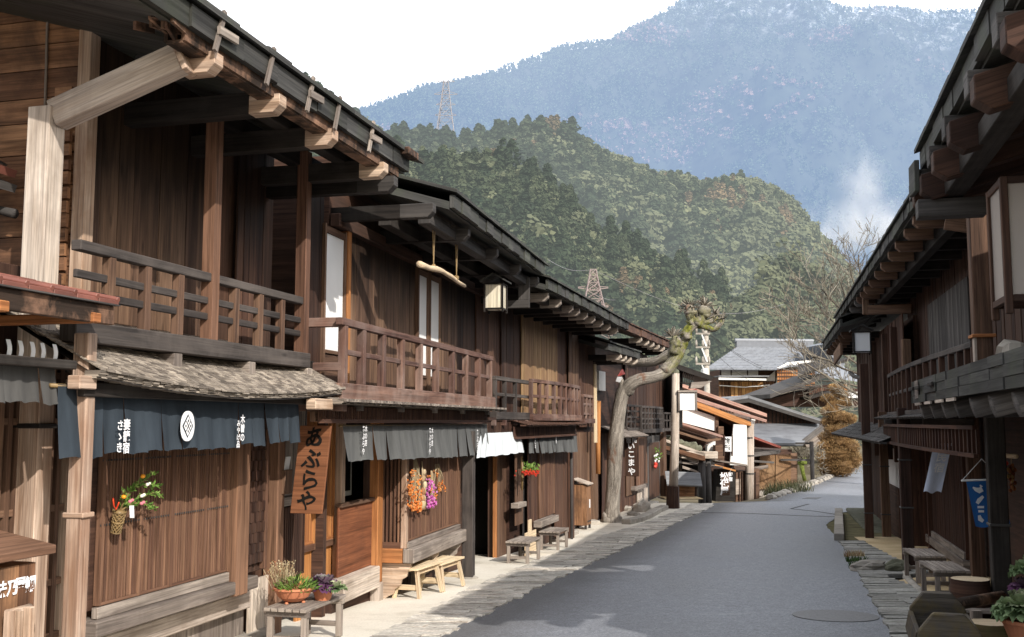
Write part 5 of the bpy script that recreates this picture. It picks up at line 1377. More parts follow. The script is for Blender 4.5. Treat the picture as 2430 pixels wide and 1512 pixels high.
box(F5, cb, 'cabinet_box', M['gable'], .0, .55, -.40, .0, zl, zt); 
m = MB(F5); m.prism([(-.05, .06, zt + .0), (-.05, -.46, zt + .17), (-.05, -.46, zt + .20), (-.05, .06, zt + .03)], (.65, 0, 0)); m.build('lid', M['pale'], cb)
for a in (.03, .52):
    for b in (-.36, -.04): box(F5, cb, 'leg', M['rail'], a - .03, a + .03, b - .03, b + .03, c.z, zl)
box(F5, cb, 'notice', M['white'], .30, .44, .001, .006, zl + .45, zl + .68); box(F5, cb, 'door_frame', M['rail'], .08, .5, .002, .014, zl + .08, zl + .12)
nbx = thing('signboard_box', 'slanted lidded wooden box with pale raised characters at the near corner', 'sign box', L1(-4.9, .7, zg(-3.5, 6)))
sE, zE = L1.px(*z(17, 285, 1045), .92)
box(L1, nbx, 'box', M['orange'], -6.2, sE - .10, .45, .84, -.9, zE - .10)
planks(L1, nbx, M['gable'], -6.2, sE - .10, .862, -.9, zE - .10, .14)
m = MB(L1); m.prism([(-6.3, .92, zE - .06), (-6.3, .92, zE - .005), (-6.3, .36, zE + .10), (-6.3, .36, zE + .05)], (sE + 6.3, 0, 0)); m.build('lid', M['lattice'], nbx, bevel=.006)
xk = [(150, 1245), (100, 1253), (60, 1267), (5, 1275)]
for c_, (x, y) in zip('鯛屋乃味', xk):
    s, zz = L1.px(*z(17, x, y), .87); ltr(L1, c_, .10, s, .872, zz, M['inkwhite'], nbx, bold=.03)
rk = thing('peg_rack', 'pale wooden pegs and cross bar standing against the lettered box', 'rack', L1(-5, .95, .2))
for x in (90, 145, 45):
    s, zz = L1.px(*z(17, x, 1375 if x != 145 else 1360), .95); box(L1, rk, 'peg', M['post'], s - .022, s + .022, .93, .98, -.6, zz)
m = MB(L1); a = L1.px(*z(17, 35, 1395), .92); b = L1.px(*z(17, 150, 1362), .90); m.tube([(a[0], .92, a[1]), (b[0], .90, b[1])], .022, 8); m.build('cross_bar', M['post'], rk, smooth=True)
# trolley and flask inside the doorway
q = L2.S(1142, -.75, 1250); tr = thing('tea_trolley', 'dim tea trolley with orange front inside the open doorway', 'trolley', L2(q, -.75, -1.0))
box(L2, tr, 'top', M['new'], q - .35, q + .35, -1.0, -.55, -.02, .02); box(L2, tr, 'cabinet', M['new'], q - .3, q + .14, -.95, -.62, -.85, -.33)
for a in (-.33, .33):
    for b in (-.97, -.58): box(L2, tr, 'leg', M['eave'], q + a - .02, q + a + .02, b - .02, b + .02, -1.0, -.02)
fl = thing('flask', 'shiny steel flask standing on the tea trolley', 'flask', L2(q + .0, -.7, .02)); m = MB(); c = L2(q, -.66, .025)
m.lathe([(0, 0), (.065, 0), (.065, .26), (.05, .30), (.03, .33), (.03, .37), (0, .37)], c, 18); m.build('body', M['steel'], fl, smooth=True)
m = MB(); m.tube([c + Vector((.06, 0, .05)), c + Vector((.11, 0, .09)), c + Vector((.11, 0, .2)), c + Vector((.06, 0, .25))], .01, 6); m.build('handle', M['iron'], fl)
# ---- pollarded tree ---------------------------------------------------------------------------------------
TY = 30.8
def bark_mat():
    s = NT('mossy_plane_bark')
    n = s.noise(s.obj((2.2, 2.2, 1.0)), 1, 6, .65); f = s.noise(s.uv(1.6, 14), 1, 6, .75, .6)
    c = s.ramp(f, [(.3, (.06, .05, .042)), (.55, (.28, .25, .215)), (.8, (.52, .47, .41))])
    c = s.mix(c, (.16, .075, .045), s.mr(n, .58, .66, 0, .75))
    g = s.node('ShaderNodeNewGeometry'); sp = s.node('ShaderNodeSeparateXYZ'); s.link(g.outputs['Position'], sp.inputs[0]); sn = s.node('ShaderNodeSeparateXYZ'); s.link(g.outputs['Normal'], sn.inputs[0])
    hi = s.math('MULTIPLY', s.mr(sp.outputs[0], 4.4, 5.3, 0, 1), s.mr(sp.outputs[2], 5.3, 4.6, 0, 1))
    mo = s.math('MULTIPLY', hi, s.mr(s.noise(s.obj(3.5), 1, 5, .6), .38, .56, 0, 1))
    c = s.mix(c, s.ramp(s.noise(s.obj(11), 1, 4), [(.3, (.05, .062, .010)), (.7, (.25, .25, .045))]), mo)
    s.bump(s.math('ADD', f, s.noise(s.obj(18), 1, 3)), .8, .03); return s.done(c, .9, .1)
M['bark_tree'] = bark_mat()
tr = thing('pollarded_tree', 'bent pollarded tree with knobbly cut heads and mossy limbs on the left pavement', 'tree', G(*z(6, 800, 1462)))
T6 = lambda x, y, dy=0: at(*z(6, x, y), TY + dy)
m = MB()
def limb(pts, rad, n=12, dy=None, sub=3):
    P = [T6(x, y, (dy or [0] * 9)[i]) for i, (x, y) in enumerate(pts)]; Q, Rr = [], []
    for i in range(len(P) - 1):
        p0, p1, p2, p3 = P[max(0, i - 1)], P[i], P[i + 1], P[min(len(P) - 1, i + 2)]
        for k in range(sub):
            t = k / sub; Q.append(.5 * ((2 * p1) + (p2 - p0) * t + (2 * p0 - 5 * p1 + 4 * p2 - p3) * t * t + (3 * p1 - p0 - 3 * p2 + p3) * t ** 3)); Rr.append((rad[i] * (1 - t) + rad[i + 1] * t) * R.uniform(.94, 1.06))
    Q.append(P[-1]); Rr.append(rad[-1]); m.tube(Q, Rr, n); return Q
limb([(800, 1475), (802, 1380), (812, 1200), (822, 1000), (838, 850), (858, 735), (880, 690)], [.34, .235, .215, .225, .21, .20, .20])
limb([(870, 720), (905, 672), (960, 645), (1030, 632), (1095, 605), (1150, 540), (1190, 470), (1222, 390)], [.19, .20, .185, .175, .185, .20, .17, .14], dy=[0, -.1, -.15, -.1, 0, .1, .1, .1])
limb([(900, 560), (960, 548), (1030, 545), (1085, 525), (1140, 490)], [.10, .13, .14, .15, .16], dy=[.9, .7, .45, .25, .1])
limb([(1215, 400), (1235, 360), (1270, 330), (1300, 310)], [.15, .15, .15, .16]); limb([(1270, 335), (1330, 345), (1370, 360), (1395, 350), (1420, 320)], [.10, .085, .08, .085, .09])
limb([(1150, 500), (1160, 450), (1150, 420)], [.15, .18, .15]); limb([(1270, 330), (1240, 275), (1245, 250)], [.12, .14, .1]); limb([(1290, 330), (1320, 275), (1325, 240)], [.14, .16, .12]); limb([(1300, 330), (1370, 310), (1385, 285)], [.09, .08, .07]); limb([(866, 720), (858, 670), (850, 640)], [.16, .10, .07])
for x, y, r in ((1245, 262, .19), (1325, 258, .21), (1290, 320, .17), (1225, 395, .16), (1160, 435, .20), (1385, 295, .09), (1420, 318, .10), (1255, 320, .15), (890, 700, .21), (780, 1455, .26), (830, 1460, .24), (1105, 585, .2)): m.blob(T6(x, y), r, r, r, 12, 9, .28)
m.build('trunk', M['bark_tree'], tr, smooth=True)
m = MB()
for x, y, n_, L_ in ((1245, 235, 30, .30), (1325, 225, 34, .34), (1390, 275, 16, .24), (1425, 305, 16, .24), (1145, 405, 34, .34), (1290, 300, 14, .22), (1200, 262, 6, .16), (1375, 300, 8, .18)):
    b = T6(x, y)
    for _ in range(n_):
        d = Vector((R.uniform(-1, 1), R.uniform(-1, 1), R.uniform(-.1, 1.2))).normalized(); p = b + d * .06; m.tube([p, p + d * L_ * R.uniform(.5, 1) + Vector((R.uniform(-.04, .04), 0, 0))], [.022, .014], 5)
m.build('twig_sprays', M['twig'], tr)
# boulders round its foot
for k, x, y, rx, rz, lab in ((6, 970, 1398, .30, .28, 'round grey brown boulder beyond the pollarded trunk'), (6, 890, 1395, .25, .14, 'low pale boulder close behind the pollarded trunk'), (6, 925, 1420, .22, .1, 'flat pale stone nearest the road below the pollarded trunk')):
    rock(G(*z(k, x, y)), rx, rx * .8, rz, M['stone'], lab, 'stones at the foot of the pollarded tree')
m = MB(); k0, k1 = G(*z(6, 625, 1470)), G(*z(6, 720, 1468)); m.beam(k0 + Vector((0, 0, .06)), k1 + Vector((0, 0, .06)), .5, .14); tag(m.build('stone_step', M['stone'], loc=k0, bevel=.02), 'pale flat stone step under the street cabinet', 'step')
# kerb of the raised corner
m = MB(); kp = [G(*z(6, x, y)) for x, y in ((880, 1470), (950, 1455), (1010, 1430), (1060, 1400), (1100, 1385))]
for a, b in zip(kp, kp[1:]): m.beam(a + Vector((0, 0, .07)), b + Vector((0, 0, .07)), .28, .18)
struct(m.build('kerb.002', M['stone'], bevel=.02))
# ======================= right row =======================================================================
u8 = lambda x: z(8, x, 0)[0]
u9 = lambda x: z(9, x, 0)[0]
SR1 = lambda u, n, v=1000: R1.S(u, n, v)
r1 = thing('wooden_shop', 'nearest dark shop with heavy black post and low boarded porch roof right of the road', 'house', R1(-3, -2, zg(5, 9)), 'old wooden houses along the street')
e1_ = .45
shell(R1, r1, M['plank_dk'], -6.9, .3, -7, -1.02, -1.2, 4.4)
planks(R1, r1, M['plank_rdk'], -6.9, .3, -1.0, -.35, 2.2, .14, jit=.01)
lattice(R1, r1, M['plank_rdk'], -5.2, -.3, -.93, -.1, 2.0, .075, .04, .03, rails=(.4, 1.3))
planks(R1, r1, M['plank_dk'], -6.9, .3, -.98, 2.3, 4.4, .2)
box(R1, r1, 'sill_beam', M['grey'], -5.2, -.2, -.98, -.86, -.30, -.16)
pp = box(R1, r1, 'black_post', M['eave'], -.10, .10, -.12, .08, -1.0, 2.2, bevel=.012)
zz_ = R1.px(*z(9, 1070, 828), .08)[1]; box(R1, pp, 'post_band', M['iron'], -.115, .115, -.135, .095, zz_ - .015, zz_ + .015)
m = MB(R1); m.blob((0, -.02, -.62), .26, .26, .12, 12, 7, .2); m.build('post_stone', M['stone_dk'], pp)
# low porch roof: deep boarded edge, log rafters
ez = 1.98; x0 = -6.9
m = MB(R1)
m.prism([(x0, .80, ez), (x0, -1.1, ez + .55), (x0, -1.1, ez + .61), (x0, .80, ez + .06)], (e1_ - x0, 0, 0)); pr = m.build('porch_roof', M['eave'], r1)
s = x0
m = MB(R1); m2 = MB(R1)
while s < e1_:
    w = min(R.uniform(.5, 1.0), e1_ - s)
    for k in range(3):
        q = R.uniform(-.01, .012); m.box(s + .003, s + w - .003, .80 + q, .83 + q, ez + .0 + k * .09, ez + .085 + k * .09, g=0)
    s += w
m.build('eave_board', M['roofboard'], pr)
m2.box(e1_ - .75, e1_ - .42, .836, .843, ez + .05, ez + .26, g=0)
m2.build('pale_patch', M['grey'], pr)
for s in (-.55, -1.7, .02): box(R1, pr, 'batten', M['eave'], s, s + .34, .845, .87, ez + .15, ez + .19)
for s in (-6.2, -5.3, -4.4, -3.5, -2.6, -1.75, -.85, .1):
    m = MB(R1); m.tube([(s, -1.0, ez + .38), (s, .76, ez - .11)], [.10, .095], 10, True); m.build('log_rafter', M['eave_grey'], r1, smooth=True)
for s in (-3.0, -2.2, -1.3, -.4):
    m = MB(R1); m.beam((s, .83, ez - .02), (s + .5, .83, ez - .02), .02, .03); m.build('edge_strip', M['pale'], pr)
box(R1, r1, 'porch_beam', M['eave'], x0, e1_, -.1, .1, ez - .18, ez + .0)
m = MB(R1); m.blob((-3.3, .35, ez + .32), .24, .2, .16, 12, 8, .25); m.build('roof_stone', M['stone'], pr)
# upper eave with heavy paired rafters
main_roof(R1, r1, -6.9, -1.95, .86, 4.36, .32, mat='roofboard', bw=.5, band=.2)
rs = [R1.px(*z(11, x, y), .95)[0] for x, y in ((320, 370), (175, 740), (75, 885), (0, 1050))]
rs = [-6.5] + [q for q in rs if q > -6.3] + [rs[-1] + .6]
for i, s in enumerate(rs):
    m = MB(R1); m.prism([(s - .09, -1.0, 4.78), (s - .09, .97, 4.24), (s - .09, .97, 4.06), (s - .09, .85, 3.98), (s - .09, -1.0, 4.5)], (.18, 0, 0)); m.build('rafter', M['plank_dk'], r1, bevel=.008)
    m = MB(R1); m.box(s + .10, s + .28, .72, .98, 4.16, 4.34, g=0); m.box(s + .28, s + .42, .86, .93, 4.2, 4.32, g=0); m.build('rafter_block', M['eave_grey'], r1, bevel=.006)
box(R1, r1, 'purlin', M['eave'], -6.85, -1.9, .55, .75, 4.02, 4.2); box(R1, r1, 'purlin', M['eave'], -6.85, -1.9, -.4, -.2, 4.1, 4.3)
m = MB(R1); m.beam((-2.25, .99, 4.26), (-1.75, .99, 4.30), .05, .32); m.build('roof_end_board', M['roofboard'], r1, bevel=.006)
box(R1, r1, 'end_bracket', M['eave_grey'], -2.3, -2.08, .35, 1.0, 3.82, 4.0)
# wall brace board at the party wall and warm upper window
m = MB(R1); A, Bq = R1.px(*z(8, 775, 400), .30), R1.px(*z(8, 1045, 510), -.35)
m.beam((A[0], .30, A[1]), (A[0] - .05, -.75, A[1] - .22), .05, .24); m.build('brace_board', M['plank'], r1, bevel=.006)
# window frame behind the lamp
sw = SR1(u8(1150), -.80, 900); wf = MB(R1)
for s in (-4.2, -3.4, -2.6): wf.box(s - .035, s + .035, -.97, -.88, 2.35, 3.6, g=2)
for h in (2.5, 3.1, 3.6): wf.box(-4.2, -2.6, -.96, -.89, h - .03, h + .03, g=0)
wf.build('window_frame', M['orange'], r1)
# second house on the right
r2 = thing('wooden_house', 'dark house with closely spaced rafters and bowed upper railing, middle of the shaded side', 'house', R2(0, -3, zg(7, 18)), 'old wooden houses along the street')
SR2 = lambda u, n, v=1000: R2.S(u, n, v)
shell(R2, r2, M['plank_dk'], -5.9, 5.4, -7, -1.05, -2, 4.9)
planks(R2, r2, M['plank_dk'], -5.8, SR2(u8(570), -1), -1.0, 1.9, 4.8, .2, jit=.008); planks(R2, r2, M['eave_grey'], SR2(u8(950), -.95), SR2(u8(695), -.95), -.95, 1.9, 4.2, .16, name='shutter')
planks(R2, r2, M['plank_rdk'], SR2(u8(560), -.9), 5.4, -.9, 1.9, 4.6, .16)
main_roof(R2, r2, -7.2, 13.7, .25, 4.74, .35, mat='roofboard', bw=.34, band=.18)
for x, y in ((655, 370), (590, 400), (535, 470), (480, 535), (435, 595), (388, 640), (350, 690), (313, 735), (283, 775), (260, 810), (238, 845)):
    s = R2.px(*z(8, x, y), .22)[0]; arms(R2, r2, M['plank'], [s], -.95, .25, 4.73, .17, .15)
for s in (7.3, 8.8, 10.2, 11.6, 13.0): arms(R2, r2, M['eave_grey'], [s], -.8, .25, 4.73, .16, .13)
box(R2, r2, 'purlin', M['eave'], -7, 13.5, -.35, -.2, 4.5, 4.68)
sq = R2.S(2330, -.1, 800); p = box(R2, r2, 'upper_post', M['plank'], sq - .10, sq + .10, -.2, 0, 2.0, 4.75, bevel=.012)
zz_ = R2.px(*z(8, 1015, 1085), .0)[1]; box(R2, p, 'post_band', M['orange'], sq - .13, sq + .13, -.23, .03, zz_ - .02, zz_ + .02)
m = MB(R2); m.box(sq - .101, sq + .02, -.02, .004, 2.05, 2.75, g=2); m.build('sun_patch', M['pale'], p)  # pale board paints a patch of sunlight on the post
sq2 = R2.S(u8(540), -.5, 900); p = box(R2, r2, 'upper_post', M['plank'], sq2 - .09, sq2 + .09, -.6, -.42, 1.9, 3.5, bevel=.012); box(R2, p, 'post_band', M['iron'], sq2 - .11, sq2 + .11, -.62, -.4, 2.64, 2.67)
m = MB(R2); a = R2.px(*z(8, 320, 950), -.05); m.beam((a[0], .1, a[1]), (a[0] - .5, -.9, a[1] - .05), .09, .22); m.build('tie_beam', M['plank'], r2, bevel=.008); box(R2, r2, 'king_post', M['plank'], a[0] - .08, a[0] + .08, -.0, .14, a[1] - .1, 4.7)
rp = [R2.S(u8(x), -.2, 880) for x in (960, 925, 885, 840, 790, 745, 700, 660, 625, 590, 555, 520, 490, 460, 430)]
za, zb_ = R2.px(*z(8, 960, 1130), -.2)[1], R2.px(*z(8, 430, 1355), -.2)[1]
railing(R2, r2, M['rail'], min(rp), max(rp), -.2, 1.95, (za + zb_) / 2, rp, [(za + zb_) / 2 - .45], matp=M['plank_dk'], pw=.08, bow=.12, base=.14)
box(R2, r2, 'balcony_floor', M['eave'], -5, 5.3, -.98, -.24, 1.84, 1.92)
arms(R2, r2, M['rail'], [R2.S(u9(x), -.2, 960) for x in (665, 590, 530, 470, 420)], -.9, -.12, 1.80, .12, .10, name='balcony_bracket', chamfer=False)
# lower roof, curved slatted apron, street posts
q0, q1 = R2.px(*z(9, 790, 110), .05)[0], R2.px(*z(9, 360, 180), .05)[0]
mini_roof(R2, r2, min(q0, q1) - 1.5, max(q0, q1), -1.0, .10, 2.15, 1.84, M['eave_grey'], .04, rows=7)
a0_, a1_ = R2.px(*z(9, 965, 285), -.05), R2.px(*z(9, 395, 230), -.05)
m = MB(R2); k = 46
for i in range(k + 1):
    f = i / k; s = a0_[0] + (a1_[0] - a0_[0]) * f; n2 = -.05 + .14 * math.sin(math.pi * f); m.box(s - .035, s + .035, n2 - .03, n2, 1.36, 1.66, g=2)
for i in range(12):
    f0, f1 = i / 12, (i + 1) / 12; g = lambda f: (a0_[0] + (a1_[0] - a0_[0]) * f, -.04 + .14 * math.sin(math.pi * f))
    for zz_ in (1.34, 1.68): m.beam((*g(f0), zz_), (*g(f1), zz_), .05, .05)
m.build('apron_slats', M['plank_rdk'], r2)
for k, (xa, xb, yb, n2, w, band) in enumerate(((525, 580, 1085, .0, .10, 420), (395, 437, 898, .0, .10, 458), (290, 332, 905, .35, .10, 448))):
    g = G(*z(9, (xa + xb) / 2, yb - 2)); s, n2, _ = R2.inv(g); p = box(R2, r2, 'street_post', M['plank_dk' if k != 1 else 'plank'], s - w, s + w, n2 - w, n2 + w, g.z - .1, 2.0 if k < 2 else 3.2, bevel=.012)
    for yb_ in (band, band + 285):
        zz_ = R2.px(*z(9, xa, yb_), n2)[1]; box(R2, p, 'post_band', M['iron'], s - w - .015, s + w + .015, n2 - w - .015, n2 + w + .015, zz_ - .014, zz_ + .014)
# ground floor of the second house
sl0, sl1 = R2.S(u9(945), -1.0, 1250), R2.S(u9(720), -1.0, 1250)
lattice(R2, r2, M['plank_rdk'], sl0, sl1, -.88, -.55, 1.7, .06, .035, .03, rails=(.35, 1.0))
box(R2, r2, 'sill_beam', M['grey'], sl0 - .1, sl1 + .15, -1.0, -.8, -.78, -.62); box(R2, r2, 'bottom_rail', M['grey'], sl0, sl1, -.9, -.84, -.62, -.5)
planks(R2, r2, M['grey'], sl0 - .6, sl1 + .2, -.95, -1.5, -.78, .3, name='footing_boards')
box(R2, r2, 'lattice_backing', M['plank_dk'], sl0, sl1 + .2, -1.04, -.93, -.8, 1.8)
sb_ = R2.S(u9(660), -.75, 1250); box(R2, r2, 'side_board', M['plank_rdk'], sl1 + .3, sl1 + .36, -1.0, -.35, -.9, 1.6, label='wide reddish end board')
planks(R2, r2, M['plank'], sl1 + .4, 5.4, -.95, -1.0, 1.9, .2); box(R2, r2, 'door_post', M['plank_rdk'], 3.9, 4.05, -.95, -.8, -1.2, 1.9)
sb0 = R2.S(u9(985), -.95, 1250); box(R2, r2, 'corner_post', M['plank'], sb0 - .12, sb0 + .1, -1.0, -.8, -1.2, 2.0)
# third house on the right
r3 = thing('wooden_house', 'last dark house on the shaded side with white panel between brown posts', 'house', R3(2, -3, zg(9, 26)), 'old wooden houses along the street')
shell(R3, r3, M['plank_dk'], -1.8, 10.5, -6, -.7, -3, 4.2)
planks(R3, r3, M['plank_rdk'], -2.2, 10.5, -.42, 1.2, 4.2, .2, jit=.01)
for x in (345, 415, 470): 
    s = R3.S(u8(x), -.35, 950); box(R3, r3, 'upper_post', M['plank_red' if x > 450 else 'plank_dk'], s - .10, s + .10, -.45, -.28, .8, 4.0)
main_roof(R3, r3, 1.5, 10.7, .62, 4.25, .35, mat='roofboard', bw=.36, band=.22)
arms(R3, r3, M['plank'], [3.0, 4.2, 5.5, 6.8, 8.2, 9.6, 10.5], -.7, .58, 4.24, .18, .14)
m = MB(R3); s = R3.S(u8(140), .6, 870); m.beam((s, .6, 3.75), (s + 2.2, .65, 3.6), .06, .34); m.build('broken_board', M['plank'], r3)
m = MB(R3); pts = [R3.px(*z(8, x, y), .1) for x, y in ((190, 1335), (215, 1360), (260, 1370), (285, 1385))]; m.tube([(a, .1, b) for a, b in pts], .06, 8); m.build('gutter_pipe', M['eave_grey'], r3, smooth=True)
q0, q1 = R3.px(*z(9, 390, 190), .4)[0], R3.px(*z(9, 85, 250), .4)[0]
mini_roof(R3, r3, min(q0, q1), max(q0, q1), -.7, .45, 1.85, 1.36, M['eave_grey'], .05, rows=6)
planks(R3, r3, M['plank_dk'], -1.8, 10.5, -.6, -1.6, 1.5, .3)
s0, z0 = R3.px(*z(9, 372, 540), -.45); s1, z1 = R3.px(*z(9, 475, 360), -.45)
box(R3, r3, 'white_panel', M['plaster'], min(s0, s1), max(s0, s1), -.56, -.5, z0, z1); box(R3, r3, 'dark_panel', M['plank_dk'], min(s0, s1), max(s0, s1), -.54, -.46, -1.3, z0)
wv_ = R3.S(u9(345), -.3, 1250); box(R3, r3, 'gate_post', M['plank'], wv_ - .06, wv_ + .06, -.25, -.1, -1.3, .35)
m = MB(R3); m.box(-1.8, 10.5, -.8, .1, -3, -1.18); m.build('plinth', M['stone_dk'], r3, bevel=.04)
# lanterns
lantern(R3, *z(8, 262, 1150), .55, .34, .46, 'square white lantern in red brown frame on the shaded side', M['white'])
gl = NT('frosted_lamp_glass'); gn = gl.noise(gl.obj(4), 1, 3)
gl.p.inputs['Alpha'].default_value = .42; gl.done((.62, .55, .50), .35, .5); M['glass'] = gl.m
tl = thing('lamp', 'large hanging glass street lamp with a bulb under the nearest right eave', 'lamp', R1(-4.4, .2, 3))
tc_ = at(*z(8, 1335, 540), 8.6); s, n_, zc = R1.inv(tc_); w, h = .58, 1.05
m = MB(R1)
for a in (-1, 1):
    for b in (-1, 1): m.box(s + a * w / 2 - .03, s + a * w / 2 + .03, n_ + b * w / 2 - .03, n_ + b * w / 2 + .03, zc - h / 2 - .1, zc + h / 2, g=2)
for q in (-h / 2, h / 2 - .06):
    for a in (-1, 1): m.box(s - w / 2 + .03, s + w / 2 - .03, n_ + a * w / 2 - .025, n_ + a * w / 2 + .025, zc + q, zc + q + .06, g=0); m.box(s + a * w / 2 - .025, s + a * w / 2 + .025, n_ - w / 2 + .03, n_ + w / 2 - .03, zc + q, zc + q + .06, g=1)
m.build('frame', M['plank_dk'], tl, bevel=.006)
m = MB(R1)
for a in (-1, 1): m.box(s + a * w / 2 - .004, s + a * w / 2 + .004, n_ - w / 2 + .03, n_ + w / 2 - .03, zc - h / 2 + .06, zc + h / 2 - .06); m.box(s - w / 2 + .03, s + w / 2 - .03, n_ + a * w / 2 - .004, n_ + a * w / 2 + .004, zc - h / 2 + .06, zc + h / 2 - .06)
m.build('glass_pane', M['glass'], tl)
c = R1(s, n_, zc + .1); m = MB(); m.lathe([(0, -.12), (.06, -.09), (.075, -.03), (.06, .04), (.04, .09), (.04, .13)], c, 14); bl = m.build('bulb', M['white'], tl, smooth=True)
m = MB(); m.lathe([(.045, .12), (.05, .18), (.12, .24), (.04, .28), (.03, .5)], c, 14); m.build('socket', M['iron'], tl, smooth=True)
# hanging white-blue cloth, blue banner, dried strings
s0, zt = R2.px(*z(9, 700, 318), -.3); _, zb_ = R2.px(*z(9, 650, 595), -.3)
hc = thing('hanging_cloth', 'narrow pale blue cloth sign hanging slanted by the reddish end board', 'banner', R2(s0, -.3, zb_))
m = MB(R2); m.grid(lambda a, b: (s0 + .05 * math.sin(a * 6) * b, -.52 + .28 * a + .20 * b - .08, zt + (zb_ - zt) * b + .02 * math.sin(a * 9) * b), 10, 10, .4, 1.2); m.build('cloth', M['cl_sky'], hc, smooth=True)
lettering('民宿', .17, R2(s0 - .03, -.40, zt - .32), -R2.nn, (0, 0, 1), M['inkwhite'], hc, bold=.02, slant=.25)
bn = thing('banner', 'royal blue banner with white brush shapes hanging behind the black post', 'banner', (5.5, 13.0, .5))
BY = 12.75; BP = lambda x, y, d=0: at(*z(9, x, y), BY + d)
m = MB(); 
def fb(a, b):
    xl, xr = 903 + 60 * b, 1112 + 70 * b; y = 545 + 285 * b + 8 * math.sin(a * 7) * b
    return BP(xl + (xr - xl) * a, y, .03 * math.sin(a * 8 + b) * b)
m.grid(fb, 12, 10, .5, .6); m.build('cloth', M['cl_royal'], bn, smooth=True)
m = MB(); m.tube([BP(876, 549), BP(1130, 541)], .012, 8); m.tube([BP(880, 547), BP(1000, 415)], .004, 5); m.tube([BP(1125, 541), BP(1000, 415)], .004, 5); m.build('rod', M['white'], bn)
def brush(pts, w):
    m = MB(); Q = []
    for (x, y), ww in zip(pts, w): Q.append((x, y, ww))
    L_, Rr = [], []
    for i, (x, y, ww) in enumerate(Q):
        x0_, y0_, _ = Q[max(0, i - 1)]; x1_, y1_, _ = Q[min(len(Q) - 1, i + 1)]; dx, dy = x1_ - x0_, y1_ - y0_; l = math.hypot(dx, dy) or 1
        L_.append(BP(x - dy / l * ww, y + dx / l * ww, -.045)); Rr.append(BP(x + dy / l * ww, y - dx / l * ww, -.045))
    for i in range(len(Q) - 1): m.add([L_[i], L_[i + 1], Rr[i + 1], Rr[i]], [(0, 1, 2, 3)], [[(0, 0)] * 4], .5)
    return m.build('brush_mark', M['inkwhite'], bn)
brush([(946, 590), (965, 603), (985, 610), (1005, 600)], [4, 12, 18, 16]); brush([(990, 575), (1000, 590)], [3, 10]); brush([(972, 690), (985, 670), (1010, 645)], [10, 14, 8]); brush([(975, 712), (1015, 712)], [7, 7]); brush([(980, 738), (1015, 738)], [7, 7]); brush([(985, 762), (990, 785), (1010, 800)], [8, 14, 10]); brush([(1112, 610), (1120, 635), (1122, 665), (1114, 700)], [3, 9, 11, 4])
pl = thing('bamboo_pole', 'bamboo drying pole with cut end behind the black post', 'pole', BP(1215, 400, .3)); m = MB(); m.tube([BP(1105, 392, 1.2), BP(1212, 400, .3)], .03, 9); m.build('pole', M['new'], pl, smooth=True)
for i, (x, y0, y1) in enumerate(((1122, 395, 560), (1182, 405, 620))):
    t = thing('chili_string', ['red string of dried fruit close beside the black post', 'longer brownish red string of dried fruit hanging from the bamboo pole'][i], 'dried fruit', BP(x, y1, .5), 'strings drying on the bamboo pole')
    hm, tm = MB(), MB(); tm.tube([BP(x, y0, .6), BP(x, y1, .5)], .004, 4); tm.build('cord', M['bamboo'], t)
    for _ in range(34): hm.blob(BP(x + R.gauss(0, 13), R.uniform(y0 + 40, y1), .5 + R.uniform(-.05, .05)), .022, .022, .03, 6, 5, .2)
    hm.build('fruit_clumps', M['redberry'] if i == 0 else leafmat('rusty_fruit', [(.12, .03, .01), (.28, .09, .03), (.30, .2, .08)]), t)
# ---- stump, trough, spout, pots ----------------------------------------------------------------------------
def stump(lab, c, r, h, mat):
    t = thing('tree_stump', lab, 'stump', c); m = MB(); sd_ = R.uniform(0, 50)
    def fs(a, b):
        q = a * 2 * math.pi; rr = r * (1.12 - .14 * b) * (1 + .06 * mnoise.noise(Vector((math.cos(q) * 1.5, math.sin(q) * 1.5, sd_))) + .02 * math.sin(q * 17 + sd_))
        return Vector((c[0] + rr * math.cos(q), c[1] + rr * math.sin(q), c[2] + h * b))
    m.grid(fs, 40, 5, 3 * r, h); o = m.build('bark', mat, t, smooth=True)
    o.data.uv_layers  # grain runs up the stump
    m = MB(); top = [fs(i / 40, 1) for i in range(40)]; m.add(top, [tuple(range(40))], [[(p.x * .3, p.y * 6) for p in top]], .6); m.build('cut_face', M['new'], t); return t
c = onz(*z(9, 930, 1168), zg(5.6, 13) + .46); stump('brown tree stump with pale cut top behind the wooden trough', (c.x, c.y, zg(c.x, c.y)), .215, .46, M['plank_dk'])
c = at(*z(9, 1040, 1420), 10.6); stump('low mossy stump under the terracotta cabbage pot', (c.x, c.y, zg(c.x, c.y)), .20, c.z + .0 - zg(c.x, c.y), wood('mossy_stump', (.08, .055, .03), (.22, .16, .08), (.10, .12, .03), .6, .2))
tg = thing('water_trough', 'old wooden water trough with two eight sided end boards and a log spout', 'trough', (4.2, 10, zg(4.2, 10)))
nc, fc = at(*z(9, 800, 1372), 9.25), at(*z(9, 722, 1228), 10.5); ztop = (nc.z + fc.z) / 2
dv = Vector((fc.x - nc.x, fc.y - nc.y, 0)); LT = dv.length; dv.normalize(); sv = Vector((dv.y, -dv.x, 0))
M['trough'] = wood('mossy_trough_wood', (.05, .042, .035), (.15, .13, .11), (.14, .10, .03), .6, .2, stainscale=4, bump=.5)
def octo(o, t):
    pr = [(-.13, .0), (.13, .0), (.26, -.16), (.27, -.36), (.16, -.56), (-.16, -.56), (-.27, -.36), (-.26, -.16)]
    m = MB(); m.prism([o + sv * a + Vector((0, 0, b)) for a, b in pr], dv * t); return m
o0 = Vector((nc.x, nc.y, ztop)); octo(o0, .09).build('end_board', M['trough'], tg, bevel=.012); octo(o0 + dv * (LT - .09), .09).build('end_board', M['trough'], tg, bevel=.012)
m = MB()
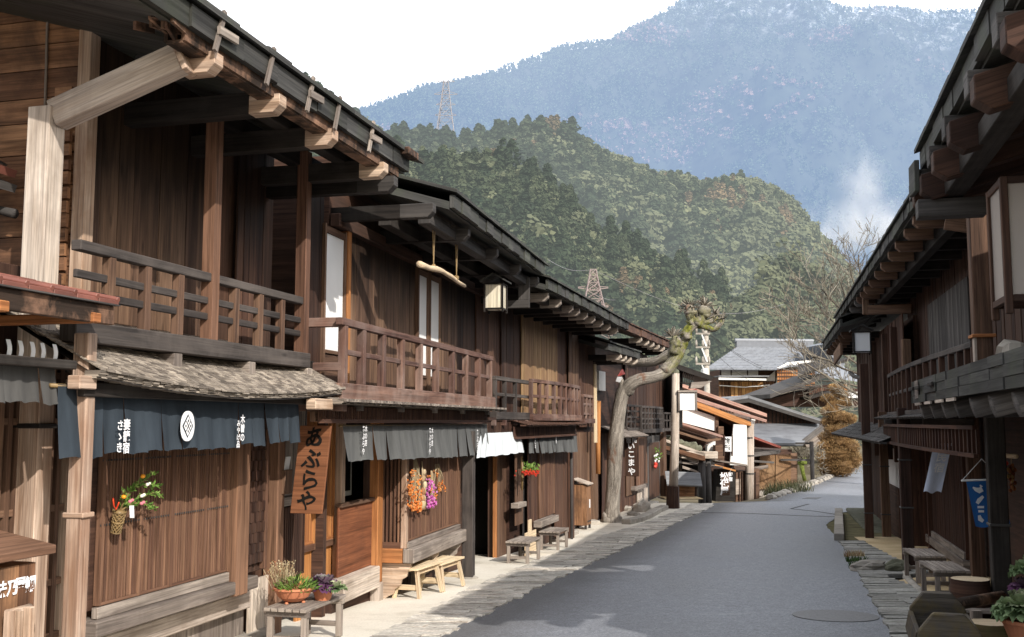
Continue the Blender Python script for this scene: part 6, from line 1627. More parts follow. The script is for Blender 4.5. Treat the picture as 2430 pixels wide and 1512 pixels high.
pr = [(-.25, -.20), (-.30, -.34), (-.18, -.54), (.18, -.54), (.30, -.34), (.25, -.20), (.21, -.20), (.25, -.34), (.15, -.48), (-.15, -.48), (-.25, -.34), (-.21, -.20)]
# side staves as thick boards between the end boards
for (a, b), (c_, d_) in (((-.25, -.19), (-.29, -.36)), ((-.29, -.36), (-.18, -.53)), ((-.18, -.53), (.18, -.53)), ((.18, -.53), (.29, -.36)), ((.29, -.36), (.25, -.19))):
    ma, mb2 = (a + c_) / 2, (b + d_) / 2; L_ = math.hypot(c_ - a, d_ - b); ax2 = (sv * (c_ - a) + Vector((0, 0, d_ - b))) / L_
    m.obb(o0 + dv * (LT / 2) + sv * ma + Vector((0, 0, mb2)), dv, ax2, dv.cross(ax2), LT / 2 - .092, L_ / 2, .022)
m.build('staves', M['trough'], tg, bevel=.006)
wt = NT('still_water'); wt.done((.01, .012, .008), .05, .6); m = MB(); q = o0 + Vector((0, 0, -.34)); m.add([q + sv * a + dv * b for a, b in ((-.27, .1), (.27, .1), (.27, LT - .1), (-.27, LT - .1))], [(0, 1, 2, 3)], [[(0, 0)] * 4]); m.build('water', wt.m, tg)
m = MB(); a, b = at(*z(9, 862, 1307), 10.9), at(*z(9, 1125, 1262), 11.3); m.tube([a, b], [.062, .062], 12); m.build('log_spout', M['bark'], tg, smooth=True)
m = MB(); cb_ = at(*z(9, 958, 1335), 11.2); m.box(cb_.x - .04, cb_.x + .06, cb_.y - .04, cb_.y + .04, zg(cb_.x, cb_.y), cb_.z - .02); m.build('spout_post', M['grey'], tg)
g = at(*z(9, 1000, 1345), 12.0); slat_bench('slatted_bench', 'dark slatted bench half hidden behind the trough and the stump', (g.x + .25, g.y + .1, g.z - .42), R2.rot() + 1.5)
p3 = at(*z(9, 1262, 1400), 9.6)
t3 = pot('large terracotta pot of cream green ornamental cabbage at the near right corner', (p3.x + .03, p3.y, p3.z - .26), .22, .26); cabbage((p3.x + .03, p3.y, p3.z + .08), .25, M['cabbage'], t3, 60)
t3['label'] = 'large terracotta pot of frilly cream cabbage on the mossy stump'
p4 = at(*z(9, 1345, 1190), 10.4); t4 = pot('second pot of cream and violet cabbage behind the large cabbage pot', (p4.x, p4.y, p4.z - .30), .17, .22); cabbage((p4.x - .02, p4.y - .05, p4.z + .14), .22, M['cabbage'], t4, 44); cabbage((p4.x - .1, p4.y + .02, p4.z - .04), .16, M['cabbage_v'], t4, 30)
st_ = MB(); st_.lathe([(.02, 0), (.20, 0), (.20, .03), (.16, .04), (.16, p4.z - .30 - zg(p4.x, p4.y))], (p4.x, p4.y, zg(p4.x, p4.y)), 14); o = st_.build('plant_stand', M['rail'], loc=(p4.x, p4.y, zg(p4.x, p4.y))); tag(o, 'dark round stand under the second cabbage pot', 'stand')
# ======================= the lower lane and far village ====================================================
x7 = lambda x, y, Y: at(*z(7, x, y), Y)
def gable_house(name, lab, Y, yaw, group='houses beyond the crest'):
    t = thing(name, lab, 'house', (0, Y, -2.5), group); return t
class PF:   # facing frame: a = right (m), b = depth behind the front, z up; anchored so that survey pixels land on the front plane
    def __init__(f, Y, yaw=0, x0=0):
        f.Y = Y; c, s = math.cos(yaw), math.sin(yaw); f.r = Vector((c, s, 0)); f.b = Vector((-s, c, 0)); f.o = Vector((x0, Y, 0))
    def __call__(f, a, b, h): return f.o + f.r * a + f.b * b + Vector((0, 0, h))
    def px(f, u, v, b=0):
        d = ray(u, v); p = Vector((0, 0, EYE)); q = f.o + f.b * b; t = (q - p).dot(f.b) / d.dot(f.b); k = p + d * t - f.o
        return k.dot(f.r), k.z
    def z7(f, x, y, b=0): return f.px(*z(7, x, y), b)
def poly7(F, pts, depth, b=0, mat=None, name='wall', par=None, bevel=0):
    P = [F.z7(x, y, b) for x, y in pts]; m = MB(F); m.prism([(a, b, h) for a, h in P], (0, depth, 0)); return m.build(name, mat, par, bevel=bevel)
def slope7(F, p, q, b0, b1, th, mat, name, par, lift=0):
    """roof sheet running down from p to q (pixels on plane b0), b0..b1 deep"""
    (a0, h0), (a1, h1) = F.z7(*p, b0), F.z7(*q, b0); m = MB(F)
    m.prism([(a0, b0, h0 + lift), (a1, b0, h1 + lift), (a1, b0, h1 + th + lift), (a0, b0, h0 + th + lift)], (0, b1 - b0, 0)); return m.build(name, mat, par)
def rooftile(name, c, sx, sy, bumpy=.6, rough=.5, vari=.2):
    s = NT(name); v = s.node('ShaderNodeTexWave', wave_type='BANDS'); v.inputs['Scale'].default_value = sx; s.link(s.uv(1, 1), v.inputs[0])
    n = s.noise(s.obj(1.5), 1, 5); col = s.mix(s.ramp(n, [(.3, tuple(k * (1 - vari) for k in c)), (.7, tuple(k * (1 + vari) for k in c))]), (.03, .03, .035), s.mr(v.outputs[1], .25, .0, 0, .7))
    s.bump(v.outputs[1], bumpy, .05); return s.done(col, rough, .4)
M['metal_grey'] = wood('grey_sheet_roof', (.13, .137, .15), (.235, .245, .265), (.10, .10, .11), .5, .1, rough=.45, spec=.5, bump=.1)
M['metal_pink'] = wood('faded_red_sheet_roof', (.36, .19, .15), (.52, .32, .26), (.45, .36, .31), .5, .15, rough=.5, bump=.1)
M['metal_red'] = wood('red_sheet_roof', (.20, .055, .045), (.31, .09, .07), None, .4, .1, rough=.5, bump=.1)
M['tile_grey'] = plain('grey_glazed_tile', (.19, .205, .235), .35, .5, .18, .12, 3)
# -- white plastered inn whose gable slopes down to the right
F = PF(45.5, .10); hw = gable_house('plastered_inn', 'white plastered inn with faded red roofs stepping down the lower lane', 45.5, .1)
poly7(F, [(120, 590), (220, 620), (510, 722), (520, 850), (640, 900), (640, 1330), (120, 1330)], 9, .05, M['plank_dk'], 'carcass', hw)
poly7(F, [(180, 615), (228, 622), (506, 722), (506, 825), (228, 752), (180, 740)], .10, -.04, M['plaster'], 'plaster_wall', hw)
poly7(F, [(160, 560), (330, 640), (560, 720), (700, 768), (735, 775), (732, 1070), (620, 1040), (640, 790), (520, 735)], 8.6, .16, M['plank_dk'], 'gable_wall', hw)
poly7(F, [(640, 775), (735, 780), (742, 1080), (612, 1075)], .12, -.35, M['plaster'], 'plaster_wall', hw)
poly7(F, [(770, 735), (800, 740), (770, 880), (742, 900)], .5, -.1, M['plaster'], 'wing_wall', hw)
slope7(F, (60, 430), (885, 722), -.3, 9, .16, M['metal_pink'], 'roof', hw)
poly7(F, [(60, 478), (885, 742), (880, 760), (60, 510)], .08, -.4, M['metal_pink'], 'verge_board', hw)
poly7(F, [(90, 495), (760, 700), (760, 740), (90, 570)], .06, -.2, M['plaster'], 'gable_infill', hw)
poly7(F, [(210, 545), (770, 760), (768, 788), (690, 775), (210, 590)], .2, -.36, M['orange'], 'purlin', hw, .01)
for x in (540, 562, 584, 606, 628):
    poly7(F, [(x, 656 + (x - 540) * .25), (x + 12, 658 + (x - 540) * .25), (x + 12, 672 + (x - 540) * .25), (x, 670 + (x - 540) * .25)], .05, -.25, M['grey'], 'vent_slat', hw)
poly7(F, [(505, 700), (528, 706), (528, 850), (505, 845)], .2, -.12, M['plank'], 'wall_post', hw); poly7(F, [(528, 790), (566, 790), (566, 850), (528, 850)], .2, -.3, M['plank'], 'wall_panel', hw)
slope7(F, (150, 745), (575, 880), -2.3, -.1, .10, M['metal_pink'], 'lower_roof', hw); poly7(F, [(150, 800), (440, 888), (560, 872), (560, 890), (440, 905), (150, 818)], .1, -2.35, M['plank'], 'lower_fascia', hw)
poly7(F, [(445, 930), (505, 900), (505, 1070), (445, 1070)], .3, -.5, M['plaster'], 'plaster_wall', hw)
poly7(F, [(505, 930), (570, 925), (570, 1060), (505, 1060)], .4, -1.0, M['plank'], 'board_wall', hw); poly7(F, [(520, 1110), (650, 1100), (650, 1345), (505, 1345)], .6, -.8, M['eave'], 'board_wall', hw)
slope7(F, (500, 1045), (740, 1085), -2.2, -.6, .07, M['grey'], 'pent_roof', hw); poly7(F, [(500, 1070), (655, 1112), (655, 1124), (500, 1086)], .06, -2.25, M['orange'], 'pent_fascia', hw)
poly7(F, [(655, 1130), (830, 1100), (830, 1360), (655, 1350)], 4, .1, M['plank'], 'front_boards', hw)
for x in (680, 700, 720, 775, 800): poly7(F, [(x, 1125), (x + 6, 1124), (x + 6, 1352), (x, 1352)], .06, .03, M['plank_dk'], 'board_batten', hw)
poly7(F, [(655, 1180), (690, 1178), (690, 1290), (655, 1295)], .05, .05, M['pale'], 'lattice_panel', hw)
# log-weighted roof in front, with stones
hs = gable_house('stone_weighted_shed', 'low shed with stones weighting its plank roof on the lower lane', 43, 0); F = PF(43, .05)
slope7(F, (110, 895), (430, 1010), -1.4, 1.6, .12, M['pale'], 'roof', hs); poly7(F, [(110, 925), (430, 1010), (430, 1050), (385, 1040), (110, 955)], .12, -1.5, M['gable'], 'log_edge', hs, .02); poly7(F, [(110, 960), (385, 1040), (385, 1062), (110, 985)], .1, -1.3, M['pale'], 'fascia_board', hs)
poly7(F, [(120, 960), (400, 1050), (400, 1330), (120, 1330)], .2, .6, M['eave'], 'wall', hs)
for x in (215, 230, 245): poly7(F, [(x, 1035), (x + 9, 1035), (x + 9, 1120), (x, 1120)], .04, .5, M['grey'], 'window_bar', hs)
slope7(F, (262, 1065), (560, 1100), -1.2, .5, .06, M['grey'], 'pent_roof', hs); poly7(F, [(262, 1080), (405, 1130), (405, 1142), (262, 1100)], .06, -1.25, M['pale'], 'pent_fascia', hs)
for i, (x, y, r) in enumerate(((235, 920, .32), (290, 935, .28), (330, 945, .36), (370, 955, .26), (150, 880, .26))):
    a, h = F.z7(x, y, -.6); p = F(a, -.6, h); m = MB(); m.blob(p, r, r * .8, r * .62, 10, 7, .25); o = m.build('stone', M['stone_dk'], loc=p); tag(o, ['large round stone at the upper middle of the weighted roof', 'second stone down the weighted roof', 'biggest dark stone near the lower edge of the weighted roof', 'lowest stone on the weighted roof', 'topmost pinkish stone on the weighted roof'][i], 'stone', 'stones weighting the shed roof')
a, h = F.z7(425, 1020, -1.2); lg = thing('gate_post', 'thick dark log post at the low end of the stone weighted roof', 'post', F(a, -1.2, -1.3)); m = MB(F); m.tube([(a - .14, -1.2, -2.4), (a - .12, -1.2, h + .1)], .16, 9); m.tube([(a + .16, -1.1, -2.4), (a + .16, -1.1, h + .15)], .13, 9); m.build('post', M['eave_grey'], lg, smooth=True)
m = MB(F); m.beam((a - 1.0, -1.3, h + .12), (a + .5, -1.3, h + .1), .2, .3); m.build('cross_beam', M['pale'], lg, bevel=.02)
# notice board with little roof
F = PF(40.5, .08); nb = thing('notice_board', 'weatherworn roofed notice board standing on ochre gravel behind the bare pole', 'notice board', F(5.5, 0, -1.3))
poly7(F, [(145, 1175), (355, 1185), (350, 1318), (140, 1310)], .06, 0, M['gable'], 'board', nb); slope = MB(F)
(a0, h0), (a1, h1) = F.z7(132, 1120), F.z7(392, 1145)
slope.prism([(a0, -.30, h0 - .5), (a0, .0, h0), (a0, .03, h0), (a0, -.28, h0 - .55)], (a1 - a0, 0, (h1 - h0) * .5)); slope.build('roof', M['metal_grey'], nb)
for x in (138, 360): poly7(F, [(x - 6, 1180), (x + 6, 1180), (x + 6, 1330), (x - 6, 1330)], .12, .03, M['plank_dk'], 'leg', nb)
m = MB(F); (a0, h0), (a1, h1) = F.z7(100, 1318), F.z7(370, 1318); m.prism([(a0, -.9, -1.235), (a1, -.9, -1.235), (a1, .6, -1.21), (a0, .6, -1.21)], (0, 0, .02)); struct(m.build('gravel', M['sand'], None, (0, 0, 0)))
# signs
F = PF(43.0, .1)
def vsign(lab, txt, pts, mat, ink, size, grp=None, small=None):
    P = [F.z7(*p) for p in pts]; c = (sum(p[0] for p in P) / 4, sum(p[1] for p in P) / 4); t = thing('shop_sign', lab, 'sign', F(c[0], 0, c[1]))
    m = MB(F); m.prism([(a, 0, h) for a, h in P], (0, .08, 0)); m.build('board', M[mat], t, bevel=.01); n = len(txt)
    H = abs(P[0][1] - P[3][1])
    for i, ch in enumerate(txt): lettering(ch, size, F(c[0] - .06, -.006, c[1] + H * (.5 - (i + .5) / n) * .92), F.r, (0, 0, 1), M[ink], t, bold=.03)
    return t, c
t_, c_ = vsign('brown board with three large white characters on the lower lane', '松代屋', [(548, 1130), (612, 1128), (612, 1300), (548, 1302)], 'plank', 'inkwhite', .38)
lettering('御宿', .19, F(c_[0] + .22, -.006, c_[1] + .42), F.r, (0, 0, 1), M['inkwhite'], t_, bold=.03)
t_, c_ = vsign('upright white lantern sign with dark characters under the white gable', '旅籠', [(576, 868), (630, 866), (626, 978), (574, 976)], 'white', 'ink', .26)
for x in (570, 630): poly7(F, [(x - 4, 855), (x + 4, 855), (x + 4, 1010), (x - 4, 1010)], .1, -.02, M['plank_dk'], 'frame', t_)
# bare wooden pole with lamp; grey pole; utility pole
g = G(*z(6, 1147, 1378)); wp = thing('wooden_pole', 'bare wooden pole with darker thick foot at the crest of the road', 'pole', g)
pt = at(*z(6, 1164, 610), g.y); m = MB(); m.tube([g, g.lerp(pt, .5) + Vector((.02, 0, 0)), pt], [.165, .15, .13], 10); m.build('pole', M['pale'], wp, smooth=True)
pf = at(*z(6, 1147, 1250), g.y); m = MB(); m.tube([g + Vector((0, 0, -.1)), pf], [.24, .22], 8); m.build('pole_foot', M['plank_dk'], wp); m = MB(); m.blob(pt, .12, .12, .2, 8, 6, .3); m.build('pole_top', M['stone_dk'], wp)
ln = thing('street_lamp', 'small white lamp box on a red arm beside the bare wooden pole', 'lamp', at(*z(6, 1225, 790), g.y)); m = MB(); m.tube([at(*z(6, 1165, 752), g.y), at(*z(6, 1283, 703), g.y)], .05, 8); m.build('arm', M['metal_red'], ln)
c = at(*z(6, 1225, 768), g.y); m = MB(); m.box(c.x - .28, c.x + .28, c.y - .2, c.y + .2, c.z - .32, c.z + .30); m.build('lamp_glass', M['white'], ln, bevel=.01)
m = MB(); m.box(c.x - .34, c.x + .34, c.y - .26, c.y + .26, c.z + .31, c.z + .38)
for a in (-1, 1): m.box(c.x + a * .3 - .03, c.x + a * .3 + .03, c.y - .23, c.y - .19, c.z - .34, c.z + .31)
m.build('frame', M['grey'], ln)
rs_ = gable_house('eave_corner', 'dark overhanging roof corner with slatted fence beyond the fourth house', 41, 0); rs_['category'] = 'roof'; F = PF(41, 0)
poly7(F, [(225, 330), (500, 425), (470, 452), (225, 370)], 2.5, 0, M['eave'], 'roof', rs_); 
for x in range(262, 345, 13): poly7(F, [(x, 385), (x + 4, 387), (x + 4, 470), (x, 470)], .06, .1, M['eave'], 'slat', rs_)
poly7(F, [(258, 465), (370, 470), (370, 480), (258, 478)], .2, .1, M['eave'], 'rail', rs_); poly7(F, [(330, 465), (480, 455), (400, 505), (320, 510)], .5, -.2, M['grey'], 'broken_eave', rs_); poly7(F, [(180, 400), (262, 380), (262, 800), (180, 800)], 1.5, .3, M['eave'], 'wall', rs_)
F = PF(46.5, 0); a, h = F.z7(758, 770); gp = thing('grey_pole', 'plain grey pole in front of the dark gabled house', 'pole', F(a, 0, -3)); m = MB(F); m.tube([(a - .12, 0, -3), (a, 0, h)], .19, 10); m.build('pole', M['pale'], gp, smooth=True)
m = MB(F)
for q in (.2, 1.0, -.6): m.tube([(a - .05, 0, q), (a - .05, 0, q + .06)], .21, 10)
m.build('band', M['iron'], gp)
F = PF(70, 0); a, h = F.z7(435, 85); up_ = thing('utility_pole', 'tall concrete utility pole with white insulators left of the tiled roof', 'pole', F(a, 0, -3)); m = MB(F); m.tube([(a, 0, -3), (a, 0, h)], [.26, .16], 10); m.build('pole', M['stone'], up_, smooth=True)
for yy in (108, 208, 330):
    (a0, h0), (a1, _) = F.z7(355, yy), F.z7(460, yy); m = MB(F); m.box(a0, a1, -.25, -.15, h0 - .06, h0 + .06); ca = m.build('crossarm', M['stone'], up_)
    for q in (.05, .5, .95):
        m = MB(F); aa = a0 + (a1 - a0) * q; m.tube([(aa, -.2, h0 + .06), (aa, -.2, h0 + .24), (aa, -.2, h0 + .5)], [.07, .085, .05], 8); m.build('insulator', M['stone'], ca, smooth=True)
    m = MB(F); m.tube([(a0 + (a1 - a0) * .4, -.2, h0), (a, -.2, h0 - 1.0)], .05, 6); m.build('brace', M['white_metal'], ca)
(a0, h0), (a1, h1) = F.z7(365, 345), F.z7(470, 345); m = MB(F); m.box(a0 + .3, a1 - .3, -.7, .1, h0 - .9, h0 - .2); m.build('transformer', M['white_metal'], up_, bevel=.05)
m = MB()
for yy, ex in ((100, (900, 790)), (105, (900, 800)), (202, (850, 830))):
    p, q = x7(450, yy, 70), at(*(lambda t: (t[0] + 1050, t[1]))((ex[0], ex[1])), 130); pts = [p.lerp(q, i / 10) - Vector((0, 0, 3.5 * math.sin(math.pi * i / 10))) for i in range(11)]; m.tube(pts, .018, 4, False)
tag(m.build('power_line', M['iron'], loc=x7(450, 100, 70)), 'dark wires running right from the utility pole insulators', 'cable')
# -- low red-roofed house and basket-clad wall
F = PF(50, .25); rh = gable_house('low_house', 'low house with dull red roof and basket woven bamboo wall below the shrub', 50, .2)
slope7(F, (760, 870), (990, 955), -1.0, 4, .12, M['metal_red'], 'roof', rh); poly7(F, [(760, 950), (990, 968), (985, 985), (760, 985)], .2, -1.05, M['eave'], 'fascia', rh); poly7(F, [(740, 990), (985, 965), (980, 990), (745, 1020)], .8, -1.3, M['eave_grey'], 'gutter_tiles', rh)
slope7(F, (735, 1050), (940, 1065), -1.2, .3, .10, M['eave_grey'], 'pent_roof', rh); poly7(F, [(700, 1105), (895, 1075), (895, 1100), (700, 1130)], .3, -1.2, M['grey'], 'pent_edge', rh)
poly7(F, [(760, 980), (1000, 960), (1070, 960), (1070, 1275), (760, 1330)], 4, .2, M['plank_dk'], 'wall', rh)
s = NT('woven_bamboo'); br_ = s.node('ShaderNodeTexBrick'); br_.inputs['Scale'].default_value = 5; br_.inputs['Mortar Size'].default_value = .03; s.link(s.obj((1, 1, 1)), br_.inputs[0])
mp = s.node('ShaderNodeCombineXYZ'); g_ = s.node('ShaderNodeNewGeometry'); sp_ = s.node('ShaderNodeSeparateXYZ'); s.link(g_.outputs['Position'], sp_.inputs[0]); s.link(sp_.outputs[2], mp.inputs[0]); s.link(sp_.outputs[0], mp.inputs[1]); s.link(mp.outputs[0], br_.inputs[0])
br_.inputs['Color1'].default_value = (.27, .155, .08, 1); br_.inputs['Color2'].default_value = (.20, .115, .06, 1); br_.inputs['Mortar'].default_value = (.08, .045, .025, 1)
M['woven'] = s.done(s.mix(br_.outputs[0], (.33, .21, .12), s.mr(s.noise(s.obj(.8), 1, 4), .5, .7, 0, .6)), .8, .2)
poly7(F, [(832, 1010), (945, 1000), (940, 1255), (830, 1265)], .1, .0, M['woven'], 'woven_wall', rh); poly7(F, [(950, 1000), (1065, 1000), (1060, 1230), (948, 1255)], .1, -.03, M['woven'], 'woven_wall', rh)
poly7(F, [(828, 1255), (960, 1250), (960, 1268), (828, 1275)], .15, -.1, M['plank_dk'], 'sill', rh); poly7(F, [(1060, 990), (1110, 985), (1110, 1200), (1060, 1240)], .1, .05, M['plank'], 'end_boards', rh)
for i in range(12):
    x, y = R.uniform(835, 930), R.uniform(1285, 1335); p = x7(x, y, 47.5); m = MB(); rr = R.uniform(.2, .32); m.blob(p, rr, rr * .8, rr * .7, 8, 6, .25); m.build('foundation_stone', M['stone'], rh)
# -- dark gable with grey sheet roof
F = PF(60, .18); gh = gable_house('sheet_roofed_house', 'dark gabled house with pale grey sheet roof behind the low house', 60, .2)
poly7(F, [(600, 640), (750, 600), (1290, 775), (1290, 930), (600, 930)], 8, .4, M['plank_dk'], 'gable_wall', gh)
for x in range(700, 1290, 28): 
    yt = 605 + (x - 750) * .32 if x > 750 else 612
    poly7(F, [(x, yt + 10), (x + 5, yt + 11), (x + 5, 925), (x, 925)], .05, .36, M['eave'], 'batten', gh)
slope7(F, (748, 582), (1296, 760), -.4, 11, .18, M['metal_grey'], 'roof', gh); slope7(F, (600, 605), (752, 582), -.4, 9, .18, M['metal_grey'], 'roof', gh)
poly7(F, [(600, 608), (750, 585), (1296, 757), (1296, 780), (750, 612), (600, 632)], .12, -.5, M['eave_grey'], 'bargeboard', gh)
(a0, h0), (a1, h1) = F.z7(775, 770), F.z7(1290, 790); (b0_, g0), (b1_, g1) = F.z7(775, 915, -2.4), F.z7(1150, 915, -2.4); m = MB(F)
m.add([(a0, .3, h0), (a1, .3, h0), (b1_, -2.4, g0), (b0_, -2.4, g0), (a0, .3, h0 - .12), (a1, .3, h0 - .12), (b1_, -2.4, g0 - .14), (b0_, -2.4, g0 - .14)], [(0, 1, 2, 3), (7, 6, 5, 4), (3, 2, 6, 7), (1, 5, 6, 2), (0, 3, 7, 4)], [[(a0, 0), (a1, 0), (b1_, 3), (b0_, 3)]] + [[(0, 0)] * 4] * 4); m.build('pent_roof', M['metal_grey'], gh)
poly7(F, [(775, 915), (1160, 912), (1160, 935), (775, 945)], .2, -2.3, M['eave'], 'eave_shadow_board', gh)
(b0_, g0), (b1_, g1) = F.z7(1155, 905, -2.0), F.z7(1320, 775, -2.0); m = MB(F); m.beam((b0_, -2.0, g0), (b1_, -2.0, g1), .1, .3); m.build('hip_board', M['eave_grey'], gh)
M['lichen'] = plain('yellow_green_hedge', (.20, .20, .05), .9, .1, .1, .5, 2); poly7(F, [(1160, 910), (1300, 800), (1330, 940), (1180, 945)], .5, -1.6, M['grey'], 'side_wall', gh)
# -- big tiled house
F = PF(88, .10); th = gable_house('tiled_house', 'large house with grey tiled roof and orange brown board walls at the back', 88, .1)
(a0, h0), (a1, h1) = F.z7(430, 372, -1.5), F.z7(975, 378, -1.5); (r0, k0), (r1, k1) = F.z7(672, 205, 5), F.z7(1205, 200, 5)
m = MB(F); rows, cols = 15, 44
for j in range(rows):
    f0, f1 = j / rows, (j + 1) / rows
    for i in range(cols):
        g0, g1 = i / cols, (i + .93) / cols
        def P(g, f, l=0): return (a0 + (r0 - a0) * f + ((a1 + (r1 - a1) * f) - (a0 + (r0 - a0) * f)) * g, -1.5 + 6.5 * f, h0 + (k0 - h0) * f + l)
        m.add([P(g0, f0, .13), P(g1, f0, .13), P(g1, f1, .05), P(g0, f1, .05), P(g0, f0, 0), P(g1, f0, 0)], [(0, 1, 2, 3), (4, 5, 1, 0), (1, 5, 2), (0, 3, 4)], [[(0, 0)] * 4] * 2 + [[(0, 0)] * 3] * 2)
ro = m.build('roof', M['tile_grey'], th)
m = MB(F); m.add([(a0, -1.5, h0 - .02), (a1, -1.5, h0 - .02), (r1, 5, k0 - .02), (r0, 5, k0 - .02)], [(0, 1, 2, 3)], [[(0, 0)] * 4]); m.add([(a1, -1.5, h0), (r1, 5, k0), (r1 + 6.5, 5.5, k0 - 3.4), (a1 + 5, -.5, h0 - .6)], [(0, 1, 2, 3)], [[(0, 0)] * 4]); m.build('roof_underlay', M['tile_grey'], ro)
m = MB(F); m.beam((r0 - .2, 5, k0 + .25), (r1 + .2, 5, k0 + .25), .5, .6); m.tube([(r0 - .3, 5, k0 + .6), (r1 + .3, 5, k0 + .6)], .2, 8); m.build('ridge', M['tile_grey'], ro)
(q0, w0), (q1, w1) = F.z7(1210, 195, -.5), F.z7(1345, 345, -.5); m = MB(F); m.beam((q0, -.5, w0), (q1, -.5, w1), 6, .25, up=(0, 0, 1)); m.beam((q0, -3.4, w0 - .15), (q1, -3.4, w1 - .15), .2, .45); m.build('side_roof', M['tile_grey'], ro)
poly7(F, [(540, 372), (965, 376), (940, 575), (530, 575), (530, 480)], 8, .2, M['plank_dk'], 'wall', th)
poly7(F, [(545, 375), (820, 378), (820, 416), (545, 416)], .1, .05, M['plaster'], 'plaster_band', th); poly7(F, [(880, 440), (945, 380), (945, 455), (880, 455)], .1, .02, M['plaster'], 'plaster_wall', th)
for x in (540, 618, 738): poly7(F, [(x, 372), (x + 8, 372), (x + 8, 420), (x, 420)], .1, .0, M['plank_dk'], 'wall_post', th)
slope7(F, (530, 425), (905, 425), -1.8, .3, .12, M['metal_grey'], 'pent_roof', th); poly7(F, [(530, 430), (880, 438), (880, 452), (530, 446)], .15, -1.8, M['plaster'], 'pent_edge', th)
M['amber'] = wood('amber_board', (.36, .17, .06), (.70, .40, .16), (.22, .09, .04), .45, .3, stainscale=.8)
def boards7(pts, mat, n, par, F, b):
    (xa, ya), (xb, yb) = pts
    for i in range(n):
        x0, x1 = xa + (xb - xa) * i / n, xa + (xb - xa) * (i + .95) / n
    m = MB(F)
    for i in range(n):
        (p0, h0), (p1, h1) = F.z7(xa + (xb - xa) * i / n, ya, b), F.z7(xa + (xb - xa) * (i + .95) / n, yb, b); m.box(p0, p1, b, b + .06 + R.uniform(0, .03), min(h0, h1), max(h0, h1), g=2)
    return m.build('board_wall', mat, par)
boards7(((530, 458), (615, 575)), M['gable'], 6, th, F, .05); boards7(((618, 460), (862, 570)), M['amber'], 9, th, F, -.05); boards7(((866, 458), (940, 575)), M['gable'], 5, th, F, .05)
poly7(F, [(610, 568), (940, 568), (940, 582), (610, 582)], .3, -.6, M['eave'], 'balcony_rail', th); m = MB(F); (p0, h0), (p1, h1) = F.z7(535, 488, -.7), F.z7(905, 485, -.7); m.tube([(p0, -.7, h0), ((p0 + p1) / 2, -.7, h0 - .15), (p1, -.7, h1)], .05, 6); m.build('washing_pole', M['white'], th)
boards7(((960, 362), (1240, 490)), M['orange'], 16, th, F, -2.2); 
m = MB(F)
for i in range(5): (p0, h0), (p1, _) = F.z7(958, 365 + i * 28, -2.26), F.z7(1240, 365 + i * 28, -2.26); m.box(p0, p1, -2.28, -2.24, h0 - .04, h0 + .04)
m.build('board_battens', M['plank_dk'], th)
poly7(F, [(960, 360), (1040, 318), (1200, 300), (1275, 320), (1275, 365)], .2, -2.1, M['plaster'], 'gable_plaster', th)
poly7(F, [(955, 372), (1060, 335), (1240, 345), (1330, 350), (1330, 362), (1060, 350)], .6, -2.6, M['tile_grey'], 'gable_eave', th)
# -- dark roofs tucked in between
F = PF(74, .15); dh = gable_house('dark_roofed_house', 'dark sloping roof and reddish board wall between tiled house and orange conifer', 74, .1)
(a0, h0), (a1, h1) = F.z7(870, 585), F.z7(1290, 430); m = MB(F); m.prism([(a0, -1, h0), (a1, -1, h1), (a1, -1, h1 + .3), (a0, -1, h0 + .3)], (0, 6, 0)); m.build('roof', M['eave_grey'], dh)
m = MB(F); m.prism([(a0 + 2.0, -1.4, h0 + 1.4), (a0 + 3.4, -1.4, h0 + 2.0), (a0 + 8.8, 3, h0 + 3.2), (a0 + 4, 3, h0 + 2.6)], (0, 0, .2)); m.build('roof', M['eave'], dh)
boards7(((1195, 500), (1345, 588)), M['plank_red'], 9, dh, F, .3); poly7(F, [(900, 590), (1340, 480), (1600, 520), (1600, 640), (900, 640)], 6, .8, M['plank_dk'], 'wall', dh)
slope7(F, (1205, 590), (1345, 548), -1, 2, .2, M['eave'], 'pent_roof', dh); slope7(F, (1345, 545), (1600, 600), -1, 5, .2, M['eave_grey'], 'roof', dh); boards7(((1345, 480), (1480, 545)), M['orange'], 9, dh, F, .25)
for x in range(1484, 1580, 9): poly7(F, [(x, 535), (x + 6, 535), (x + 6, 580), (x, 580)], .05, -1.4, M['white'], 'fence_slat', dh)
# ---- planting ------------------------------------------------------------------------------------------
def leafball(m, c, rx, ry, rz, n, L_, w, out=.7, r=None, up=0):
    c = Vector(c)
    for _ in range(n):
        d = Vector((R.gauss(0, 1), R.gauss(0, 1), R.gauss(0, 1))).normalized(); k = R.uniform(.55, 1.05) ** .6
        p = c + Vector((d.x * rx, d.y * ry, d.z * rz)) * k
        dd = d * out + Vector((R.uniform(-1, 1), R.uniform(-1, 1), R.uniform(-1, 1) + up)) * .6
        leaf(m, p, dd, L_ * R.uniform(.6, 1.2), w, r=min(1, max(0, (.5 + .4 * d.z + R.uniform(-.3, .3)) if r is None else r + R.uniform(-.2, .2))))
TY_ = 57.0; tc = at(*z(7, 1420, 1140), TY_); tp = thing('topiary_conifer', 'orange brown cloud pruned conifer beside the upper road', 'tree', (tc.x, tc.y, zg(tc.x, tc.y)))
m = MB(); P = [at(*z(7, x, y), TY_) for x, y in ((1420, 1150), (1405, 900), (1410, 700), (1400, 520), (1400, 480))]; m.tube(P, [.22, .17, .12, .06, .03], 8); m.build('trunk', M['plank_dk'], tp, smooth=True)
m = MB(); pxm = .3214 * TY_ / 2429.5
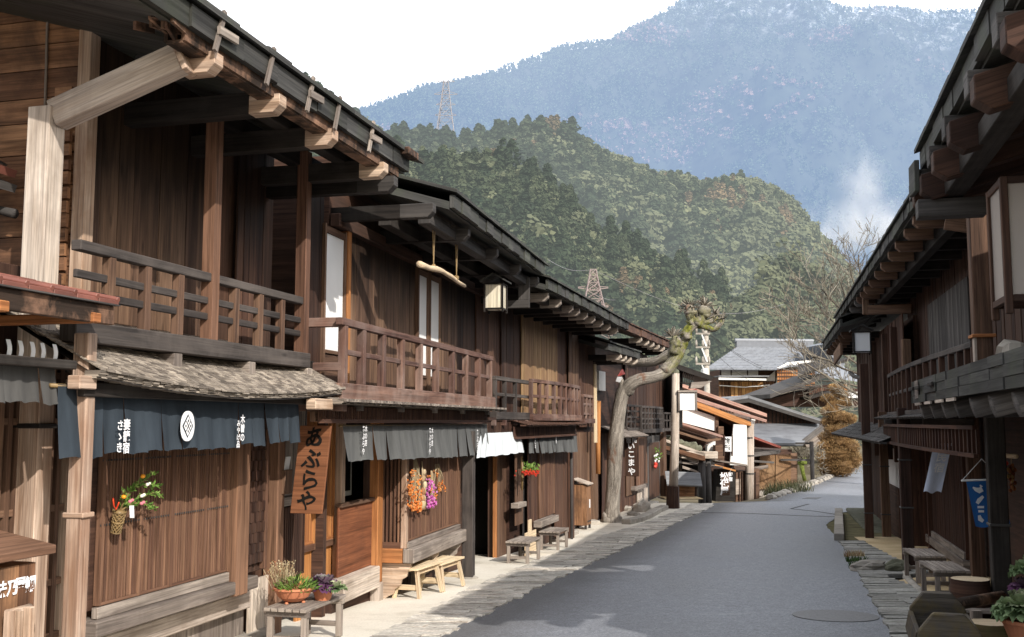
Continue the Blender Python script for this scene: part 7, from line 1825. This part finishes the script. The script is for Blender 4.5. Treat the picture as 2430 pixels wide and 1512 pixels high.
for x, y, rx, ry in ((1395, 510, 52, 26), (1425, 555, 62, 26), (1350, 585, 62, 24), (1455, 615, 48, 22), (1385, 640, 56, 30), (1350, 680, 62, 30), (1420, 720, 75, 34), (1490, 735, 52, 30), (1355, 760, 66, 34), (1405, 810, 88, 34), (1480, 840, 58, 32), (1350, 870, 78, 36), (1430, 900, 92, 40), (1330, 940, 72, 38), (1500, 940, 62, 42), (1400, 985, 110, 44), (1500, 1015, 72, 46), (1320, 1020, 62, 40), (1350, 1080, 82, 44), (1450, 1075, 96, 48), (1530, 1040, 48, 40), (1345, 1130, 62, 30), (1435, 1120, 70, 34)):
    c = at(*z(7, x, y), TY_ + R.uniform(-.5, .3)); m.blob(c, rx * pxm * .8, rx * pxm * .7, ry * pxm * .9, 12, 8, .2, r=.12); leafball(m, c, rx * pxm, rx * pxm * .9, ry * pxm * 1.15, int(120 + rx * 13), .15, .014, .8, up=.3)
m.build('crown', M['cypress'], tp)
def bare(name, lab, base, tips, mat, depth, spread, seed, r0=.1, cat='tree', lens=1.0, droop=0.0, rmin=.006, parts=('trunk', 'twigs')):
    rr = random.Random(seed); t = thing(name, lab, cat, base); tm, wm = MB(), MB()
    def grow(p, d, L_, r, lev):
        p = Vector(p); d = Vector(d).normalized(); pts = [p]; n = 4 if lev < 3 else 3
        for i in range(n):
            d = (d + Vector((rr.uniform(-1, 1), rr.uniform(-1, 1), rr.uniform(-1, 1) - droop * lev)) * .22).normalized(); p = p + d * L_ / n; pts.append(p)
        (tm if lev < 2 else wm).tube(pts, [max(rmin, r * (1 - .5 * i / n)) for i in range(n + 1)], 6 if lev < 2 else 3, False, None)
        if lev >= depth: return
        for _ in range(spread + (1 if lev < 3 else 0)):
            k = rr.randint(1, n); q = pts[k]; e = (d + Vector((rr.uniform(-1, 1), rr.uniform(-1, 1), rr.uniform(-.35, 1))) * .9).normalized(); grow(q, e, L_ * rr.uniform(.40, .68), r * (1 - .5 * k / n) * .5, lev + 1)
    for (a, b, r) in tips:
        L_ = (Vector(b) - Vector(a)).length; grow(a, Vector(b) - Vector(a), L_ * lens, r, 1)
    tm.build(parts[0], mat, t, smooth=True); wm.build(parts[1], mat, t); return t
BYT = 50.0; tb = at(2066, 1125, BYT)
A_ = [at(*p, BYT) for p in ((2066, 1125), (2062, 980), (2058, 880), (2060, 780), (2062, 700))]
br = bare('bare_cherry_tree', 'large leafless grey tree reaching left over the roofs from behind the right row', (tb.x, tb.y, zg(tb.x, tb.y)),
     [(at(2060, 950, BYT), at(1900, 905, BYT + -3), 0.070), (at(2060, 900, BYT), at(1930, 835, BYT + -2), 0.065), (at(2058, 860, BYT), at(1960, 770, BYT + 1), 0.070), (at(2060, 800, BYT), at(1990, 660, BYT + 1), 0.070), (at(2060, 780, BYT), at(1940, 700, BYT + 2), 0.070), (at(2058, 880, BYT), at(1890, 790, BYT + 2), 0.060), (at(2062, 700, BYT), at(2030, 600, BYT + 0), 0.060), (at(2060, 920, BYT), at(1940, 880, BYT + 0), 0.060), (at(2060, 840, BYT), at(1900, 740, BYT + 3), 0.060), (at(2062, 740, BYT), at(1970, 620, BYT + -1), 0.060), (at(2062, 960, BYT), at(1960, 950, BYT + -2), 0.050), (at(2062, 760, BYT), at(2000, 720, BYT + 2), 0.060)], M['twig'], 4, 4, 11, lens=.95, rmin=.012)
m = MB(); m.tube(A_, [.34, .28, .22, .16, .10], 9); m.build('bole', M['bark_tree'], br, smooth=True)
g = G(*z(7, 1165, 1192)); sh = bare('pruned_shrub', 'leafless rounded shrub on a short mossy trunk beside the woven wall', g, [(g + Vector((R.uniform(-.1, .1), R.uniform(-.1, .1), 1.35)), g + Vector((math.cos(a) * 1.0, math.sin(a) * .9, 2.0 + R.uniform(0, .9))), .05) for a in [i * .57 for i in range(11)]], M['twig'], 4, 4, 5, cat='shrub')
m = MB(); m.tube([g, g + Vector((-.15, 0, .7)), g + Vector((-.25, 0, 1.4))], [.16, .15, .2], 9)
for i in range(5): m.blob(g + Vector((-.2 + R.uniform(-.25, .25), R.uniform(-.2, .2), 1.35 + R.uniform(0, .4))), .2, .2, .18, 8, 6, .3)
M['mosswood'] = plain('mossy_wood', (.14, .17, .04), .95, .1, .1, .5, 6, bump=.6); m.build('stem', M['mosswood'], sh, smooth=True)
m = MB(); m2 = MB(); fp = thing('low_fence', 'short post and rail fence beside the pruned shrub', 'fence', G(*z(7, 1222, 1190)))
q = G(*z(7, 1222, 1190)); m.tube([q, q + Vector((0, 0, 2.0))], .11, 8); m.build('post', M['eave_grey'], fp); m2.beam(q + Vector((-1.6, .1, 1.05)), q + Vector((.1, 0, 1.05)), .08, .1); m2.beam(q + Vector((-.8, .1, 1.9)), q + Vector((.1, 0, 1.9)), .08, .1); m2.build('rail', M['eave_grey'], fp)
M['weed'] = leafmat('dark_weed', [(.02, .028, .012), (.06, .07, .03), (.12, .11, .06)])
tuft(G(*z(7, 1040, 1265)), 420, .6, 1.1, M['weed'], 'dark bushy grass on the bank below the woven wall'); tuft(G(*z(7, 1000, 1275)), 200, .4, .7, M['weed'], 'lower dark grass clump at the road edge below the woven wall')
m = MB(); c = at(*z(7, 1262, 1080), 55.5); leafball(m, c, .35, .35, 1.2, 200, .3, .03, .6); o = m.build('pale_shrub', M['twig'], loc=c); tag(o, 'slim pale shrub just left of the orange conifer', 'shrub')
m = MB(); c = at(*z(7, 1560, 960), 60); leafball(m, c, .7, .6, 1.9, 420, .3, .03, .6); o = m.build('dry_shrub', leafmat('straw_twigs', [(.20, .15, .07), (.42, .33, .18), (.5, .42, .25)]), loc=c); tag(o, 'straw coloured shrub just right of the orange conifer', 'shrub')
# kerb stones of the upper road's left edge
m = MB(); y = 41.0
while y < 78:
    x = ip(EL, y) - .15; m.blob((x, y, zg(x + .3, y) + .02), .22, .55, .16, 7, 5, .2); y += .95
struct(m.build('kerb.003', M['stone'])) 
# ======================= forested hills, mountain, pylons, smoke ============================================
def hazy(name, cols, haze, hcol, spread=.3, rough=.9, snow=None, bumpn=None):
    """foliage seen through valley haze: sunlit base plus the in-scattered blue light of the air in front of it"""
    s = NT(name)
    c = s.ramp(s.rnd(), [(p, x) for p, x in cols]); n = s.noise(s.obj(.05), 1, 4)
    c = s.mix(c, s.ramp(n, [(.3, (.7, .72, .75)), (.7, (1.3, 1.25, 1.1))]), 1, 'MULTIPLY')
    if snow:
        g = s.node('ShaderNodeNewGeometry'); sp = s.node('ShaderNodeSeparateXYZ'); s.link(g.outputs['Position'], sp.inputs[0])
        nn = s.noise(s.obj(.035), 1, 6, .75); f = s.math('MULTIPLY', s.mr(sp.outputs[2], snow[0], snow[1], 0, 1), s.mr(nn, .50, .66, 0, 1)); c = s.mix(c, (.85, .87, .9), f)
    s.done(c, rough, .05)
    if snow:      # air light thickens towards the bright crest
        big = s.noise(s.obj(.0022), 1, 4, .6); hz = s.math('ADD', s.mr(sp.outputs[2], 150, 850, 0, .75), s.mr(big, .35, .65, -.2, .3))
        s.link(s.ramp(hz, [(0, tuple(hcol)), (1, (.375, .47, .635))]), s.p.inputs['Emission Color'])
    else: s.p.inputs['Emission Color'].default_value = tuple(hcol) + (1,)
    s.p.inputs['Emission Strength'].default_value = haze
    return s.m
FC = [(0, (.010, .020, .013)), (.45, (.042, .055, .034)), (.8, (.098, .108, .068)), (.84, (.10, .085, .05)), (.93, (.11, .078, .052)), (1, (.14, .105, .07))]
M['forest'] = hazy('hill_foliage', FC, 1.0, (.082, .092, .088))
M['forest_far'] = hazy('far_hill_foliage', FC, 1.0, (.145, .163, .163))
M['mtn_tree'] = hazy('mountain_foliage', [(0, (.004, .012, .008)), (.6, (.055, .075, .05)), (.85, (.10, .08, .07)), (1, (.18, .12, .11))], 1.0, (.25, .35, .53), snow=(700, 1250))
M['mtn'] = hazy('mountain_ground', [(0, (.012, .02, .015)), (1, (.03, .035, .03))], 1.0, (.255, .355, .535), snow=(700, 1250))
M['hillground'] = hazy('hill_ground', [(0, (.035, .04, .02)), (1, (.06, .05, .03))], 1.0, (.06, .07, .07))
def polyl(tab, t):
    t = min(max(t, 0), .99999) * (len(tab) - 1); i = int(t); f = t - i
    return tab[i].lerp(tab[i + 1], f)
def surf(foot, ridge, bulge, seed, amp):
    def fn(a, b):
        p, q = polyl(foot, a), polyl(ridge, a); w = p.lerp(q, b); h = (q.z - p.z)
        w.z += bulge * h * math.sin(math.pi * b) * .5 + amp * b * (1 - b) * 3 * mnoise.fractal(Vector((w.x * .008, w.y * .008, seed)), 1, 2, 4)
        return w
    return fn
def terrain(name, fn, nu, nv, mat, back):
    m = MB()
    def g(a, b):
        if b <= .85: return fn(a, b / .85)
        q = fn(a, 1.0); k = (b - .85) / .15; return q + Vector((0, back * k, -q.z * .8 * k))
    m.grid(g, nu, nv, 1, 1, .5); return struct(m.build(name, mat, smooth=True))
A3 = lambda pts, dz=0: [at(u, v, Y) - Vector((0, 0, dz)) for u, v, Y in pts]
ridge1 = A3([(520, 291, 300), (640, 296, 310), (750, 324, 330), (850, 366, 360), (900, 395, 400), (1000, 405, 430), (1100, 405, 430), (1180, 405, 430), (1250, 385, 420), (1330, 370, 420), (1400, 395, 440), (1470, 425, 460), (1540, 460, 480), (1600, 461, 500), (1660, 481, 510), (1720, 471, 540), (1770, 471, 560), (1840, 496, 560), (1900, 556, 560), (1960, 626, 560), (2010, 696, 560), (2060, 786, 560), (2110, 886, 560)], 0)
foot1 = A3([(520, 1060, 110)] + [(520 + i * 74, 1060, 112 + 4.2 * i) for i in range(1, 22)] + [(2160, 1060, 240)], 0)
f1 = surf(foot1, ridge1, .16, 3.3, 26)
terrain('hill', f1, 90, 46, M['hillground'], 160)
ridge2 = A3([(500, 330, 1300), (700, 310, 1350), (840, 285, 1500), (900, 262, 1500), (930, 252, 1500), (1000, 220, 1550), (1070, 212, 1580), (1110, 203, 1600), (1200, 172, 1700), (1300, 138, 1800), (1350, 118, 1850), (1450, 108, 1900), (1500, 78, 1950), (1560, 48, 2000), (1620, 8, 2100), (1690, -22, 2150), (1780, -36, 2200), (1880, -28, 2200), (1950, 4, 2200), (2000, 28, 2300), (2100, 24, 2400), (2200, 36, 2400), (2300, 34, 2400), (2430, 0, 2400), (2620, -40, 2400), (2900, -60, 2400)])
foot2 = A3([(500 + i * 96, 760, 820 + 8 * i) for i in range(26)])
def f2(a, b, base=surf(foot2, ridge2, .05, 8.1, 130)):
    w = base(a, b); g = abs(mnoise.noise(Vector((w.x * .0042, w.y * .0010, 2.2)))) ; w.z -= 70 * (g ** .7) * math.sin(math.pi * min(1, b)) ; w.y += 130 * g * math.sin(math.pi * b); return w
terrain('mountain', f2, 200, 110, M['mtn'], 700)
# ---- trees: a few modelled kinds, then copies -----------------------------------------------------------------
rg = np.random.default_rng(3)
def crown(kind, n, seed):
    """leaf-clump faces spread through a crown volume of unit height; returns centre, normal, size"""
    r = np.random.default_rng(seed)
    if kind == 'cone':       # cypress / cedar: tiers of drooping sprays
        h = r.random(n) ** .75; rad = .27 * (1 - h) ** .75 * (.82 + .30 * np.sin(h * 34 + r.random(n))) + .012; a = r.random(n) * 6.283; k = .45 + .6 * r.random(n) ** .5
        P = np.stack([np.cos(a) * rad * k, np.sin(a) * rad * k, .10 + h * .90], 1); Nn = np.stack([np.cos(a), np.sin(a), .45 + 0 * h], 1)
    else:                    # pine / broadleaf: clusters
        c = []; 
        for i in range(11 if kind == 'round' else 8):
            q = r.normal(size=3); q /= np.linalg.norm(q); c.append((q[0] * .24, q[1] * .24, .62 + q[2] * .24, .13 + .08 * r.random()))
        c = np.array(c); idx = r.integers(0, len(c), n); d = r.normal(size=(n, 3)); d /= np.linalg.norm(d, axis=1)[:, None]; d[:, 2] *= .7
        P = c[idx, :3] + d * c[idx, 3][:, None] * (.6 + .5 * r.random(n))[:, None]; Nn = d + (P - np.array([0, 0, .55])) * 2
    Nn = Nn + r.normal(size=(n, 3)) * .55; Nn /= np.linalg.norm(Nn, axis=1)[:, None]
    return P, Nn, (.6 + .8 * r.random(n))
def quads(P, Nn, S, size, r):
    """two-triangle leaf clumps as ragged quads"""
    n = len(P); t = r.normal(size=(n, 3)); u = np.cross(Nn, t); u /= np.linalg.norm(u, axis=1)[:, None] + 1e-9; v = np.cross(Nn, u); s = (S * size)[:, None]
    j = lambda: (.6 + .8 * r.random((n, 1)))
    V = np.stack([P - u * s * j() - v * s * .5 * j(), P + u * s * .7 * j() - v * s * j() * .8, P + u * s * j() + v * s * .6 * j(), P - u * s * .5 * j() + v * s * j()], 1); return V.reshape(-1, 3)
def mesh_np(name, V, rnd, mat, parent=None, loc=None):
    n = len(V) // 4; me = bpy.data.meshes.new(name); me.vertices.add(len(V)); me.vertices.foreach_set('co', V.astype(np.float32).ravel())
    me.loops.add(n * 4); me.loops.foreach_set('vertex_index', np.arange(n * 4, dtype=np.int32)); me.polygons.add(n); me.polygons.foreach_set('loop_start', np.arange(0, n * 4, 4, dtype=np.int32)); me.polygons.foreach_set('loop_total', np.full(n, 4, dtype=np.int32))
    a = me.attributes.new('rnd', 'FLOAT', 'FACE'); a.data.foreach_set('value', rnd.astype(np.float32)); me.materials.append(mat); me.update(calc_edges=True); me.validate()
    o = bpy.data.objects.new(name, me); COL.objects.link(o)
    if parent: o.parent = parent
    elif loc is not None: o.location = loc
    return o
def treekind(name, lab, kind, n, tone, seed, H, size):
    t = thing(name, lab, 'tree', (0, 0, 0), 'trees on the near hillside'); r = np.random.default_rng(seed); P, Nn, S = crown(kind, n, seed)
    V = quads(P, Nn, S, size, r) * H; hgt = P[:, 2]; rnd = np.clip(tone + r.normal(size=n) * .07 + ((hgt - .6) * .30 + (np.hypot(P[:, 0], P[:, 1]) - .12) * 1.1 if kind != 'x' else 0) * (0.25 if tone > .8 else 1), .86 if tone > .8 else 0, 1 if tone > .8 else .8)  # crown shading put into the tone: darker low and inside, lighter tips
    mesh_np('crown', V, rnd, M['forest'], t); m = MB(); m.tube([(0, 0, -1), (0, 0, H * .5), (0, 0, H * .85)], [H * .018, H * .012, .03], 5); m.build('trunk', M['hillground'], t); return t
KINDS = [('cypress_tree', 'dense green cypress standing on the near hillside', 'cone', 1300, .45, 1, 10.5, .021), ('cypress_tree', 'dark green narrow cedar standing on the near hillside', 'cone', 1300, .22, 2, 11.5, .020), ('pine_tree', 'pale olive rounded pine standing on the near hillside', 'round', 1300, .66, 3, 9.0, .027),
         ('pine_tree', 'open topped grey green pine standing on the near hillside', 'open', 1200, .52, 4, 9.5, .028), ('larch_tree', 'rust brown winter larch standing on the near hillside', 'cone', 1000, .95, 5, 10.5, .019)]
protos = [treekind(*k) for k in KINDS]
spots = []; rr = random.Random(21)
NU, NV = 92, 66
for j in range(NV):
    for i in range(NU):
        a, b = (i + rr.random()) / NU, ((j + rr.random()) / NV) ** .9
        p = f1(a, b); spots.append((p, a, b, rr.random(), rr.random()))
def visible(p):      # what the houses in front leave in view, generously
    u = CXP + FP * p.x / p.y; return 560 < u < 2260
def hid(p, mg=110):          # behind the left row's roofs or the right row
    d = p - Vector((0, 0, EYE)); b = (d.z / d.y); u = CXP + FP * d.x / d.y; v = 1000 - FP * b * .995
    lim = (u - 430) * .66 if u < 1290 else 640 + (u - 1290) * .55 if u < 1600 else 880
    return v > lim + mg or u > 2080
spots = [s for s in spots if visible(s[0]) and not hid(s[0], 330)]
def pick(a, b, r1, p):
    brown = mnoise.noise(Vector((p.x * .02, p.y * .02, 7))) > .2 and r1 < .16
    if brown or r1 < .015: return 4
    dark = mnoise.noise(Vector((p.x * .012, p.y * .012, 1.2)))
    if b > .74 or a > .72: return 2 if r1 < .55 else 3 if r1 < .85 else 0
    return 1 if r1 < .30 + dark * .5 else 0 if r1 < .72 else 2 if r1 < .9 else 3
spots.sort(key=lambda s: s[0].y)
near = [q for q in spots if not hid(q[0], 70)][:290]; nid = {id(q) for q in near}; rest = [q for q in spots if id(q) not in nid]
used = [False] * 5
for p, a, b, r1, r2 in near:
    k = pick(a, b, r1, p)
    if not used[k]: t = protos[k]; used[k] = True
    else: t = copy_tree(protos[k])
    t.location = (p.x, p.y, p.z - .6); t.rotation_euler = (0, 0, r2 * 6.28); s = .8 + .65 * rr.random(); t.scale = (s * rr.uniform(1.0, 1.35), s * rr.uniform(1.0, 1.35), s)
for k in range(5):
    if not used[k]:
        p, a, b, r1, r2 = rest.pop(0); protos[k].location = (p.x, p.y, p.z)
lib = []
for (nm, lb, kind, n, tone, seed, H, size) in KINDS:
    for q in range(3):
        P, Nn, S = crown(kind, 480, seed * 10 + q); lib.append((quads(P, Nn, S, size * 1.3, np.random.default_rng(seed + q)) * H, np.clip(tone + rg.normal(size=480) * .06 + ((P[:, 2] - .6) * .30 + (np.hypot(P[:, 0], P[:, 1]) - .12) * 1.1) * (.25 if tone > .8 else 1), .86 if tone > .8 else 0, 1 if tone > .8 else .8)))  # clump tones carry the same painted crown shading
VV, RR = [], []
for p, a, b, r1, r2 in rest:
    k = pick(a, b, r1, p); V, rn = lib[k * 3 + int(r2 * 2.999)]; s = .75 + .75 * rr.random(); c, sn = math.cos(r2 * 40), math.sin(r2 * 40); w = s * rr.uniform(1.1, 1.5)
    X = np.stack([(V[:, 0] * c - V[:, 1] * sn) * w + p.x, (V[:, 0] * sn + V[:, 1] * c) * w + p.y, V[:, 2] * s + p.z - .6], 1); VV.append(X); RR.append(np.clip(rn + rr.gauss(0, .05), .85 if k == 4 else 0, 1 if k == 4 else .8))
VV, RR = np.concatenate(VV), np.concatenate(RR); Yv = VV[::4, 1]
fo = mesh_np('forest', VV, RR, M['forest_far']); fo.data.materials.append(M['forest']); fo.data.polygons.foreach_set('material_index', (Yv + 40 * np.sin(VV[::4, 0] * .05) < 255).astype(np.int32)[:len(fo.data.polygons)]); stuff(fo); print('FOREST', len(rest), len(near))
# mountain forest: thousands of small pointed crowns
lib2 = []
for q in range(8):
    r = np.random.default_rng(50 + q); P, Nn, S = crown('cone' if q < 5 else 'round', 20, 60 + q); lib2.append((quads(P, Nn, S, .085, r) * 15, (.35 + .2 * r.random(20)) if q < 6 else (.88 + .12 * r.random(20))))
VV, RR = [], []
for _ in range(25000):
    a, b = rr.random(), rr.random() ** .62
    if _ < 1800: b = 1 - .02 * rr.random()
    p = f2(a, b); u = CXP + FP * p.x / p.y
    if not 780 < u < 2480: continue
    br_ = mnoise.noise(Vector((p.x * .004, p.z * .006, 3))); V, rn = lib2[rr.randint(6, 7) if br_ > .18 and rr.random() < .5 else rr.randint(0, 5)]; s = rr.uniform(.6, 1.25); w = s * 1.1
    VV.append(np.stack([V[:, 0] * w + p.x, V[:, 1] * w + p.y, V[:, 2] * s + p.z - 2], 1)); RR.append(np.clip(rn + rr.gauss(0, .06), 0, 1))
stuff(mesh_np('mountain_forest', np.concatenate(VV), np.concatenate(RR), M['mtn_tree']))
# ---- pylons ---------------------------------------------------------------------------------------------------
def pylon(lab, u, vt, vb, Y, w0, mat, arms_):
    b, tp = at(u, vb, Y), at(u, vt, Y); b.x = tp.x; H = tp.z - b.z; t = thing('pylon', lab, 'pylon', b, 'steel lattice pylons'); m = MB(); th = .16 * Y / 400 + .05
    lv = [0, .22, .40, .55, .68, .80, .90, 1.0]; wd = lambda f: w0 * (1 - f) ** 1.15 * .5 + .10 * w0
    C = lambda f, i: b + Vector(((1, 1, -1, -1)[i] * wd(f), (1, -1, -1, 1)[i] * wd(f), H * f))
    for f0, f1_ in zip(lv, lv[1:]):
        for i in range(4):
            j = (i + 1) % 4; m.beam(C(f0, i), C(f1_, i), th, th); m.beam(C(f0, i), C(f1_, j), th * .6, th * .6); m.beam(C(f0, j), C(f1_, i), th * .6, th * .6); m.beam(C(f1_, i), C(f1_, j), th * .6, th * .6)
    m.build('mast', mat, t)
    for f, L_ in arms_:
        m = MB(); q = b + Vector((0, 0, H * f))
        for sgn in (-1, 1): m.beam(q, q + Vector((sgn * L_, 0, .2)), th, th); m.beam(q + Vector((0, 0, H * .05)), q + Vector((sgn * L_, 0, .3)), th * .7, th * .7)
        m.build('crossarm', mat, t)
    return t
M['pylon'] = plain('hazy_steel', (.30, .29, .31), .6, .3, .05, .1, 1); M['pylon2'] = plain('rusty_steel', (.30, .24, .23), .6, .3, .05, .1, 1)
pylon('tall grey lattice pylon rising above the near ridge', 1058, 192, 400, 395, 9, M['pylon'], [(.60, 4.2), (.72, 3.8), (.84, 4.6), (.985, 3.4)])
p2 = pylon('rusty lattice pylon showing over the left roofs', 1407, 640, 800, 108, 3.0, M['pylon2'], [(.42, 1.6), (.70, 1.6)])
m = MB()
for (a, b_, sag) in (((1300, 616, 116), (1407, 640, 108), .6), ((1407, 640, 108), (1860, 722, 170), 3.0), ((1420, 700, 108), (1460, 712, 106), .2)):
    p, q = at(*a), at(*b_); m.tube([p.lerp(q, i / 14) - Vector((0, 0, sag * math.sin(math.pi * i / 14))) for i in range(15)], .022, 4, False)
tag(m.build('power_line', M['pylon'], loc=at(1407, 640, 108)), 'thin pale wire strung from the rusty pylon across the hillside', 'cable')
# ---- wood smoke hanging in the valley ---------------------------------------------------------------------------
s = NT('valley_smoke'); s.n.remove(s.p); vol = s.node('ShaderNodeVolumePrincipled'); vol.inputs['Color'].default_value = (.94, .96, 1, 1); vol.inputs['Anisotropy'].default_value = .0; vol.inputs['Emission Color'].default_value = (.75, .85, 1, 1); vol.inputs['Emission Strength'].default_value = .0
tcn = s.node('ShaderNodeTexCoord'); ln_ = s.node('ShaderNodeVectorMath', operation='LENGTH'); mpx = s.node('ShaderNodeMapping'); mpx.inputs['Location'].default_value = (-1, -1, -1); mpx.inputs['Scale'].default_value = (2, 2, 2); s.link(tcn.outputs['Generated'], mpx.inputs[0]); s.link(mpx.outputs[0], ln_.inputs[0])
fall = s.mr(ln_.outputs['Value'], .15, 1.0, 1, 0); nz = s.noise(s.obj((.045, .02, .03)), 1, 6, .65, 1.5); den = s.math('MULTIPLY', s.math('MULTIPLY', fall, fall), s.mr(nz, .33, .64, 0, .05)); s.link(den, vol.inputs['Density']); s.link(vol.outputs[0], s.n['Material Output'].inputs['Volume'])
for c, rx, rz in (((1985, 570), 190, 60), ((2070, 530), 210, 85), ((2045, 440), 75, 100), ((2120, 560), 140, 70)):
    p = at(c[0], c[1], 690); k = 690 / FP; m = MB(); m.blob(p, rx * k, 26, rz * k, 16, 10, .12); o = m.build('smoke', s.m, loc=p); stuff(o)
